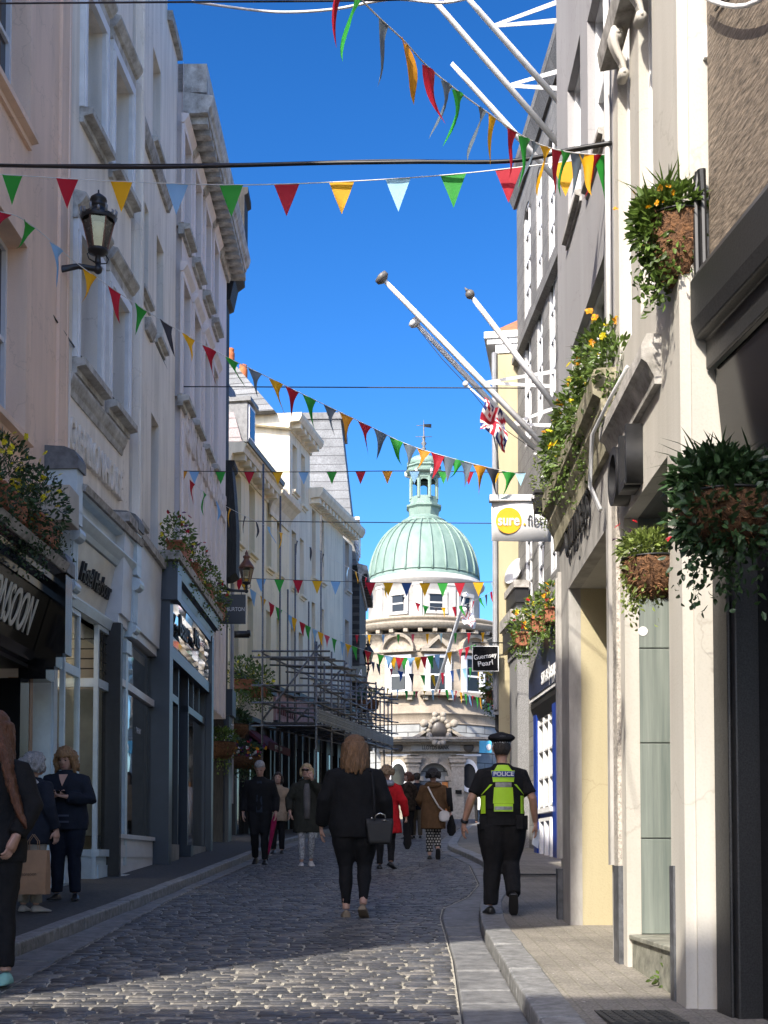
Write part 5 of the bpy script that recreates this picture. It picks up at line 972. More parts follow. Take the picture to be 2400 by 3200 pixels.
def bunting(label, pts, cols, at_t, size, wind=0, seed=0, w=.8, wire=None):
    rnd = random.Random(seed); P = [p.copy() for p in pts]; root = empty('bunting_string', P[0], 0, label, 'bunting', 'strings of coloured bunting across the street'); O = P[0]
    mb = MB(True); mb.tube([spline(P, i/60)-O for i in range(61)], .004 if not wire else wire[1], 5); mb.build('string', wire[0] if wire else STRING, root)
    for k, t in enumerate(at_t):
        c = cols[k % len(cols)]; p = spline(P, t)-O; d = (spline(P, min(1,t+.005))-spline(P, max(0,t-.005))).normalized()
        s = size if not isinstance(size, (list, tuple)) else lerp(size[0], size[1], t)
        wd = wind*rnd.uniform(.5, 1.5); side = Vector((-d.y, d.x, 0)); side = side.normalized() if side.length > .01 else Vector((0,1,0))
        sg = rnd.choice((-1,1,1)); ph = rnd.uniform(0, 6); nu, nv = 4, 7; vs = []; fs = []; pinch = 1-min(.75, .55*wd*rnd.uniform(.6,1.2))
        lean = d*rnd.uniform(-.35,.45)*wd; L_ = s*1.22*(1+.12*wd); cur = p.copy(); dirv = Vector((0,0,-1))
        rows = []
        for j in range(nv+1):
            v = j/nv; half = s*.5*w*(1-v)
            cen = p + Vector((0,0,-L_*v*(1-.15*wd*v))) + lean*s*v*v*1.3 + side*sg*s*wd*(.25*v+.18*sin(3.2*v+ph)*v) 
            ang_ = wd*1.1*v*sg+.12*sin(ph)*wd; dd = d*cos(ang_*.9)+side*sin(ang_*.9); kk = pinch+(1-pinch)*0 if wd > .05 else 1
            kk = lerp(1, kk, min(1, v*3))
            for i in range(nu+1):
                u = i/nu*2-1; rows.append(cen + dd*half*u*kk + side*s*(.05+.10*wd)*sin(2.2*u+ph+v*2)*(.25+v)*(1-v))
        for j in range(nv):
            for i in range(nu): a = j*(nu+1)+i; fs.append((a,a+1,a+nu+2,a+nu+1))
        me = bpy.data.meshes.new('pennant'); me.from_pydata([tuple(q) for q in rows], [], fs); me.materials.append(clothm(c)); me.polygons.foreach_set('use_smooth', [True]*len(fs)); link_mesh('pennant', me, root)
    return root
def tx(pts, xs):
    """spline parameters whose picture columns are xs"""
    out = []
    for x in xs:
        best = min((abs((lambda p: CX+FPX*(p.x)/((p.y)*cos(TH)+(p.z-CAM.z)*sin(TH)))(spline(pts, i/400))-x), i/400) for i in range(401)); out.append(best[1])
    return out
def path(l): return [at(*p) for p in l]
b1 = path([(-240,528,10.4),(0,545,10.0),(375,567,9.7),(725,578,9.4),(1065,568,9.2),(1415,545,8.9),(1770,505,8.6),(1912,486,8.45)])
bunting('nearest level bunting of large flat pennants, tied to the conduit on the white pilaster building', b1, 'grybgryl' , tx(b1,[38,208,377,550,725,897,1065,1242,1415,1587,1768]), .20, .03, 1, .98)
b1c = path([(-240,640,10.4),(0,662,10.2),(100,705,10.4),(250,830,10.9),(440,960,11.4),(640,1080,11.8),(850,1185,12.1),(1140,1325,12.3),(1290,1395,12.4),(1500,1455,12.5),(1640,1485,12.6)])
bunting('long slanting bunting that falls from the pink house across the sky to the shop sign', b1c, 'rgbyrgkyrgdyrgdordgdordgdokgy', tx(b1c,[10,92,178,280,355,440,520,590,655,725,795,862,915,970,1030,1085,1140,1190,1240,1282,1325,1365,1400,1430,1455,1500,1540,1590]), (.24,.23), .95, 2, .62)
b1t = path([(760,-560,4.4),(930,-260,4.8),(1062,-75,5.1),(1135,5,5.35),(1190,60,5.6),(1265,130,6.0),(1350,220,6.4),(1500,335,7.1),(1660,440,7.8),(1780,476,8.2),(1912,486,8.45)])
bunting('wind-tossed bunting with long twisted pennants across the top of the sky', b1t, 'rgdordgdyrgdyrgdyrgb', tx(b1t,[1062,1115,1198,1262,1342,1400,1432,1508,1535,1600,1640,1672,1706,1738,1768,1805,1830,1855,1880]), .25, .8, 3, .6)
DARKW = mat('dark_wire', (.02,.02,.02), .6)
b4 = path([(553,1472,22.7),(900,1475,22.6),(1280,1472,22.4),(1640,1478,22.2)])
bunting('level dark wire with small pennants in front of the copper lantern cupola', b4, 'obgrybgrobgryl', tx(b4,[570,606,690,780,868,948,1036,1126,1210,1294,1385,1463,1545,1626]), .19, .05, 4, 1, (DARKW,.008))
b5 = path([(592,1497,22.9),(660,1555,24),(760,1610,27),(880,1665,31),(1000,1725,36),(1110,1785,41),(1230,1850,46),(1340,1895,48),(1450,1890,46),(1560,1835,42)])
bunting('sagging bunting of curled pennants from the lilac house to the drum below the dome', b5, 'rgbykkbykkkbyrykrgkyrgkrgkrbk', tx(b5,[600,640,675,720,765,800,840,880,930,970,1010,1090,1112,1145,1205,1260,1305,1330,1365,1385,1420,1440,1460,1480,1500,1520,1535,1550]), .34, .8, 5, .8)
b6 = path([(735,1806,34.8),(1000,1815,34),(1280,1822,33),(1562,1818,32)])
bunting('taut wire of bright pennants crossing just below the dome', b6, 'rybgrybrynygrybg', tx(b6,[748,765,816,873,932,990,1048,1157,1212,1270,1328,1383,1437,1495,1550]), .30, .05, 6, 1, (DARKW,.008))
b7 = path([(780,1838,35),(870,1900,36),(985,1968,37.5),(1100,2018,39),(1225,2052,40),(1340,2050,39.5),(1450,2025,38),(1560,1985,36)])
bunting('drooping bunting from the cream house that hangs in front of the upper bank windows', b7, 'byrgbyrgbypgbygrgbyrgbyrgbyprg', tx(b7,[790,822,848,872,905,918,945,962,985,1003,1022,1045,1070,1088,1108,1150,1190,1215,1228,1248,1262,1285,1305,1325,1345,1365,1405,1440,1460,1480]), .36, .45, 7, .8)
b8 = path([(1060,1984,42),(1245,1982,38),(1420,1978,34),(1575,1974,31)])
bunting('taut row of bright flat pennants right across the bank cornice', b8, 'rybgpylgryl', tx(b8,[1115,1155,1198,1245,1290,1335,1378,1423,1465,1508,1552]), .26, .05, 8, .95)
b9 = path([(1150,2062,58),(1230,2092,56),(1330,2110,54),(1440,2090,50),(1565,2080,46)])
bunting('bunting with a few scattered pennants across the middle of the bank windows', b9, 'kkrnkgyrndlgyp', tx(b9,[1165,1182,1222,1252,1285,1322,1352,1382,1412,1432,1450,1470,1495,1520]), .42, .5, 9, .9)
b10 = path([(1130,2125,60),(1200,2148,57),(1290,2160,54),(1400,2155,50),(1480,2175,46),(1560,2192,42)])
bunting('lowest bunting strung past the sills of the bank windows', b10, 'kkylggrylrgbrygbrgylgrb', tx(b10,[1150,1175,1212,1243,1270,1295,1303,1328,1352,1375,1395,1412,1425,1440,1455,1466,1478,1490,1500,1512,1525,1540]), .36, .5, 10, .9)
# ---------------------------------------------------------------- overhead cables
def cable(label, pts, r, m=BLACKM, name='overhead_cable'):
    mb = MB(True); O = pts[0]; mb.tube([spline(pts, i/50)-O for i in range(51)], r, 6); o = mb.build(name, m, None); o.location = O; return tag(o, label, 'cable', 'overhead wires')
cable('thick black cable slung level above the nearest pennants', path([(-220,514,10.3),(0,517,10),(400,523,9.6),(700,518,9.3),(1000,510,9.1),(1300,506,8.9),(1600,503,8.6),(1790,466,8.4),(1912,446,8.3)]), .014)
cable('thin wire running just above the thick black cable', path([(-220,512,10.32),(0,515,10.02),(700,512,9.32),(1200,500,9),(1600,500,8.6),(1912,452,8.3)]), .005)
cable('thin black wire at the very top edge of the sky', path([(-200,12,9.5),(100,10,9),(600,6,8),(1200,0,7),(1500,-20,6.5)]), .006)
cable('white cable looping along the top edge of the sky', path([(600,5,8.5),(780,30,8.2),(900,38,8),(1050,28,7.6),(1220,-2,7.2),(1380,8,6.9),(1480,-10,6.8)]), .008, TRIM)
cable('thin dark wire crossing the sky level with the chimney pots', path([(553,1208,22.7),(1000,1210,22.6),(1640,1213,22.2)]), .010, DARKW)
cable('faint dark wire crossing in front of the dome', path([(722,1628,34.2),(1100,1632,34),(1640,1636,32)]), .012, DARKW)
cable('twisted rope running down the sills of the white house', path([(165,985,14.9),(205,1045,15.3),(290,1165,16.6),(370,1265,18),(402,1322,18.7)]), .012)
cable('rusty wire along the front of the narrow white house', path([(410,925,18.6),(455,1010,19.6),(500,1105,20.8),(545,1205,22.4)]), .010)
# ---------------------------------------------------------------- wall lanterns
GLASSL = glass('lantern_glass', (.85,.83,.72), .05)
def lantern(label, base, arm_from, s, capm, hang=False):
    root = empty('wall_lantern', base, 0, label, 'street lamp', 'street lanterns on wall brackets')
    mb = MB(True); af = Vector(arm_from)-Vector(base); mb.tube([af, af+Vector((0,0,.02*s)), Vector((af.x*.5,af.y*.5,-.08*s)), Vector((0,0,-.10*s)), Vector((0,0,0))], [.06*s,.055*s,.045*s,.045*s,.05*s], 8); mb.ball((0,0,-.1*s), .07*s)
    mb.box(af.x-.03*s, af.x+.02*s, af.y-.07*s, af.y+.07*s, af.z-.25*s, af.z+.12*s); mb.build('bracket', BLACKM, root)
    mb = MB(True); mb.lathe([(.05*s,0),(.04*s,.1*s),(.07*s,.12*s),(.15*s,.16*s),(.155*s,.2*s),(.13*s,.2*s)], n=16)
    for a in (0, pi): mb.tube([(.12*s*cos(a+.6),.12*s*sin(a+.6),.16*s),(.17*s*cos(a+.6),.17*s*sin(a+.6),.1*s),(.14*s*cos(a+.6),.14*s*sin(a+.6),.03*s),(.05*s*cos(a+.6),.05*s*sin(a+.6),.0)], .01*s, 5)
    mb.build('lamp_base', BLACKM, root)
    n = 6; mb = MB()
    for i in range(n):
        a, b = 2*pi*i/n+.2, 2*pi*(i+1)/n+.2; mb.quad((.13*s*cos(a),.13*s*sin(a),.2*s),(.13*s*cos(b),.13*s*sin(b),.2*s),(.235*s*cos(b),.235*s*sin(b),.66*s),(.235*s*cos(a),.235*s*sin(a),.66*s))
    mb.build('lamp_glass', GLASSL, root); mb = MB()
    for i in range(n): a = 2*pi*i/n+.2; mb.tube([(.133*s*cos(a),.133*s*sin(a),.2*s),(.24*s*cos(a),.24*s*sin(a),.66*s)], .011*s, 5)
    mb.build('lamp_frame', capm, root)
    mb = MB(True)
    if hang: mb.lathe([(.25*s,.65*s),(.27*s,.68*s),(.22*s,.78*s),(.12*s,.92*s),(.08*s,1.0*s),(.12*s,1.03*s),(.12*s,1.08*s),(.05*s,1.12*s),(.06*s,1.18*s),(.01*s,1.28*s)], n=20)
    else:
        mb.lathe([(.25*s,.64*s),(.26*s,.67*s),(.26*s,.72*s),(.2*s,.75*s),(.13*s,.80*s),(.10*s,.86*s),(.12*s,.87*s),(.12*s,.90*s),(.09*s,.93*s),(.13*s,.96*s),(.12*s,1.0*s),(.06*s,1.05*s),(.015*s,1.08*s),(.012*s,1.13*s)], n=20)
    mb.build('lamp_cap', capm if hang else BLACKM, root)
    if not hang:
        mb = MB(True)
        for i in range(14): a = 2*pi*i/14; h_ = .11 if i % 2 == 0 else .06; mb.tube([(.25*s*cos(a),.25*s*sin(a),.7*s),(.275*s*cos(a),.275*s*sin(a),(.72+h_*.6)*s),(.25*s*cos(a),.25*s*sin(a),(.72+h_)*s)], [.026*s,.02*s,.006*s], 5)
        mb.build('crown_crest', mat('pewter_crest', (.25,.26,.27), .5, metal=.4), root)
    mb = MB(True); mb.lathe([(.0,.38*s),(.06*s,.40*s),(.075*s,.47*s),(.07*s,.55*s),(.1*s,.6*s),(.0,.62*s)], n=12); mb.build('lamp_burner', mat('opal_burner', (.6,.58,.48), .4), root); return root
COP = mat('brown_copper', (.17,.075,.045), .4, metal=.3, var=.2, scale=8)
lantern('black crowned lantern on a wall bracket between the pink and white houses', at(306,822,15.2), F1.W(e1-.35,.0,at(180,860,15.2).z-F1.O.z), .80, COP)
z_br = at(770,1838,26.4); lantern('copper-capped lantern standing over the dark blue hanging sign', z_br, (-3.40,26.4,z_br.z), .62, COP, True)
lantern('small black lantern on the dark corner house near the bank', at(1151,2085,48.5), F11.W(e11-.6,0,at(1151,2085,48.5).z-F11.O.z), .82, BLACKM, True)
# ---------------------------------------------------------------- hanging signs
def hang_sign(label, name, xy0, xy1, Y, bm, arm_x, build_text, border=None, th=.03):
    a, b = at(xy0[0], xy1[1], Y), at(xy1[0], xy0[1], Y); c = (a+b)/2; w_, h_ = abs(b.x-a.x), abs(b.z-a.z)
    root = empty(name, c, 0, label, 'sign', None); mb = MB(); mb.box(-w_/2, w_/2, -th/2, th/2, -h_/2, h_/2); bo = mb.build('sign_board', bm, root)
    mb = MB(True); ax = arm_x-c.x; mb.tube([(ax,0,h_/2+.07),(-w_/2 if ax > 0 else w_/2,0,h_/2+.07)], .015, 6)
    for s_ in (-.35,.35): mb.tube([(w_*s_,0,h_/2+.07),(w_*s_,0,h_/2-.01)], .008, 5)
    mb.build('sign_arm', BLACKM, root); build_text(bo, w_, h_, -th/2-.004); return root
NAVY = mat('slate_navy_board', (.016,.020,.026), .4)
def tb(bo, w_, h_, y): fit_text('BURTON', w_*.60, h_*.13, TRIM, bo, (w_*.16, y, 0), (R(90),0,0), .006, bold=-.01)
hang_sign('dark navy square sign lettered in white below the copper-capped lantern', 'hanging_sign', (677,1858), (768,1950), 26.3, NAVY, -3.42, tb)
def tp(bo, w_, h_, y):
    fit_text('Guernsey', w_*.86, h_*.24, TRIM, bo, (0, y, h_*.08), (R(90),R(-8),0), .006, bold=.012); fit_text('Pearl', w_*.56, h_*.2, TRIM, bo, (0, y, -h_*.17), (R(90),R(-8),0), .006, bold=.012)
    mb = MB(); q = .035*w_
    for x0, x1, z0, z1 in ((-.5,.5,.47,.5),(-.5,.5,-.5,-.47),(-.5,-.47,-.47,.47),(.47,.5,-.47,.47)): mb.box(x0*w_, x1*w_, y-.012, y-.002, z0*h_, z1*h_)
    mb.build('white_border', TRIM, bo)
hang_sign('black square sign with a white border and bubbly white lettering by the yellow house', 'hanging_sign', (1475,2019), (1558,2099), 27.2, BLACK, 2.6, tp)
def ta(bo, w_, h_, y): fit_text('A', w_*.34, h_*.55, TRIM, bo, (w_*.05, y, 0), (R(90),0,0), .006, shear=.3)
hang_sign('black sign with a single white script letter beside the scaffolding', 'hanging_sign', (1097,2082), (1146,2127), 48.2, BLACK, -1.2, ta)
def tq(bo, w_, h_, y):
    mb = MB(); mb.box(w_*.1, w_*.48, y-.002, y, -h_*.48, h_*.48); mb.build('paler_panel', mat('bright_cyan', (.08,.5,.75), .5), bo); mb = MB(True); mb.ball((w_*.28,y-.01,-.02), (.12,.02,.16), 8, 6); mb.build('emblem', TRIM, bo)  # panel in a lighter cyan on one half of the board
hang_sign('bright cyan square sign at the corner of the bank', 'hanging_sign', (1498,2315), (1536,2353), 60, mat('cyan_board', (.05,.33,.55), .5), 4.8, tq)
# white curved banner sign
a, b = at(1537,1690,12.7), at(1722,1548,12.7); c = (a+b)/2; w_, h_ = b.x-a.x, b.z-a.z
BN = empty('banner_sign', c, 0, 'white banner sign with an orange disc hung out from the grey stone shopfront', 'sign')
mb = MB(True); k = 16; f = lambda u: .04*cos(pi*u)-.02
us = [-.5+i/k for i in range(k+1)]
mb.add([(u*w_,-f(u),-h_*.5-.012*cos(pi*u)-.01*u) for u in us]+[(u*w_,-f(u),h_*.36) for u in us], [(i,i+1,k+2+i,k+1+i) for i in range(k)])
bo = mb.build('banner_panel', mat('white_banner', (.75,.75,.75), .4, var=.02), BN); m_ = bo.modifiers.new('solid', 'SOLIDIFY'); m_.thickness = .004; m_.offset = 0
mb = MB(); mb.box(-w_*.54, w_*.44, -.05, .05, h_*.36, h_*.49); mb.build('banner_rail', TRIM, BN); mb = MB(); mb.tube([(w_*.4,0,h_*.42),(w_*.4+.5,0,h_*.42)], .02, 6); mb.build('sign_arm', TRIM, BN)
mb = MB(); mb.prism([(-w_*.22+.085*w_*2.6*cos(2*pi*i/40)*.98, -.030, -h_*.07+.085*w_*2.6*sin(2*pi*i/40)) for i in range(40)], (0,.006,0)); di = mb.build('orange_disc', mat('orange_print', (.80,.38,.0), .45, var=.03), BN)
fit_text('sure', w_*.36, h_*.17, TRIM, BN, (-w_*.22,-.036,-h_*.10), (R(90),0,0), .003, bold=.02); fit_text('fibre', w_*.37, h_*.24, mat('charcoal_print', (.05,.05,.055), .5), BN, (w_*.28,-.028,-h_*.065), (R(90),0,0), .003, bold=.005)
mb = MB(); mb.prism([(w_*.045+.02*w_*cos(2*pi*i/16), -.034, -h_*.155+.02*w_*sin(2*pi*i/16)) for i in range(16)], (0,.006,0)); mb.build('orange_dot', _mc['orange_print'], BN)
# ---------------------------------------------------------------- flagpoles and flags
def flagpole(label, tip, base, r, tipm, knob='ball', stay=None):
    tip, base = Vector(tip), Vector(base); root = empty('flagpole', base, 0, label, 'flagpole', 'flagpoles leaning out from the granite house'); d = tip-base
    mb = MB(True); mb.tube([d*0, d*.5, d*.85, d], [r, r, r*.9, r*.7], 10); mb.build('pole', TRIM, root)
    if knob:
        mb = MB(True); u = d.normalized()
        if knob == 'ball': mb.ball(d+u*r*1.5, r*1.5); mb.tube([d+u*r*2.5, d+u*r*4.2], [r*.8,.004], 8)
        else:
            q = u.orthogonal(); mb.tube([d-u*.05, d, d+u*.07, d+u*.10], [r*1.2,r*2.4,r*2.4,r*.8], 14)
        mb.build('finial', tipm, root)
    if stay:
        for sz in (.25, -.1):
            st = MB(); p = d*stay[0]; q = Vector(stay[1])-base+Vector((0,0,sz)); v = q-p; st.hexa([p+Vector((0,0,-.025)),p+Vector((0,.01,-.025)),q+Vector((0,.01,-.03)),q+Vector((0,0,-.03))], [p+Vector((0,0,.02)),p+Vector((0,.01,.02)),q+Vector((0,.01,.05)),q+Vector((0,0,.05))]); st.build('stay', TRIM, root)
    return root
GREYT = mat('weathered_finial', (.16,.15,.14), .5, var=.2)
flagpole('longest white flagpole with a grey flat finial leaning over the street', at(1197,872,22.6), at(1700,1392,22.9), .054, GREYT, 'flat', (.38, at(1790,1195,23.2)))
flagpole('white flagpole with a round white cap carrying the union flag', at(1300,1010,22.9), at(1672,1402,23.2), .050, TRIM, 'flat', (.2, at(1740,1315,23.4)))
flagpole('white flagpole with a pointed ball finial, nearest the granite wall', at(1478,932,21.8), at(1735,1270,22.2), .055, GREYT, 'ball')
flagpole('upper white pole running up out of the picture, second of three', at(1330,-30,17.5), at(1762,470,18.6), .044, TRIM, None, (.42, at(1800,260,18.4)))
flagpole('upper white pole nearest the roofs, running up out of the picture', at(1440,-30,17.0), at(1775,350,18.0), .044, TRIM, None, (.72, at(1800,40,17.8)))
flagpole('shorter upper white pole with a plain cut end', at(1411,198,19.5), at(1765,590,20.3), .046, TRIM, None)
def flag(label, pts_fn, O, colfn, nu=16, nv=12, name='flag'):
    root = empty(name, O, 0, label, 'flag'); mb = MB(True); grid = [[pts_fn(i/nu, j/nv)-O for j in range(nv+1)] for i in range(nu+1)]
    for i in range(nu):
        for j in range(nv): mb.mat(colfn((i+.5)/nu, (j+.5)/nv)); mb.quad(grid[i][j], grid[i+1][j], grid[i+1][j+1], grid[i][j+1])
    o = mb.build('cloth', None, root); m = o.modifiers.new('weld', 'WELD'); m.merge_threshold = .0005; return root
FR, FW, FB_ = mat('flag_red', (.45,.01,.03), .7), mat('flag_white', (.75,.74,.73), .7, var=.04), mat('flag_blue', (.02,.03,.16), .7)
def union(u, v):
    x, y = u*2-1, v*2-1
    if abs(x) < .13 or abs(y) < .2: return FR
    if abs(x) < .22 or abs(y) < .33: return FW
    dgl = min(abs(x-y), abs(x+y))
    return FR if dgl < .13 else FW if dgl < .32 else FB_
fp0 = at(1512,1250,22.7)
def fu(u, v):
    base = fp0.lerp(at(1580,1322,22.8), u); dn = Vector((.02,0,-1)); return base + Vector((.02*sin(9*v+3*u)-.10*v*(1-u), -.10*sin(7*v+4*u)-.06*sin(12*u)-.15, -.56*v*(1-.1*u)-.05*sin(6*u+2*v)))
FL = flag('furled union flag drooping from the white-capped flagpole', fu, fp0, union)
mb = MB(True); t0 = at(1455,1200,22.7)-fp0; mb.tube([t0, at(1512,1252,22.7)-fp0, at(1570,1310,22.8)-fp0], .018, 8); mb.ball(t0, .055); mb.build('staff', TRIM, FL)
mb = MB(True); mb.tube([at(1300,1018,22.9)-fp0, at(1380,1120,22.8)-fp0, t0, at(1560,1330,22.8)-fp0, at(1668,1405,23.1)-fp0], .006, 4); mb.tube([at(1540,1350,22.7)-fp0, at(1555,1420,22.5)-fp0, at(1558,1470,22.4)-fp0], .012, 5); mb.build('halyard', DARKW, FL)
BP = flagpole('slim white flagpole rising from the central bank window', at(1453,1866,57.5), at(1362,2160,64.0), .09, TRIM, 'ball')
def cross(u, v):
    x, y = abs(u-.5), abs(v-.5); 
    if x < .05 or y < .08: return FW
    return FR if (x < .12 or y < .18) else FW
fp1 = at(1442,1900,58)
flag('white flag with a red cross on the bank flagpole', lambda u, v: fp1+Vector((.55*v+.1*u+.05*sin(7*u+3*v), -.18*sin(6*u+5*v), -.75*u-.25*v+.06*sin(8*v))), fp1, cross)
# ---------------------------------------------------------------- plants
def leafm(name, c, tr=.35):
    if name in _mc: return _mc[name]
    m, t, b = nodes(name); _mc[name] = m; N = t.nodes.new; L = t.links.new
    oi = N('ShaderNodeNewGeometry'); rp = N('ShaderNodeValToRGB'); rp.color_ramp.elements[0].color = rgb(tuple(v*.45 for v in c)); rp.color_ramp.elements[1].color = rgb(tuple(min(1,v*1.6) for v in c)); L(oi.outputs['Random Per Island'], rp.inputs[0]); L(rp.outputs[0], b.inputs['Base Color'])
    b.inputs['Roughness'].default_value = .45; ts = N('ShaderNodeBsdfTranslucent'); L(rp.outputs[0], ts.inputs[0]); mx = N('ShaderNodeMixShader'); mx.inputs[0].default_value = tr; L(b.outputs[0], mx.inputs[1]); L(ts.outputs[0], mx.inputs[2]); L(mx.outputs[0], t.nodes['Material Output'].inputs[0]); return m
LEAF = leafm('fresh_leaf', (.10,.16,.03)); DLEAF = leafm('dark_leaf', (.03,.065,.02), .2); YLEAF = leafm('variegated_leaf', (.17,.22,.05)); DRY = leafm('dry_stem', (.06,.06,.03), .1)
def leaf(mb, p, d, n, L_, w_, bend=.3):
    d = d.normalized(); s = d.cross(n); s = s.normalized() if s.length > 1e-4 else d.orthogonal().normalized(); n = s.cross(d)
    a, m1, m2, t = p, p+d*L_*.4+n*L_*.08, p+d*L_*.75+n*(-bend*.2*L_), p+d*L_-n*bend*L_*.5
    mb.add([a, m1+s*w_*.5, m2+s*w_*.4, t, m2-s*w_*.4, m1-s*w_*.5, m1-n*w_*.12, m2-n*w_*.1], [(0,6,1),(1,6,7,2),(2,7,3),(3,7,4),(4,7,6,5),(5,6,0)])
def rv(rnd): 
    while True:
        v = Vector((rnd.uniform(-1,1),rnd.uniform(-1,1),rnd.uniform(-1,1)))
        if .05 < v.length < 1: return v
def foliage(parent, clumps, m, seed, name='foliage', L0=.05, n=300, grass=0, hang=0):
    """clumps: (centre, radii); leaves grow outwards from stems in each clump"""
    rnd = random.Random(seed); mb = MB()
    vol = sum(r[0]*r[1]*r[2] for c, r in clumps)
    for c, r in clumps:
        c = Vector(c); k = int(n*r[0]*r[1]*r[2]/vol)
        for i in range(k):
            v = rv(rnd); v = v.normalized()*v.length**.45; p = c+Vector((v.x*r[0], v.y*r[1], v.z*r[2])); d = (v+rv(rnd)*.7+Vector((0,0,.25))); leaf(mb, p, d, rv(rnd)+Vector((0,0,.6)), L0*rnd.uniform(.55,1.35), L0*rnd.uniform(.3,.55), rnd.uniform(0,.8))
        for i in range(int(grass*k/100)):
            a = rnd.uniform(0,2*pi); p = c+Vector((r[0]*.5*rnd.uniform(-1,1), r[1]*.5*rnd.uniform(-1,1), r[2]*.1)); d = Vector((cos(a)*rnd.uniform(.2,.9), sin(a)*rnd.uniform(.2,.9), rnd.uniform(.5,1.2))); leaf(mb, p, d, Vector((0,0,1)), L0*rnd.uniform(2.2,4), L0*.18, rnd.uniform(.3,1.0))
        for i in range(int(hang*k/100)):
            p = c+Vector((r[0]*.8*rnd.uniform(-1,1), r[1]*.8*rnd.uniform(-1,1), -r[2]*.5)); q = p.copy()
            for j in range(rnd.randint(4,8)): q = q+Vector((rnd.uniform(-.02,.02),rnd.uniform(-.02,.02),-L0*.7)); leaf(mb, q, rv(rnd)+Vector((0,0,-.4)), rv(rnd), L0*rnd.uniform(.4,.9), L0*.35)
    return mb.build(name, m, parent)
def blossoms(parent, pts, col, s, seed, name='blossom'):
    rnd = random.Random(seed); mb = MB()
    for p in pts:
        p = Vector(p); n = (rv(rnd)+Vector((-.2,-.6,.5))).normalized(); u = n.orthogonal().normalized(); w_ = n.cross(u)
        for k in range(6):
            a = 2*pi*k/6+rnd.uniform(-.2,.2); d = u*cos(a)+w_*sin(a); q = s*rnd.uniform(.7,1.1); e = n.cross(d)
            mb.add([p, p+d*q*.6+e*q*.4+n*q*.25, p+d*q+n*q*.12, p+d*q*.6-e*q*.4+n*q*.25], [(0,1,2,3)])
        for k in range(4): a = 2*pi*k/4; d = u*cos(a)+w_*sin(a); mb.add([p+n*s*.2, p+d*s*.5+n*s*.6, p+(d+n)*s*.3], [(0,1,2)])
    return mb.build(name, leafm('petal_'+'_'.join(str(int(v*100)) for v in col), col, .3), parent)
MOSS = mat('coir_moss', (.16,.075,.03), .95, var=.5, scale=30, bump=1, bscale=60, dark=(.03,.015,.008))
def moss(parent, R0, depth, seed, half=False, wall=None):
    rnd = random.Random(seed); mb = MB(True); prof = [(R0*cos(t)**.55 if t < 1.5 else .01, -depth*sin(t)) for t in [pi/2*i/8 for i in range(9)]]; n = 26; rings = []
    for r, z in prof: rings.append([Vector((r*cos(2*pi*j/n)*(1+.10*noise.noise(Vector((j*.7,z*20,seed)))), r*sin(2*pi*j/n)*(1+.1*noise.noise(Vector((j*.7+9,z*20,seed)))), z+.01*noise.noise(Vector((j,z*9,3))))) for j in range(n)])
    mb.loft(rings); b = mb.build('moss_liner', MOSS, parent); fb = MB()
    for i in range(420):
        a = rnd.uniform(0,2*pi); t = rnd.uniform(0,1.45); r = R0*cos(t)**.55; p = Vector((r*cos(a), r*sin(a), -depth*sin(t))); d = (Vector((cos(a),sin(a),-.4))+rv(rnd)*1.1).normalized(); L_ = rnd.uniform(.012,.05)*R0/.15
        s = d.orthogonal().normalized()*.0025; q = p+d*L_*.5+rv(rnd)*.006; fb.add([p-s, p+s, q+s, p+d*L_+rv(rnd)*.012, q-s], [(0,1,2,4),(4,2,3)])
    fb.build('moss_fibre', mat('coir_fibre', (.24,.11,.045), .9, var=.4, scale=50), b); return b
def basket(label, c, R0, seed, fm=LEAF, flowers=((.7,.3,.0),), nf=10, n=420, hook=None, depth=None, L0=.05, shift=(0,0,0), grass=8, hang=10, cat='flower basket'):
    root = empty('hanging_basket', c, 0, label, cat, 'planted hanging baskets'); moss(root, R0, depth or R0*.9, seed)
    if seed == 13: foliage(root, [((0,-R0*.5,-R0*.5),(R0*1.0,R0*.6,R0*.75)),((-R0*.5,-R0*.2,-R0*.4),(R0*.7,R0*.8,R0*.7))], fm, 99, 'trailing_leaves', L0, 700, 0, 4)
    sh = Vector(shift); cl = [((0,0,R0*.35),(R0*1.1,R0*1.0,R0*.5)), (tuple(sh*R0*.8+Vector((0,0,R0*.25))),(R0*.8,R0*.7,R0*.55)), (tuple(sh*R0*1.3+Vector((0,0,-R0*.4))),(R0*.5,R0*.5,R0*.8))]
    foliage(root, cl, fm, seed, 'foliage', L0, n, grass, hang); rnd = random.Random(seed+5)
    for k, col in enumerate(flowers):
        blossoms(root, [sh*R0*rnd.uniform(0,2)+Vector((R0*rnd.uniform(-1,1), R0*rnd.uniform(-1.1,.3), R0*rnd.uniform(-.2,.95))) for i in range(nf)], col, R0*.13, seed+k)
    mb = MB(True)
    if hook is not None:
        h = Vector(hook)-Vector(c); mb.tube([h, h*.5+Vector((0,0,h.z*.5)), Vector((0,0,h.z)), Vector((0,0,h.z-.05))], .008, 6)
        for a in (0,2.1,4.2): mb.tube([(0,0,h.z-.05),(R0*cos(a),R0*sin(a),0)], .003, 4)
    mb.tube([(R0*1.02*cos(2*pi*i/24),R0*1.02*sin(2*pi*i/24),.0) for i in range(25)], .006, 5); mb.build('basket_frame', BLACKM, root); return root
OR, YE, RE, WH, PU = (.75,.30,.005), (.75,.55,.02), (.45,.01,.02), (.7,.7,.66), (.10,.01,.09)
basket('mossy brown hanging basket with orange flowers, highest on the white pilaster building', at(2115,690,6.55), .155, 11, LEAF, (OR,), 14, 1100, None, .34, .065, (-.75,-.1,0), 10, 14)
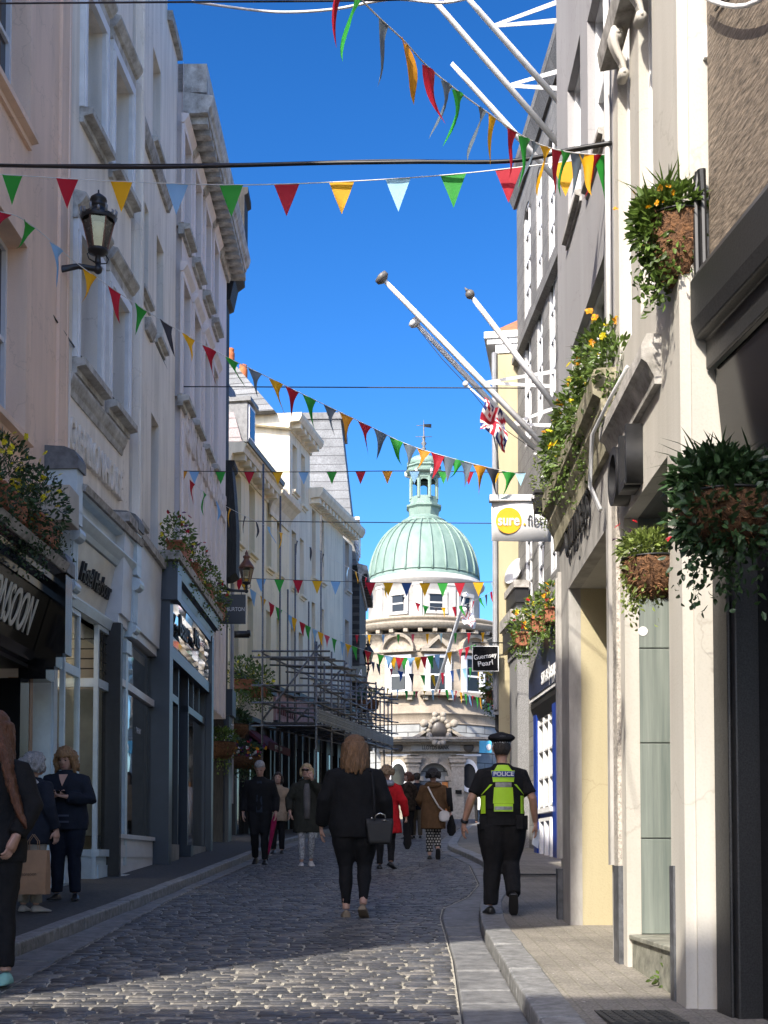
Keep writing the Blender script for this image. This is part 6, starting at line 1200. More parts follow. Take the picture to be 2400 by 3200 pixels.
basket('moss basket with bright green leaves hanging lowest on the white pilaster building', at(2040,1752,6.9), .165, 12, YLEAF, (PU,RE), 6, 900, None, .20, .045, (-.35,-.1,.1), 12, 12)
basket('dark leafy hanging basket in the shade of the black shopfront', at(2265,1560,5.6), .21, 13, DLEAF, (), 0, 1300, None, .22, .06, (-.3,0,.2), 14, 8)
def trough(label, pots, potm, seed, fm, flowers, nf, n, L0=.06, size=(.28,.16,.16), fr=(.3,.2,.22), name='planter_box', group='planter boxes on ledges', rz=0, cat='planter', drop=0, grass=4, hang=10):
    for k, p in enumerate(pots):
        lab = label[k] if isinstance(label, list) else label
        root = empty(name, p, rz, lab, cat, group); w_, d_, h_ = size; mb = MB()
        mb.hexa([(-w_*.45,-d_*.4,-h_),(w_*.45,-d_*.4,-h_),(w_*.45,d_*.4,-h_),(-w_*.45,d_*.4,-h_)], [(-w_*.5,-d_*.5,0),(w_*.5,-d_*.5,0),(w_*.5,d_*.5,0),(-w_*.5,d_*.5,0)]); mb.box(-w_*.53,w_*.53,-d_*.54,d_*.54,-.03,.003); mod_bevel(mb.build('pot', potm, root), .006)
        foliage(root, [((0,0,fr[2]*.5),(fr[0],fr[1],fr[2])), ((-fr[0]*.5*0,-fr[1]*.9,fr[2]*.1-drop),(fr[0]*.8,fr[1]*.6,fr[2]*.9))], fm, seed+k*7, 'foliage', L0, n, grass, hang); rnd = random.Random(seed+k)
        for j, col in enumerate(flowers): blossoms(root, [(fr[0]*rnd.uniform(-1,1), -fr[1]*rnd.uniform(-.2,1.2), fr[2]*rnd.uniform(-.2,1.4)) for i in range(nf)], col, L0*.55, seed+j+k)
zb_ = lambda F, s, n, z: F.W(s, n, z)
trough(['terracotta trough of red and yellow blooms nearest along the ledge over the blue shop','middle terracotta trough of yellow blooms on the ledge over the blue shop','farthest terracotta trough of the three over the blue shop, spilling yellow flowers'], [at(1722,1905,21.0), at(1680,1938,22.0), at(1630,1982,23.2)], TERRA, 31, LEAF, (YE, OR, RE), 7, 360, .085, (.26,.5,.24), (.22,.36,.30), 'terracotta_trough', 'terracotta troughs over the blue shop', 0, 'planter', .12)
PW = mat('white_trough', (.68,.68,.66), .5)
lz = zl3+.18
trough(['white metal trough of trailing green leaves nearest on the grey stone ledge','trough of orange wallflowers in the middle of the grey stone ledge','trough of orange wallflowers and ivy at the far end of the grey stone ledge'], [G3.W(.45,.02,lz+.12), G3.W(1.3,.04,lz+.08), G3.W(2.15,.05,lz+.06)], PW, 41, LEAF, (OR, YE), 22, 1100, .06, (.16,.55,.19), (.17,.50,.20), 'planter_box', 'planters on the grey stone ledge', 0, 'planter', .14, 8)
trough('carved dark pot of ferny leaves and ivy ending the grey stone ledge', [G3.W(e3+.05,.10,lz+.02)], BLACKM, 47, YLEAF, (WH,), 4, 420, .035, (.24,.24,.16), (.14,.14,.26), 'carved_pot', None, 0, 'planter', .1)
trough(['terracotta trough of red flowers and ivy nearest on the dark blue shop ledge','terracotta trough of dark trailing ivy in the middle of the dark blue shop ledge','terracotta trough of purple and orange flowers on the dark blue shop ledge','farthest terracotta trough of red and green leaves on the dark blue shop ledge'], [F4.W(d0+.6,.36,zd+.5), F4.W(d0+2.1,.36,zd+.5), F4.W(d0+3.6,.36,zd+.48), F4.W(d0+5.2,.36,zd+.46)], TERRA, 51, LEAF, (RE, PU, YE), 6, 420, .075, (.28,.7,.24), (.24,.6,.30), 'terracotta_trough', 'terracotta troughs on the dark blue shop ledge', 0, 'planter', .12, 4, 16)
trough(['wild trough of yellow pansies nearest on the black shop ledge','trough of yellow pansies spilling over the end of the black shop ledge'], [F1.W(sE-1.75,.40,zE+.34), F1.W(sE-.72,.42,zE+.34)], TERRA, 61, DLEAF, (YE, YE), 22, 900, .065, (.26,.8,.2), (.26,.62,.36), 'planter_box', 'planters on the black shop ledge', 0, 'planter', .18, 10, 18)
mb = MB(); mb.box(-.16,.16,-.22,.22,-.2,.2); o = mb.build('wall_cabinet', mat('beige_cabinet', (.42,.38,.31), .6), None); mod_bevel(o, .01); o.location = F1.W(sE+.45,.30,at(178,1585,14.2).z-F1.O.z); tag(o, 'beige metal cabinet on the wall beside the pansy trough', 'cabinet')
trough(['terracotta box of grassy leaves on the cream wall, left of the pair','terracotta box of yellow flowers on the cream wall, right of the pair'], [at(762,2125,33.6), at(808,2150,34.6)], TERRA, 71, LEAF, (YE,), 12, 420, .11, (.5,.4,.26), (.44,.34,.42), 'terracotta_trough', 'terracotta boxes on the cream wall', 0, 'planter', .1, 10, 12)
basket('hanging basket of grassy leaves high beside the cream shop', at(732,2265,31.5), .36, 81, DLEAF, (), 0, 420, None, .3, .12, (0,0,.3), 14, 6)
basket('hanging basket with white flowers against the dark shop pier', at(690,2320,28.5), .33, 82, LEAF, (WH,), 9, 420, None, .36, .10, (.1,0,.2), 6, 10)
basket('hanging basket overflowing with orange and red flowers', at(762,2365,31.0), .40, 83, DLEAF, (OR, RE, PU, WH), 16, 520, None, .3, .10, (.2,-.2,0), 4, 14)
trough('terracotta pot of yellow flowers hung below the black bordered sign', [at(1542,2160,28.2)], TERRA, 91, LEAF, (YE,), 14, 320, .10, (.34,.3,.26), (.30,.28,.32), 'terracotta_pot', None, 0, 'planter', .1, 8)
basket('dark basket of leaves hanging at the far end of the scaffolding', at(1150,2190,47), .42, 93, DLEAF, (), 0, 260, None, .4, .14, (0,0,.1), 6, 8)
# weeds at the foot of the wall
for k, (x, y, s) in enumerate(((1965,2962,.05),(1995,2992,.035),(2085,3085,.09))):
    p = gnd(x, y, .08); rt = empty('wall_weed', p, 0, ['small green weed at the foot of the doorway step','tiny weed tuft on the pavement edge','larger leafy weed under the stone step'][k], 'weed', 'weeds in the pavement joint'); foliage(rt, [((0,0,s*.6),(s,s*.7,s*.7))], LEAF, 200+k, 'leaves', s*.6, 45, 0, 0)
# small fittings
def fitting(name, label, cat, mb, m, loc, group=None):
    o = mb.build(name, m, None); o.location = loc; return tag(o, label, cat, group)
mb = MB(True); mb.tube([(-.3,0,-.12),(-.12,0,-.1),(0,0,0)], .03, 6); mb.box(-.05,.35,-.09,.09,-.06,.10); mb.box(.3,.38,-.1,.1,-.02,.12); fitting('security_camera', 'black security camera on the cream wall under the dark blue sign', 'camera', mb, BLACKM, at(738,1985,34.2))
mb = MB(True); mb.lathe([(.0,.0),(.12,.015),(.24,.06),(.30,.12),(.29,.12),(.2,.055),(.0,.02)], n=20); o = fitting('satellite_dish', 'grey satellite dish on the pale yellow end wall', 'satellite dish', mb, GREYP, at(1618,1792,27.2)); o.rotation_euler = (R(70),R(0),R(-60))
mb = MB(); mb.box(-.18,.18,-.24,.24,0,.012)
for i in range(6):
    for j in range(8): mb.box(-.155+.054*i,-.125+.054*i,-.215+.056*j,-.18+.056*j,.012,.016)
p = gnd(2000,3185,.078); o = fitting('drain_cover', 'dark patterned iron drain cover in the pavement at the bottom edge', 'drain cover', mb, mat('rusty_iron', (.06,.058,.055), .6, metal=.3, var=.3, scale=30), p+Vector((0,0,.004)))
mb = MB()
for i in range(14): mb.box(-.4+.06*i,-.375+.06*i,-.35,.35,0,.012)
mb.box(-.42,.45,-.37,-.34,0,.014); mb.box(-.42,.45,.34,.37,0,.014)
p = gnd(1690,2735,.078); fitting('pavement_grating', 'iron grating in the shaded pavement beside the blue shop', 'grating', mb, BLACKM, p+Vector((0,0,.006)))

mb = MB(True); b_ = F1.W(e1-.10,.03,3.9); mb.tube([(0,0,0),(0,0,2.2),(.01,0,4.5),(0,0,8.3)], .022, 6); mb.tube([(.0,.09,0),(.0,.09,3.1),(0,.1,5.6)], .010, 5); o = mb.build('drainpipe', PINK, F1.root); o.parent = None; o.location = b_; o.parent = F1.root; o.matrix_parent_inverse = (Matrix.Translation(F1.O) @ Matrix.Rotation(atan2(F1.e.y, F1.e.x), 4, 'Z')).inverted()
rnd = random.Random(77)
mb = MB()
for i in range(46):
    Y = rnd.uniform(6.6, 13); x = rnd.uniform(interp(KR,Y)+.25, 1.45); q = gz(Y)+.080; s_ = rnd.uniform(.006,.016); a = rnd.uniform(0,6); mb.add([(x+s_*cos(a+k*2.1)*rnd.uniform(.6,1.4), Y+s_*2*sin(a+k*2.1), q+.003) for k in range(3)], [(0,1,2)])
tag(mb.build('paper_litter', mat('pale_litter', (.5,.48,.44), .8), None), 'tiny pale scraps of litter scattered over the right pavement', 'litter', None, 'stuff')
# ---------------------------------------------------------------- people
def ev(o):
    dg = bpy.context.evaluated_depsgraph_get(); me = bpy.data.meshes.new_from_object(o.evaluated_get(dg)); return me
def solid(name, mb, m, parent, vox=.012, sm=6, rough=0, rs=.08, extra=None):
    """fuse overlapping closed pieces into one continuous skin"""
    o = mb.build(name, m, None); r = o.modifiers.new('remesh', 'REMESH'); r.mode = 'VOXEL'; r.voxel_size = vox
    s = o.modifiers.new('smooth', 'SMOOTH'); s.iterations = sm; s.factor = .5
    me = ev(o); old = o.data; bpy.data.objects.remove(o); bpy.data.meshes.remove(old)
    if rough:
        n = [v.normal.copy() for v in me.vertices]
        for v, q in zip(me.vertices, n):
            c = v.co; f = noise.noise(Vector((c.x/rs, c.y/rs, c.z/(rs*2.2))))+.5*noise.noise(Vector((c.x/rs*2.3+7, c.y/rs*2.3, c.z/rs*1.2))); v.co = c+q*rough*f
    if extra and extra.v:
        bm = bmesh.new(); bm.from_mesh(me); vs = [bm.verts.new(p) for p in extra.v]
        for f in extra.f:
            try: bm.faces.new([vs[i] for i in f])
            except ValueError: pass
        bm.to_mesh(me); bm.free()
    me.materials.clear(); me.materials.append(m); me.polygons.foreach_set('use_smooth', [True]*len(me.polygons)); me.polygons.foreach_set('material_index', [0]*len(me.polygons))
    return link_mesh(name, me, parent)
def ell(c, rx, ry, n=20, tilt=0, yaw=0):
    cy, sy = cos(yaw), sin(yaw); return [Vector((c[0]+rx*cos(2*pi*i/n)*cy-ry*sin(2*pi*i/n)*sy, c[1]+rx*cos(2*pi*i/n)*sy+ry*sin(2*pi*i/n)*cy, c[2]+tilt*ry*sin(2*pi*i/n))) for i in range(n)]
SKIN = mat('skin', (.46,.27,.20), .5, var=.08, scale=12); SKIN2 = mat('skin_tan', (.40,.22,.15), .5, var=.08, scale=12)
def cloth(nm, c, v=.15): return mat('cloth_'+nm, c, .85, var=v, scale=12, bump=.25, bscale=50, spec=.2)
CBLK = cloth('black', (.012,.012,.013)); CNAVY = cloth('navy', (.014,.018,.028)); CDARK = cloth('charcoal', (.022,.022,.024)); SHOEB = mat('black_shoe', (.012,.012,.012), .4); LIPS = mat('lips', (.30,.11,.10), .5); EYED = mat('eye_dark', (.02,.015,.012), .2)
def hairm(nm, c): return mat('hair_'+nm, c, .5, var=.35, scale=26, stretch=(5,5,.7), bump=.7, bscale=30)
def hand(mb, w, d, palm, H, curl=.5, side=1):
    """five separate bent fingers and a thumb on a tapered palm; d points from wrist to knuckles, palm faces along the second vector"""
    d = d.normalized(); p = (palm-d*palm.dot(d)).normalized(); s = d.cross(p)*side; u = H/1.7; L = .085*u
    mb.loft([[w+d*t*L+s*(a*wd)+p*(b*th) for a, b in ((-1,-1),(0,-1.25),(1,-1),(1.1,0),(1,1),(0,1.1),(-1,1),(-1.1,0))] for t, wd, th in ((-.15,.024*u,.018*u),(.2,.030*u,.015*u),(.7,.039*u,.013*u),(1.02,.038*u,.011*u))])
    for k, (o, l) in enumerate(((-.030,.066),(-.010,.076),(.010,.072),(.029,.056))):
        q = w+d*L+s*o*u; pts = [q-d*.012*u]; a = curl*.35; dd = d
        for j, f in enumerate((.45,.30,.25)):
            dd = (d*cos(a)+p*sin(a)).normalized(); q = q+dd*l*f*u; pts.append(q); a += curl*(.75+.1*k*.3)
        mb.tube(pts, [.0095*u,.0092*u,.0085*u,.0065*u], 7)
    q = w+d*L*.28-s*.026*u; dd = (d*.62-s*.7+p*.3).normalized(); e = (d*.9-s*.1+p*(.3+.4*curl)).normalized(); mb.tube([q, q+dd*.034*u, q+dd*.034*u+e*.028*u, q+dd*.034*u+e*.05*u], [.012*u,.0115*u,.010*u,.007*u], 7)
def person(label, pos, rz, H, legs, arms, top, bottom, hair=None, skin=None, shoes=SHOEB, yaw=0, nod=0, lean=0, group=None, wide=1.0, sleeve=1.0, hands=True, shoe_h=.05, face=True, bare_ankle=False, curls=(.5,.5)):
    root = empty('person', pos, rz, label, 'person', group); sk = skin or SKIN; V = Vector; W = wide
    f = lambda z: lean*max(0, z-.5)       # forward offset
    head = V((0, f(.93)+.012+.03*nod, .928-.012*abs(nod)))*H
    bd, ex = MB(), MB()
    # head: one shaped loft, jaw to crown, turned by yaw and nodded
    Rm = Matrix.Rotation(yaw, 3, 'Z') @ Matrix.Rotation(-nod*.9, 3, 'X')
    hp = lambda x, y, z: head + Rm @ V((x*H, y*H, z*H))
    prof = [(-.068,.018,.016,.030),(-.060,.028,.030,.022),(-.042,.036,.044,.010),(-.020,.041,.053,.004),(.004,.043,.056,.0),(.026,.044,.058,-.002),(.046,.040,.053,-.003),(.060,.030,.040,-.004),(.069,.015,.02,-.004)]
    bd.loft([[hp(rx*cos(a), yo+ry*sin(a), z) for a in [2*pi*i/18 for i in range(18)]] for z, rx, ry, yo in prof])
    bd.loft([ell((0, f(.80)*H-.0*H, .80*H), .040*H, .040*H), ell((0, (f(.83))*H, .835*H), .031*H, .032*H), [hp(.030*cos(a), -.006+.031*sin(a), -.052) for a in [2*pi*i/20 for i in range(20)]], [hp(.027*cos(a), -.004+.028*sin(a), -.02) for a in [2*pi*i/20 for i in range(20)]]])
    bd.loft([[hp(x, y, z) for x, y, z in r] for r in ([(-.005,.052,.012),(.005,.052,.012),(.005,.045,.012),(-.005,.045,.012)], [(-.008,.062,-.010),(.008,.062,-.010),(.009,.045,-.010),(-.009,.045,-.010)], [(-.011,.066,-.018),(.011,.066,-.018),(.011,.045,-.022),(-.011,.045,-.022)], [(-.007,.055,-.024),(.007,.055,-.024),(.006,.045,-.026),(-.006,.045,-.026)])])
    for s in (-1, 1): bd.tube([hp(s*.043,-.004,-.018), hp(s*.047,-.006,.0), hp(s*.046,-.008,.014)], [.006*H,.010*H,.008*H], 8)
    bd.loft([ell((0, f(z)*H, z*H), rx*H*W, ry*H) for z, rx, ry in ((.49,.088,.062),(.56,.085,.06),(.62,.074,.055),(.70,.085,.06),(.77,.092,.058),(.805,.075,.045),(.825,.04,.036))])
    for s, (kn, an, ft) in zip((-1, 1), legs):
        hip = V((s*.048*W, 0, .50)); kn, an = V(kn), V(an); bd.tube([hip*H, hip.lerp(kn,.5)*H, kn*H, kn.lerp(an,.35)*H, an*H], [.052*H,.045*H,.031*H,.032*H,.020*H], 10)
    for s, (el, wr, hd, pm) in zip((-1, 1), arms):
        sh = V((s*.094*W, f(.79), .782)); el, wr = V(el), V(wr); bd.tube([V((s*.05*W, f(.8), .80))*H, sh*H, el*H, el.lerp(wr,.35)*H, wr*H], [.022*H,.030*H,.024*H,.0235*H,.0155*H], 10)
        if hands: hand(ex, wr*H, V(hd), V(pm), H, curls[0 if s < 0 else 1], s)
    body = solid('body', bd, sk, root, .010, 3, extra=ex)
    if face:
        e = MB(True)
        for s in (-1, 1): e.ball(hp(s*.017,.051,.004), (.0065*H,.005*H,.004*H), 8, 5)
        e.build('eyes', EYED, root); e = MB(True); e.tube([hp(-.014,.053,-.040), hp(0,.058,-.038), hp(.014,.053,-.040)], [.002*H,.0045*H,.002*H], 6); e.build('mouth', LIPS, root)
        e = MB(True)
        for s in (-1, 1): e.tube([hp(s*.008,.056,.014), hp(s*.018,.055,.017), hp(s*.028,.047,.013)], [.002*H,.003*H,.001*H], 5)
        e.build('eyebrows', hair or CDARK, root)
    # shoes
    for s, (kn, an, ft) in zip((-1, 1), legs):
        an, ft = V(an), V(ft); d = ft.normalized(); up = V((0,0,1)); up = (up-d*up.dot(d)).normalized(); sd = d.cross(up); mb = MB(); a0 = an*H-up*.010*H; rings = []
        for t, wd, hh in ((-.032,.020,.030),(-.015,.026,.045),(.02,.028,.042),(.055,.030,.026),(.085,.028,.018),(.105,.016,.010)):
            c = a0+d*t*H-up*.034*H; rings.append([c+sd*wd*H*cos(q)+up*(hh*H*max(0,sin(q))) for q in [2*pi*i/14 for i in range(14)]])
        mb.loft(rings); solid('shoe', mb, shoes, root, .008, 3)
    # trousers
    bm_, hem, tw = bottom[:3]; mb = MB(); mb.loft([ell((0,f(z)*H,z*H), rx*H*W, ry*H) for z, rx, ry in ((.455,.070,.060),(.50,.094,.070),(.56,.092,.067),(.60,.084,.062))])
    for s, (kn, an, ft) in zip((-1, 1), legs):
        hip = V((s*.047*W, 0, .505)); kn, an = V(kn), V(an); end = an.lerp(kn, hem)
        mb.tube([hip*H, hip.lerp(kn,.45)*H, kn*H, kn.lerp(end,.4)*H, end*H], [.060*H*tw[0]*W,.054*H*tw[0]*W,.041*H*tw[1],.039*H*tw[1],.032*H*tw[2]], 12)
    if bm_: solid('trousers', mb, bm_, root, .012, 5, .006, .06)
    # upper garment
    tm, hz, hr, fat = top[:4]; mb = MB(); sect = [(hz,)+hr]
    for z, rx, ry in ((.50,.104,.078),(.56,.100,.074),(.62,.092,.070),(.68,.096,.072),(.74,.104,.073),(.78,.108,.066),(.805,.090,.054),(.83,.050,.046),(.845,.042,.042)):
        if z > hz+.03: sect.append((z, rx*fat*(W if z < .8 else 1), ry*fat))
    mb.loft([ell((0, f(z)*H, z*H), rx*H, ry*H, 24) for z, rx, ry in sect])
    for s, (el, wr, hd, pm) in zip((-1, 1), arms):
        sh = V((s*.093*W, f(.79), .780)); el, wr = V(el), V(wr); end = el.lerp(wr, (sleeve-.5)*2*.93) if sleeve > .5 else sh.lerp(el, sleeve*2*.93)
        ps = [sh, el, el.lerp(end,.5), end] if sleeve > .5 else [sh, sh.lerp(end,.6), end]; rr = [.040,.035,.033,.027] if sleeve > .5 else [.036,.031,.031]
        mb.tube([V((s*.045*W, f(.8), .800))*H]+[p*H for p in ps], [.026*H*fat]+[r*H*fat*(.5+.5*W) for r in rr], 12)
    jk = solid('upper_garment', mb, tm, root, .012, 5, top[4] if len(top) > 4 else .008, .07)
    return root, hp, jk
def hairdo(root, hp, H, m, style, length=.1, seed=0, wide=1.0):
    mb = MB(); n = 20
    cap = [(.006,.050,.060,-.008),(.03,.050,.062,-.006),(.052,.045,.056,-.006),(.070,.030,.038,-.006),(.078,.010,.014,-.006)]
    mb.loft([[hp(rx*wide*cos(a), yo+ry*wide*sin(a)-(.022 if sin(a) > .2 and z < .03 else 0)*(1), z) for a in [2*pi*i/n for i in range(n)]] for z, rx, ry, yo in cap])
    if style != 'short':
        k = 34; rnd = random.Random(seed)
        for i in range(k):
            a = pi*(.88+1.24*i/(k-1)); c, s = cos(a), sin(a); r0 = .046*wide; p = [hp(r0*c, -.008+.058*s*wide, .028)]; wv = rnd.uniform(.004,.016) if style == 'curly' else .004; L_ = length*rnd.uniform(.85,1.1)
            for j in range(1, 7):
                t = j/6; fl = (1+.32*t*(1-.3*t)) if style != 'long' else (1+.15*t); p.append(hp(r0*fl*c+wv*sin(5*t+i*1.7), -.008+.060*fl*s*wide+wv*cos(6*t+i), .028-L_*t))
            mb.tube(p, [.017*H,.018*H,.018*H,.017*H,.016*H,.013*H,.006*H], 6)
    else:
        for zz, rx, ry in ((-.03,.044,.03),(-.012,.048,.045)): pass
        mb.loft([[hp(rx*cos(a), -.022+ry*sin(a), z) for a in [2*pi*i/n for i in range(n)]] for z, rx, ry in ((-.035,.034,.030),(-.02,.043,.040),(.0,.048,.046),(.03,.049,.05))])
    return solid('hair', mb, m, root, .0085, 2, .006 if style != 'curly' else .011, .018)
ST = [((-.047,.0,.28),(-.05,.0,.045),(-.15,1,0)), ((.047,.0,.28),(.05,.0,.045),(.15,1,0))]
def ARM(l=((-.14,.0,.64),(-.145,.02,.50),(0,.1,-1),(1,0,0)), r=((.14,.0,.64),(.145,.02,.50),(0,.1,-1),(-1,0,0))): return [l, r]
def at_gnd(x, y, h=0): return gnd(x, y, h)
def scale_H(x, y, px_h, h=0): p = gnd(x, y, h); return p, px_h/FPX*p.y
# 1 woman in black walking away up the middle of the street
p, H = scale_H(1108, 2868, 570)
W1, hp, jk = person('woman in a black jacket and black leggings walking away up the middle of the street', p, 0, H*1.0,
    [((-.050,.02,.28),(-.046,.0,.045),(-.1,1,-.02)), ((.055,.03,.285),(.048,-.06,.072),(.12,.8,-.42))],
    ARM(((-.165,-.02,.64),(-.185,.05,.50),(0,.2,-1),(1,0,0)), ((.165,-.02,.64),(.18,.06,.50),(0,.2,-1),(-1,0,0))), (CBLK, .435, (.128,.085), 1.18, .006), (CBLK, .12, (1.12,1.0,.72)), hairm('light_brown', (.24,.125,.055)), None, mat('tan_shoe', (.20,.15,.10), .7), wide=1.18)
hairdo(W1, hp, H, hairm('light_brown', (.24,.125,.055)), 'bob', .165, 1, 1.18)
def shoulder_bag(label, root_p, H, off, size, m, strap_pts, strapm, rz=0):
    r = empty('shoulder_bag', root_p+Vector(off)*H, rz, label, 'handbag'); mb = MB(); w_, d_, h_ = size
    mb.loft([[Vector((x*w_*k,y*d_*k2,z)) for x, y in ((-.5,-.5),(.5,-.5),(.5,.5),(-.5,.5))] for k, k2, z in ((.78,1,0),(.84,1.05,h_*.15),(1,.9,h_*.8),(1.02,.55,h_))]); b = mb.build('bag_body', m, r); mod_bevel(b, .02, 3)
    mb = MB(True); mb.tube([Vector(q)*H-Vector(off)*H for q in strap_pts], .011, 6); mb.build('strap', strapm, r)
    mb = MB(True); mb.tube([(-w_*.2,-d_*.45,h_*.9),(-w_*.16,-d_*.6,h_*1.12),(0,-d_*.6,h_*1.2),(w_*.16,-d_*.6,h_*1.12),(w_*.2,-d_*.45,h_*.9)], .007, 5); mb.tube([(w_*.05,-d_*.52,h_*.93),(w_*.3,-d_*.52,h_*.91)], .004, 4); mb.ball((-w_*.3,-d_*.5,h_*1.0), .012, 8, 6); mb.build('clasp', mat('bright_metal', (.6,.58,.52), .25, metal=1), r); return r
shoulder_bag('black leather handbag hanging from the shoulder of the woman in black', p, H, (.135,-.11,.40), (.26,.12,.24), mat('black_leather', (.010,.010,.010), .6, bump=.1), [(.085,.03,.80),(.10,-.07,.80),(.105,-.105,.70),(.108,-.115,.60),(.11,-.115,.545)], CDARK, .15)
# 2 police officer
p, H = scale_H(1570, 2855, 555, .09)
LIME = mat('hi_vis_lime', (.42,.72,.02), .6, var=.08, scale=8); REFL = mat('reflective_tape', (.32,.32,.32), .35, metal=.3, var=.25, scale=20)
PO, hp, jk = person('police officer in a hi-vis yellow vest walking away on the right pavement', p, 0, H,
    [((-.055,.01,.28),(-.066,.0,.045),(-.2,1,0)), ((.052,.04,.285),(.052,-.11,.105),(.05,.45,-.9))],
    ARM(((-.175,-.02,.645),(-.212,.03,.51),(-.1,.2,-1),(1,.2,0)), ((.170,-.03,.645),(.192,.03,.51),(.1,.1,-1),(-1,.2,0))), (CBLK, .50, (.105,.078), 1.12, .004), (CBLK, .02, (1.28,1.25,1.25)), None, SKIN2, wide=1.16, sleeve=.44, face=True)
hairdo(PO, hp, H, hairm('dark_grey', (.05,.042,.036)), 'short')
mb = MB(True); n = 40
mb.lathe([(.0,.105),(.06,.108),(.086,.098),(.090,.088),(.078,.070),(.058,.058)], (0,0,0), n); o = solid('cap', mb, CBLK, PO, .006, 2) if False else None
cap = MB(True); cap.loft([[hp(rx*cos(a), -.004+ry*sin(a), z+tl*sin(a)) for a in [2*pi*i/n for i in range(n)]] for z, rx, ry, tl in ((.012,.047,.058,0),(.034,.050,.062,0),(.040,.054,.066,0),(.055,.074,.084,.01),(.066,.077,.088,.015),(.078,.066,.078,.018),(.083,.03,.04,.018))]); cap = cap.build('cap', CBLK, PO)
pk_ = MB(); pk_.hexa([hp(-.035,.055,.02),hp(.035,.055,.02),hp(.028,.092,.008),hp(-.028,.092,.008)], [hp(-.035,.055,.025),hp(.035,.055,.025),hp(.028,.092,.012),hp(-.028,.092,.012)]); pk_.build('peak', BLACK, cap)
bw = MB(); bw.mat(TRIM); k = 46
for r_ in range(3):
    for i in range(k):
        if (i+r_) % 2: continue
        a0, a1 = 2*pi*i/k, 2*pi*(i+1)/k; z0_, z1_ = .014+.0068*r_, .014+.0068*(r_+1); e = lambda a, z: hp((.049+.0035*(z-.012)/.02)*cos(a)*1.02, -.004+(.060+.004*(z-.012)/.02)*sin(a)*1.02, z); bw.quad(e(a0,z0_), e(a1,z0_), e(a1,z1_), e(a0,z1_))
bw.build('chequered_band', None, cap)
# vest panels wrapped on the back
def wrap(name, m, x0, x1, z0, z1, off=.010, nx=10, nz=6, parent=None):
    sect = [(.50,.122,.088),(.56,.122,.086),(.62,.118,.083),(.68,.124,.085),(.74,.132,.086),(.78,.132,.078),(.805,.112,.064),(.84,.055,.052)]
    def rad(z):
        for (za, ax, ay), (zb2, bx, by) in zip(sect, sect[1:]):
            if z <= zb2: t = max(0,(z-za)/(zb2-za)); return lerp(ax,bx,t), lerp(ay,by,t)
        return sect[-1][1:]
    mb = MB(True); g_ = []
    for i in range(nx+1):
        row_ = []
        for j in range(nz+1):
            z = lerp(z0,z1,j/nz); x = lerp(x0[0] if isinstance(x0,tuple) else x0, x0[1] if isinstance(x0,tuple) else x0, j/nz); xb = lerp(x1[0] if isinstance(x1,tuple) else x1, x1[1] if isinstance(x1,tuple) else x1, j/nz); xx = lerp(x, xb, i/nx); rx, ry = rad(z); rx *= 1.02; q = max(-.995,min(.995,xx/rx)); row_.append(Vector((xx*H, -(ry*1.02*sqrt(1-q*q)+off)*H, z*H)))
        g_.append(row_)
    for i in range(nx):
        for j in range(nz): mb.quad(g_[i][j], g_[i+1][j], g_[i+1][j+1], g_[i][j+1])
    return mb.build(name, m, parent or PO)
vest = wrap('vest', CBLK, -.112, .112, .585, .80, .006)
wrap('vest_panel', LIME, (-.058,-.066), (.058,.066), .735, .80, .011, parent=vest); wrap('vest_collar', LIME, (-.05,-.03), (.05,.03), .80, .832, .009, parent=vest)
wrap('vest_panel', LIME, (-.058,-.052), (.058,.052), .615, .705, .012, parent=vest); wrap('vest_panel', LIME, -.053, .053, .57, .614, .012, parent=vest)
wrap('reflective_band', REFL, -.045, .045, .706, .732, .014, parent=vest); wrap('reflective_band', REFL, -.05, .05, .578, .598, .014, parent=vest); wrap('name_patch', mat('police_blue', (.02,.04,.22), .5), (-.062,-.064), (.062,.064), .762, .796, .014, parent=vest)
for s in (-1, 1): wrap('vest_strap', LIME, (s*.118,s*.06) , (s*.122,s*.074), .665, .722, .012, 4, parent=vest); wrap('vest_strap', LIME, (s*.098), (s*.122), .56, .66, .012, 4, parent=vest)
fit_text('POLICE', .112*H, .024*H, mat('silver_letters', (.62,.64,.66), .35), vest, (0,-.110*H,.779*H), (R(90),0,0), .002, bold=.02)
mb = MB(); mb.loft([ell((0,0,z*H), rx*H, ry*H, 24) for z, rx, ry in ((.495,.128,.094),(.53,.128,.094))]); b_ = mb.build('belt', CBLK, PO)
for x, y in ((.12,-.03),(-.11,-.05),(.09,-.08)): mb = MB(); mb.box((x-.02)*H,(x+.02)*H,(y-.02)*H,(y+.02)*H,.47*H,.55*H); mod_bevel(mb.build('pouch', CBLK, b_), .006)
mb = MB(True); mb.tube([Vector((-.208,.022,.528))*H, Vector((-.211,.028,.514))*H], .022*H, 12); mb.build('wrist_watch', BLACKM, PO)
pap = empty('paper_sheet', p+Vector((.195,.02,.45))*H, 0, 'white papers held in the police officer\'s right hand', 'paper'); mb = MB(); mb.hexa([Vector(q)*H for q in ((-.012,.0,.03),(.02,.01,.02),(.012,.02,-.085),(-.025,.0,-.06))], [Vector(q)*H+Vector((.002,.004,0)) for q in ((-.012,.0,.03),(.02,.01,.02),(.012,.02,-.085),(-.025,.0,-.06))]); mb.build('paper', mat('paper', (.62,.65,.7), .6), pap)
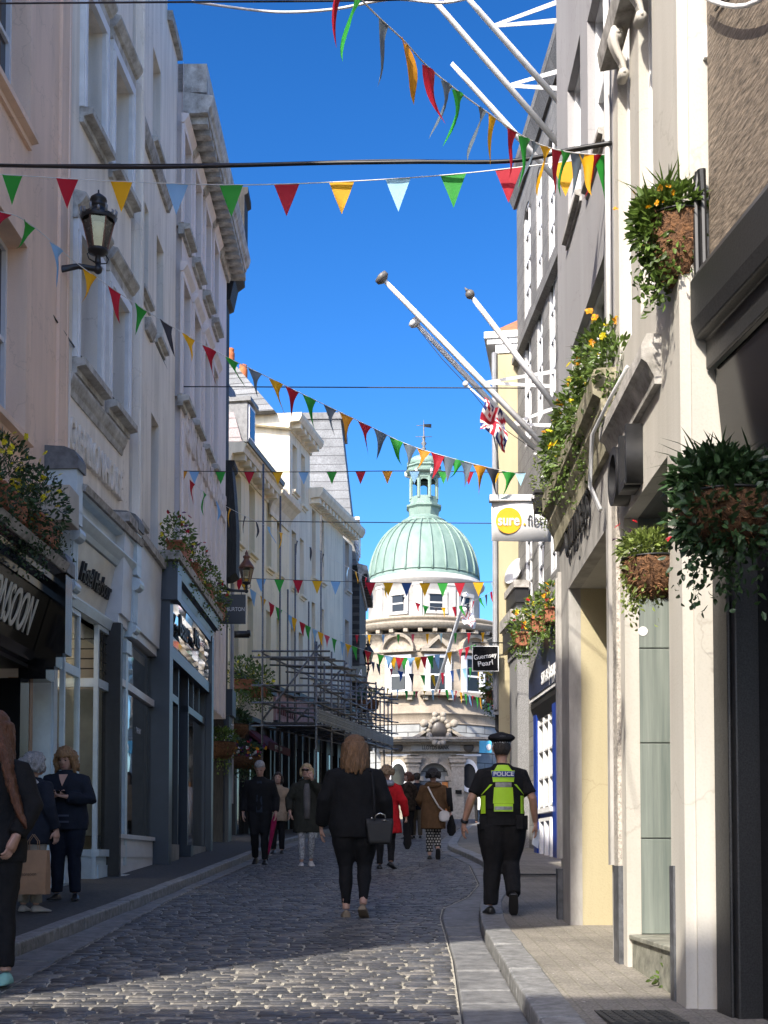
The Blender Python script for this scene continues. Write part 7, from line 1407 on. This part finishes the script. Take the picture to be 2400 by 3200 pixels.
# 3 older man with a red umbrella, coming down
p, H = scale_H(812, 2702, 325)
OM, hp, jk = person('grey-haired man in a dark suit looking down as he walks towards the camera', p, pi, H, [((-.048,.04,.285),(-.05,.02,.045),(-.1,1,0)), ((.048,.05,.285),(.05,-.07,.07),(.1,.85,-.4))],
    ARM(((-.15,-.01,.64),(-.155,.04,.50),(0,.2,-1),(1,0,0)), ((.15,-.01,.64),(.16,.02,.50),(0,.1,-1),(-1,0,0))), (CBLK, .47, (.115,.08), 1.14, .006), (CBLK, .02, (1.1,1.0,.95)), hairm('silver', (.36,.35,.34)), None, SHOEB, nod=.55, lean=.06, wide=1.1)
hairdo(OM, hp, H, hairm('silver', (.36,.35,.34)), 'short', 0, 3); mb = MB(); mb.hexa([Vector(q)*H for q in ((-.03,.083,.50),(.03,.083,.50),(.03,.075,.50),(-.03,.075,.50))], [Vector(q)*H for q in ((-.022,.092,.80),(.022,.092,.80),(.022,.07,.80),(-.022,.07,.80))]); mb.build('quilted_vest', cloth('slate_blue', (.025,.035,.05)), OM)
um = empty('umbrella', p+Vector((.155,-.03,.50))*H, 0, 'furled crimson umbrella hanging from the grey-haired man\'s hand', 'umbrella'); mb = MB(True); mb.tube([Vector(q)*H for q in ((0,0,.0),(-.02,-.01,-.1),(-.06,-.04,-.36),(-.068,-.045,-.41))], [.012*H,.028*H,.012*H,.004*H], 10); mb.build('canopy', cloth('crimson', (.28,.012,.06)), um); mb = MB(True); mb.tube([Vector(q)*H for q in ((.012,0,.03),(.01,.0,.06),(0,0,.05),(0,0,-.0)) ]+[Vector((-.068,-.045,-.41))*H, Vector((-.076,-.05,-.46))*H], .005*H, 6); mb.build('shaft', BLACKM, um)
# 4 woman half hidden behind him
p, H = scale_H(868, 2668, 255)
WB_, hp, jk = person('woman in a beige coat half hidden behind the man with the umbrella', p, pi, H, ST, ARM(), (cloth('beige', (.34,.25,.17)), .40, (.115,.085), 1.12, .008), (CBLK, .05, (1,1,1)), hairm('dark_brown', (.04,.022,.014)), None); hairdo(WB_, hp, H, hairm('dark_brown', (.04,.022,.014)), 'bob', .10, 4)
# 5 blonde woman in a parka
p, H = scale_H(957, 2708, 322)
OLIVE = cloth('dark_olive', (.032,.032,.024))
BW, hp, jk = person('blonde woman in sunglasses and a dark parka with a hand at her mouth', p, pi+.12, H, [((-.046,.05,.285),(-.05,-.04,.06),(-.1,.9,-.3)), ((.046,.04,.285),(.048,.03,.045),(.1,1,0))],
    ARM(((-.135,.05,.68),(-.045,.105,.845),(.25,.1,1),(.4,-1,0)), ((.17,-.01,.65),(.165,.08,.53),(-.2,.3,-1),(-1,0,0))), (OLIVE, .33, (.135,.10), 1.16, .010), (mat('marble_leggings', (.42,.42,.42), .8, var=.6, scale=30, dark=(.06,.06,.065)), .10, (.95,.85,.85)), hairm('blonde', (.52,.38,.20)), None, mat('pale_trainer', (.55,.50,.46), .6), yaw=-.35, wide=1.05, curls=(1.0,.5))
hairdo(BW, hp, H, hairm('blonde', (.52,.38,.20)), 'bob', .075, 5); mb = MB(True); mb.tube([hp(-.034,.047,.008), hp(-.018,.060,.006), hp(0,.063,.008), hp(.018,.060,.006), hp(.034,.047,.008)], [.008*H,.0125*H,.006*H,.0125*H,.008*H], 8); mb.build('sunglasses', BLACK, BW)
mb = MB(True); mb.loft([ell((0,.078*H,z*H), rx*H, .03*H) for z, rx in ((.46,.03),(.6,.034),(.74,.032),(.80,.02))]); mb.build('grey_jumper', cloth('mid_grey', (.14,.13,.125)), BW)
mb = MB(True); mb.tube([Vector((.055*cos(a),-.02+.05*sin(a),.82+.012*sin(3*a)))*H for a in [2*pi*i/20 for i in range(21)]], .026*H, 8); mb.build('hood', OLIVE, jk)
# 6 red coat
p, H = scale_H(1208, 2716, 326)
RW, hp, jk = person('woman with short fair hair in a bright red raincoat walking away', p, 0, H, [((-.06,.02,.285),(-.066,-.0,.045),(-.1,1,0)), ((.045,.05,.285),(.042,-.07,.07),(.5,.75,-.3))],
    ARM(((-.15,.0,.65),(-.12,.11,.60),(.4,1,-.1),(1,0,0)), ((.16,-.03,.65),(.185,.02,.50),(.2,.1,-1),(-1,0,0))), (cloth('red', (.48,.012,.018)), .345, (.155,.11), 1.16, .012), (CBLK, .02, (1.0,.95,.9)), None, None, wide=1.05, lean=.04)
hairdo(RW, hp, H, hairm('fair', (.30,.20,.11)), 'curly', .05, 6, 1.08); mb = MB(True); mb.tube([Vector((.05*cos(a),-.03+.045*sin(a),.825+.01*sin(2*a)))*H for a in [2*pi*i/20 for i in range(21)]], .026*H, 8); mb.build('hood', cloth('pale_grey', (.32,.34,.40)), jk)
bg_ = empty('carrier_bag', p+Vector((.20,.02,.49))*H, 0, 'black bag swinging from the hand of the woman in red', 'bag'); mb = MB(); mb.loft([ell((0,0,z*H), rx*H, .02*H, 12) for z, rx in ((0,.012),(-.06,.022),(-.14,.036),(-.25,.04),(-.30,.02))]); solid('bag_body', mb, CBLK, bg_, .008, 3, .006, .05)
# 7, 8 couple further up
p, H = scale_H(1303, 2620, 205)
M8, hp, jk = person('man in a flat cap and dark coat walking away beside the brown padded coat', p, 0, H, ST, ARM(), (CNAVY, .44, (.125,.09), 1.22, .008), (cloth('khaki', (.10,.08,.055)), .02, (1.1,1.05,1.1)), None, None, wide=1.14, hands=False)
mb = MB(True); mb.loft([[hp(rx*cos(a), .004+ry*sin(a), z) for a in [2*pi*i/20 for i in range(20)]] for z, rx, ry in ((.018,.048,.060),(.04,.056,.068),(.062,.05,.06),(.075,.02,.03))]); mb.build('flat_cap', cloth('tweed', (.07,.05,.035)), M8); hairdo(M8, hp, H, hairm('dark_grey', (.05,.042,.036)), 'short')
p, H = scale_H(1276, 2622, 210)
W7, hp, jk = person('red-haired woman with a fringe in a checked scarf, beyond the man in the flat cap', p, .5, H, ST, ARM(), (cloth('dark_check', (.05,.035,.025), .45), .42, (.115,.085), 1.15, .008), (CBLK, .02, (1,1,1)), hairm('auburn', (.13,.04,.02)), None, yaw=1.5, hands=False); hairdo(W7, hp, H, hairm('auburn', (.13,.04,.02)), 'bob', .09, 8, 1.1)
# 9 brown coat woman with white bag
p, H = scale_H(1354, 2686, 286)
BR = cloth('brown_quilt', (.115,.062,.028)); B9, hp, jk = person('dark-haired woman in a brown padded coat and patterned trousers walking away', p, 0, H, [((-.042,.01,.285),(-.04,.0,.045),(-.1,1,0)), ((.044,.06,.285),(.048,-.07,.10),(.0,.35,-.9))],
    ARM(((-.15,.02,.65),(-.11,.10,.58),(.3,1,-.2),(1,0,0)), ((.165,-.01,.645),(.19,.03,.52),(.1,.1,-1),(-1,0,0))), (BR, .335, (.138,.10), 1.2, .008), (coursed('patterned_cotton', (.46,.44,.38), (.42,.40,.35), (.02,.02,.02), .05, .05, .012, .8, .05, 60), .17, (1.0,1.0,1.15)), hairm('black', (.012,.010,.010)), None, SHOEB, wide=1.1)
hairdo(B9, hp, H, hairm('black', (.012,.010,.010)), 'curly', .065, 9, 1.2); mb = MB(True); mb.tube([Vector((.062*cos(a),-.02+.055*sin(a),.815+.012*sin(a)))*H for a in [2*pi*i/20 for i in range(21)]], .03*H, 8); mb.build('hood', BR, jk)
mb = MB(True); mb.tube([Vector((.16,-.01,.78))*H, Vector((.17,-.02,.65))*H, Vector((.192,.02,.53))*H], [.042*H,.04*H,.03*H], 10); mb.build('black_sleeve', CBLK, B9)
cb = empty('crossbody_bag', p+Vector((.115,-.12,.47))*H, 0, 'white crossbody bag with a white strap worn over the brown padded coat', 'handbag'); mb = MB(); mb.loft([ell((0,0,z*H), rx*H, .032*H, 14) for z, rx in ((-.06,.03),(-.045,.052),(0,.06),(.045,.05),(.06,.02))]); solid('bag_body', mb, mat('white_leather', (.60,.57,.53), .5), cb, .008, 3); mb = MB(True); mb.tube([Vector((-.175,.02,.32))*H, Vector((-.13,-.015,.22))*H, Vector((-.06,-.02,.10))*H, Vector((0,0,.05))*H], .009*H, 6); mb.build('strap', mat('white_leather', (.60,.57,.53), .5), cb)
b2_ = empty('carrier_bag', p+Vector((.20,.03,.49))*H, 0, 'black carrier bag in the hand of the woman in the brown coat', 'bag'); mb = MB(); mb.loft([ell((0,0,z*H), rx*H, .025*H, 12) for z, rx in ((0,.012),(-.05,.03),(-.12,.05),(-.19,.05),(-.23,.02))]); solid('bag_body', mb, CBLK, b2_, .008, 3, .006, .05)
# 10 person beyond the officer
p, H = scale_H(1497, 2578, 165)
P10, hp, jk = person('distant figure in black with a white bag, just left of the police officer', p, 0, H, ST, ARM(), (CBLK, .40, (.13,.09), 1.2, .008), (CDARK, .1, (.9,.85,.8)), hairm('black', (.012,.010,.010)), None, hands=False); hairdo(P10, hp, H, hairm('black', (.012,.010,.010)), 'bob', .1, 10)
wb = empty('carrier_bag', p+Vector((.05,-.14,.40))*H, .1, 'small white paper bag carried by the distant figure in black', 'bag'); mb = MB(); mb.box(-.085*H,.085*H,-.03*H,.03*H,-.12*H,.12*H); mod_bevel(mb.build('bag_body', TRIM, wb), .008)
# 11 woman reading her phone by the pale blue shop
p, H = scale_H(206, 2812, 478, .10)
PH, hp, jk = person('woman with long sandy hair in a dark padded jacket reading her phone', p, pi-.06, H, [((-.052,.0,.28),(-.062,.0,.045),(-.25,1,0)), ((.052,.01,.28),(.06,.0,.045),(.25,1,0))],
    ARM(((-.165,.04,.645),(-.035,.135,.668),(1,.35,.2),(0,.25,1)), ((.165,.04,.645),(.045,.13,.672),(-1,.35,.15),(0,.25,1))), (CNAVY, .455, (.135,.098), 1.24, .010), (cloth('dark_denim', (.012,.016,.028)), .02, (1.15,1.1,1.2)), hairm('sandy', (.30,.16,.065)), SKIN, SHOEB, nod=.5, lean=.05, wide=1.14, curls=(.8,.8))
hairdo(PH, hp, H, hairm('sandy', (.30,.16,.065)), 'curly', .125, 11, 1.1)
mb = MB(True); mb.add([Vector(q)*H for q in ((-.030,.082,.815),(.030,.082,.815),(.0,.108,.735),(-.018,.10,.78),(.018,.10,.78))], [(0,1,4,3),(3,4,2)]); mb.build('neckline', SKIN, PH)
mb = MB()
for z_ in (.50,.54): mb.box(-.05*H,.05*H,.118*H,.120*H,z_*H,(z_+.012)*H)
mb.build('striped_top', cloth('stripe', (.07,.08,.11)), PH)
ph = empty('mobile_phone', p+Matrix.Rotation(pi-.06,3,'Z') @ (Vector((.0,.165,.695))*H), pi-.06, 'black mobile phone held in both hands by the sandy-haired woman', 'phone'); mb = MB(); mb.box(-.040*H,.040*H,-.012*H,.012*H,-.004*H,.003*H); o = mb.build('phone_body', BLACK, ph); o.rotation_euler = (R(35),0,0)
# 12 grey-haired woman with the paper bag
p, H = scale_H(92, 2850, 500, .10)
GW, hp, jk = person('woman with bobbed silver hair in a navy coat and pale trousers, seen from behind', p, -.5, H, [((-.05,.03,.28),(-.055,.0,.045),(-.4,1,0)), ((.05,-.0,.28),(.055,.0,.045),(.3,1,0))],
    ARM(((-.165,.03,.645),tuple(Matrix.Rotation(.5,3,'Z') @ (at(96,2600,11.45)-p) / H),(0,.1,-1),(1,0,0)), ((.16,-.01,.645),(.165,.05,.51),(0,.1,-1),(-1,0,0))), (CNAVY, .42, (.135,.10), 1.22, .010), (cloth('stone', (.30,.27,.22)), .05, (1.1,1.1,1.15)), hairm('silver', (.36,.35,.34)), None, mat('stone_trainer', (.38,.35,.30), .7), yaw=-.3, lean=.05, wide=1.12, face=True)
hairdo(GW, hp, H, hairm('silver', (.36,.35,.34)), 'curly', .085, 12, 1.2)
mb = MB(True); mb.tube([Vector((-.06,-.04,.83))*H, Vector((.02,-.075,.80))*H, Vector((.07,-.04,.81))*H, Vector((.085,.05,.74))*H, Vector((.09,.075,.62))*H], .018*H, 8); mb.build('scarf', mat('pale_print_scarf', (.48,.45,.44), .8, var=.5, scale=40), GW)
shoulder_bag('small black bag at the hip of the silver-haired woman', p, H, (.10,.02,.44), (.16,.09,.19), CBLK, [(.06,.05,.80),(.09,.06,.66),(.10,.04,.55)], CDARK, .4)
# 13 young woman with long auburn hair, cut by the left edge
p0_ = gnd(-25, 3075, .0); H = 1.66
p = Vector((p0_.x, p0_.y, gz(p0_.y)+.01))
YW, hp, jk = person('young woman with very long auburn hair and mint green clogs at the left edge', p, pi-.25, H, [((-.06,.02,.28),(-.085,.05,.045),(-.2,1,0)), ((.048,.0,.28),(.05,.0,.045),(.1,1,0))],
    ARM(((-.155,.0,.645),(-.13,.07,.53),(.3,.3,-1),(1,0,0)), ((.155,.0,.645),(.13,.10,.55),(-.5,.5,-.6),(-1,0,0))), (CBLK, .44, (.125,.09), 1.18, .008), (CBLK, .06, (1.05,1.0,.95)), hairm('long_auburn', (.13,.045,.018)), SKIN, mat('mint_clog', (.25,.52,.46), .6), yaw=0, wide=1.05)
hairdo(YW, hp, H, hairm('long_auburn', (.13,.045,.018)), 'long', .36, 13, 1.08)
mb = MB()
for q in range(7): mb.tube([hp(-.04,-.02+.012*q,.02), hp(-.062-.004*q,.0+.014*q,-.08), Vector((-.095-.004*q,.02+.012*q,.72))*H, Vector((-.125-.005*q,.03+.010*q,.62))*H, Vector((-.14-.008*q,.03+.01*q,.56))*H], [.014*H,.018*H,.018*H,.015*H,.004*H], 6)
solid('hair_lock', mb, hairm('long_auburn', (.13,.045,.018)), YW, .0085, 2, .008, .02)
mb = MB(True); mb.loft([ell((0,.075*H,z*H), rx*H, .035*H) for z, rx in ((.56,.01),(.66,.03),(.76,.048),(.82,.035))]); mb.build('lime_top', cloth('pistachio', (.22,.30,.10)), YW)
pbp = at(104, 2722, 11.35); pb = empty('paper_bag', pbp, -.15, 'brown paper carrier bag hanging from the silver-haired woman\'s hand', 'bag'); mb = MB(); hh_ = .205
mb.loft([[Vector((x*.14*k,y*.055*k2,z)) for x, y in ((-1,-1),(0,-1.1),(1,-1),(1,1),(0,1.05),(-1,1))] for k, k2, z in ((.98,1,-hh_),(1,1.06,-.1),(1.0,.8,.08),(1.0,.5,hh_-.02))]); mb.build('bag_body', mat('kraft_paper', (.36,.21,.115), .8, var=.12, scale=5, bump=.5, bscale=9), pb)
mb = MB(True)
for y_ in (-.02,.02): mb.tube([(-.05,y_,hh_-.03),(-.045,y_,hh_+.06),(0,y_,hh_+.12),(.045,y_,hh_+.06),(.05,y_,hh_-.03)], .004, 5)
mb.build('handle', mat('twisted_paper', (.30,.18,.10), .8), pb); fit_text('monsoon', .15, .022, mat('brown_print', (.12,.07,.04), .7), pb, (-.02,-.063,-.03), (R(90),0,0), .001)
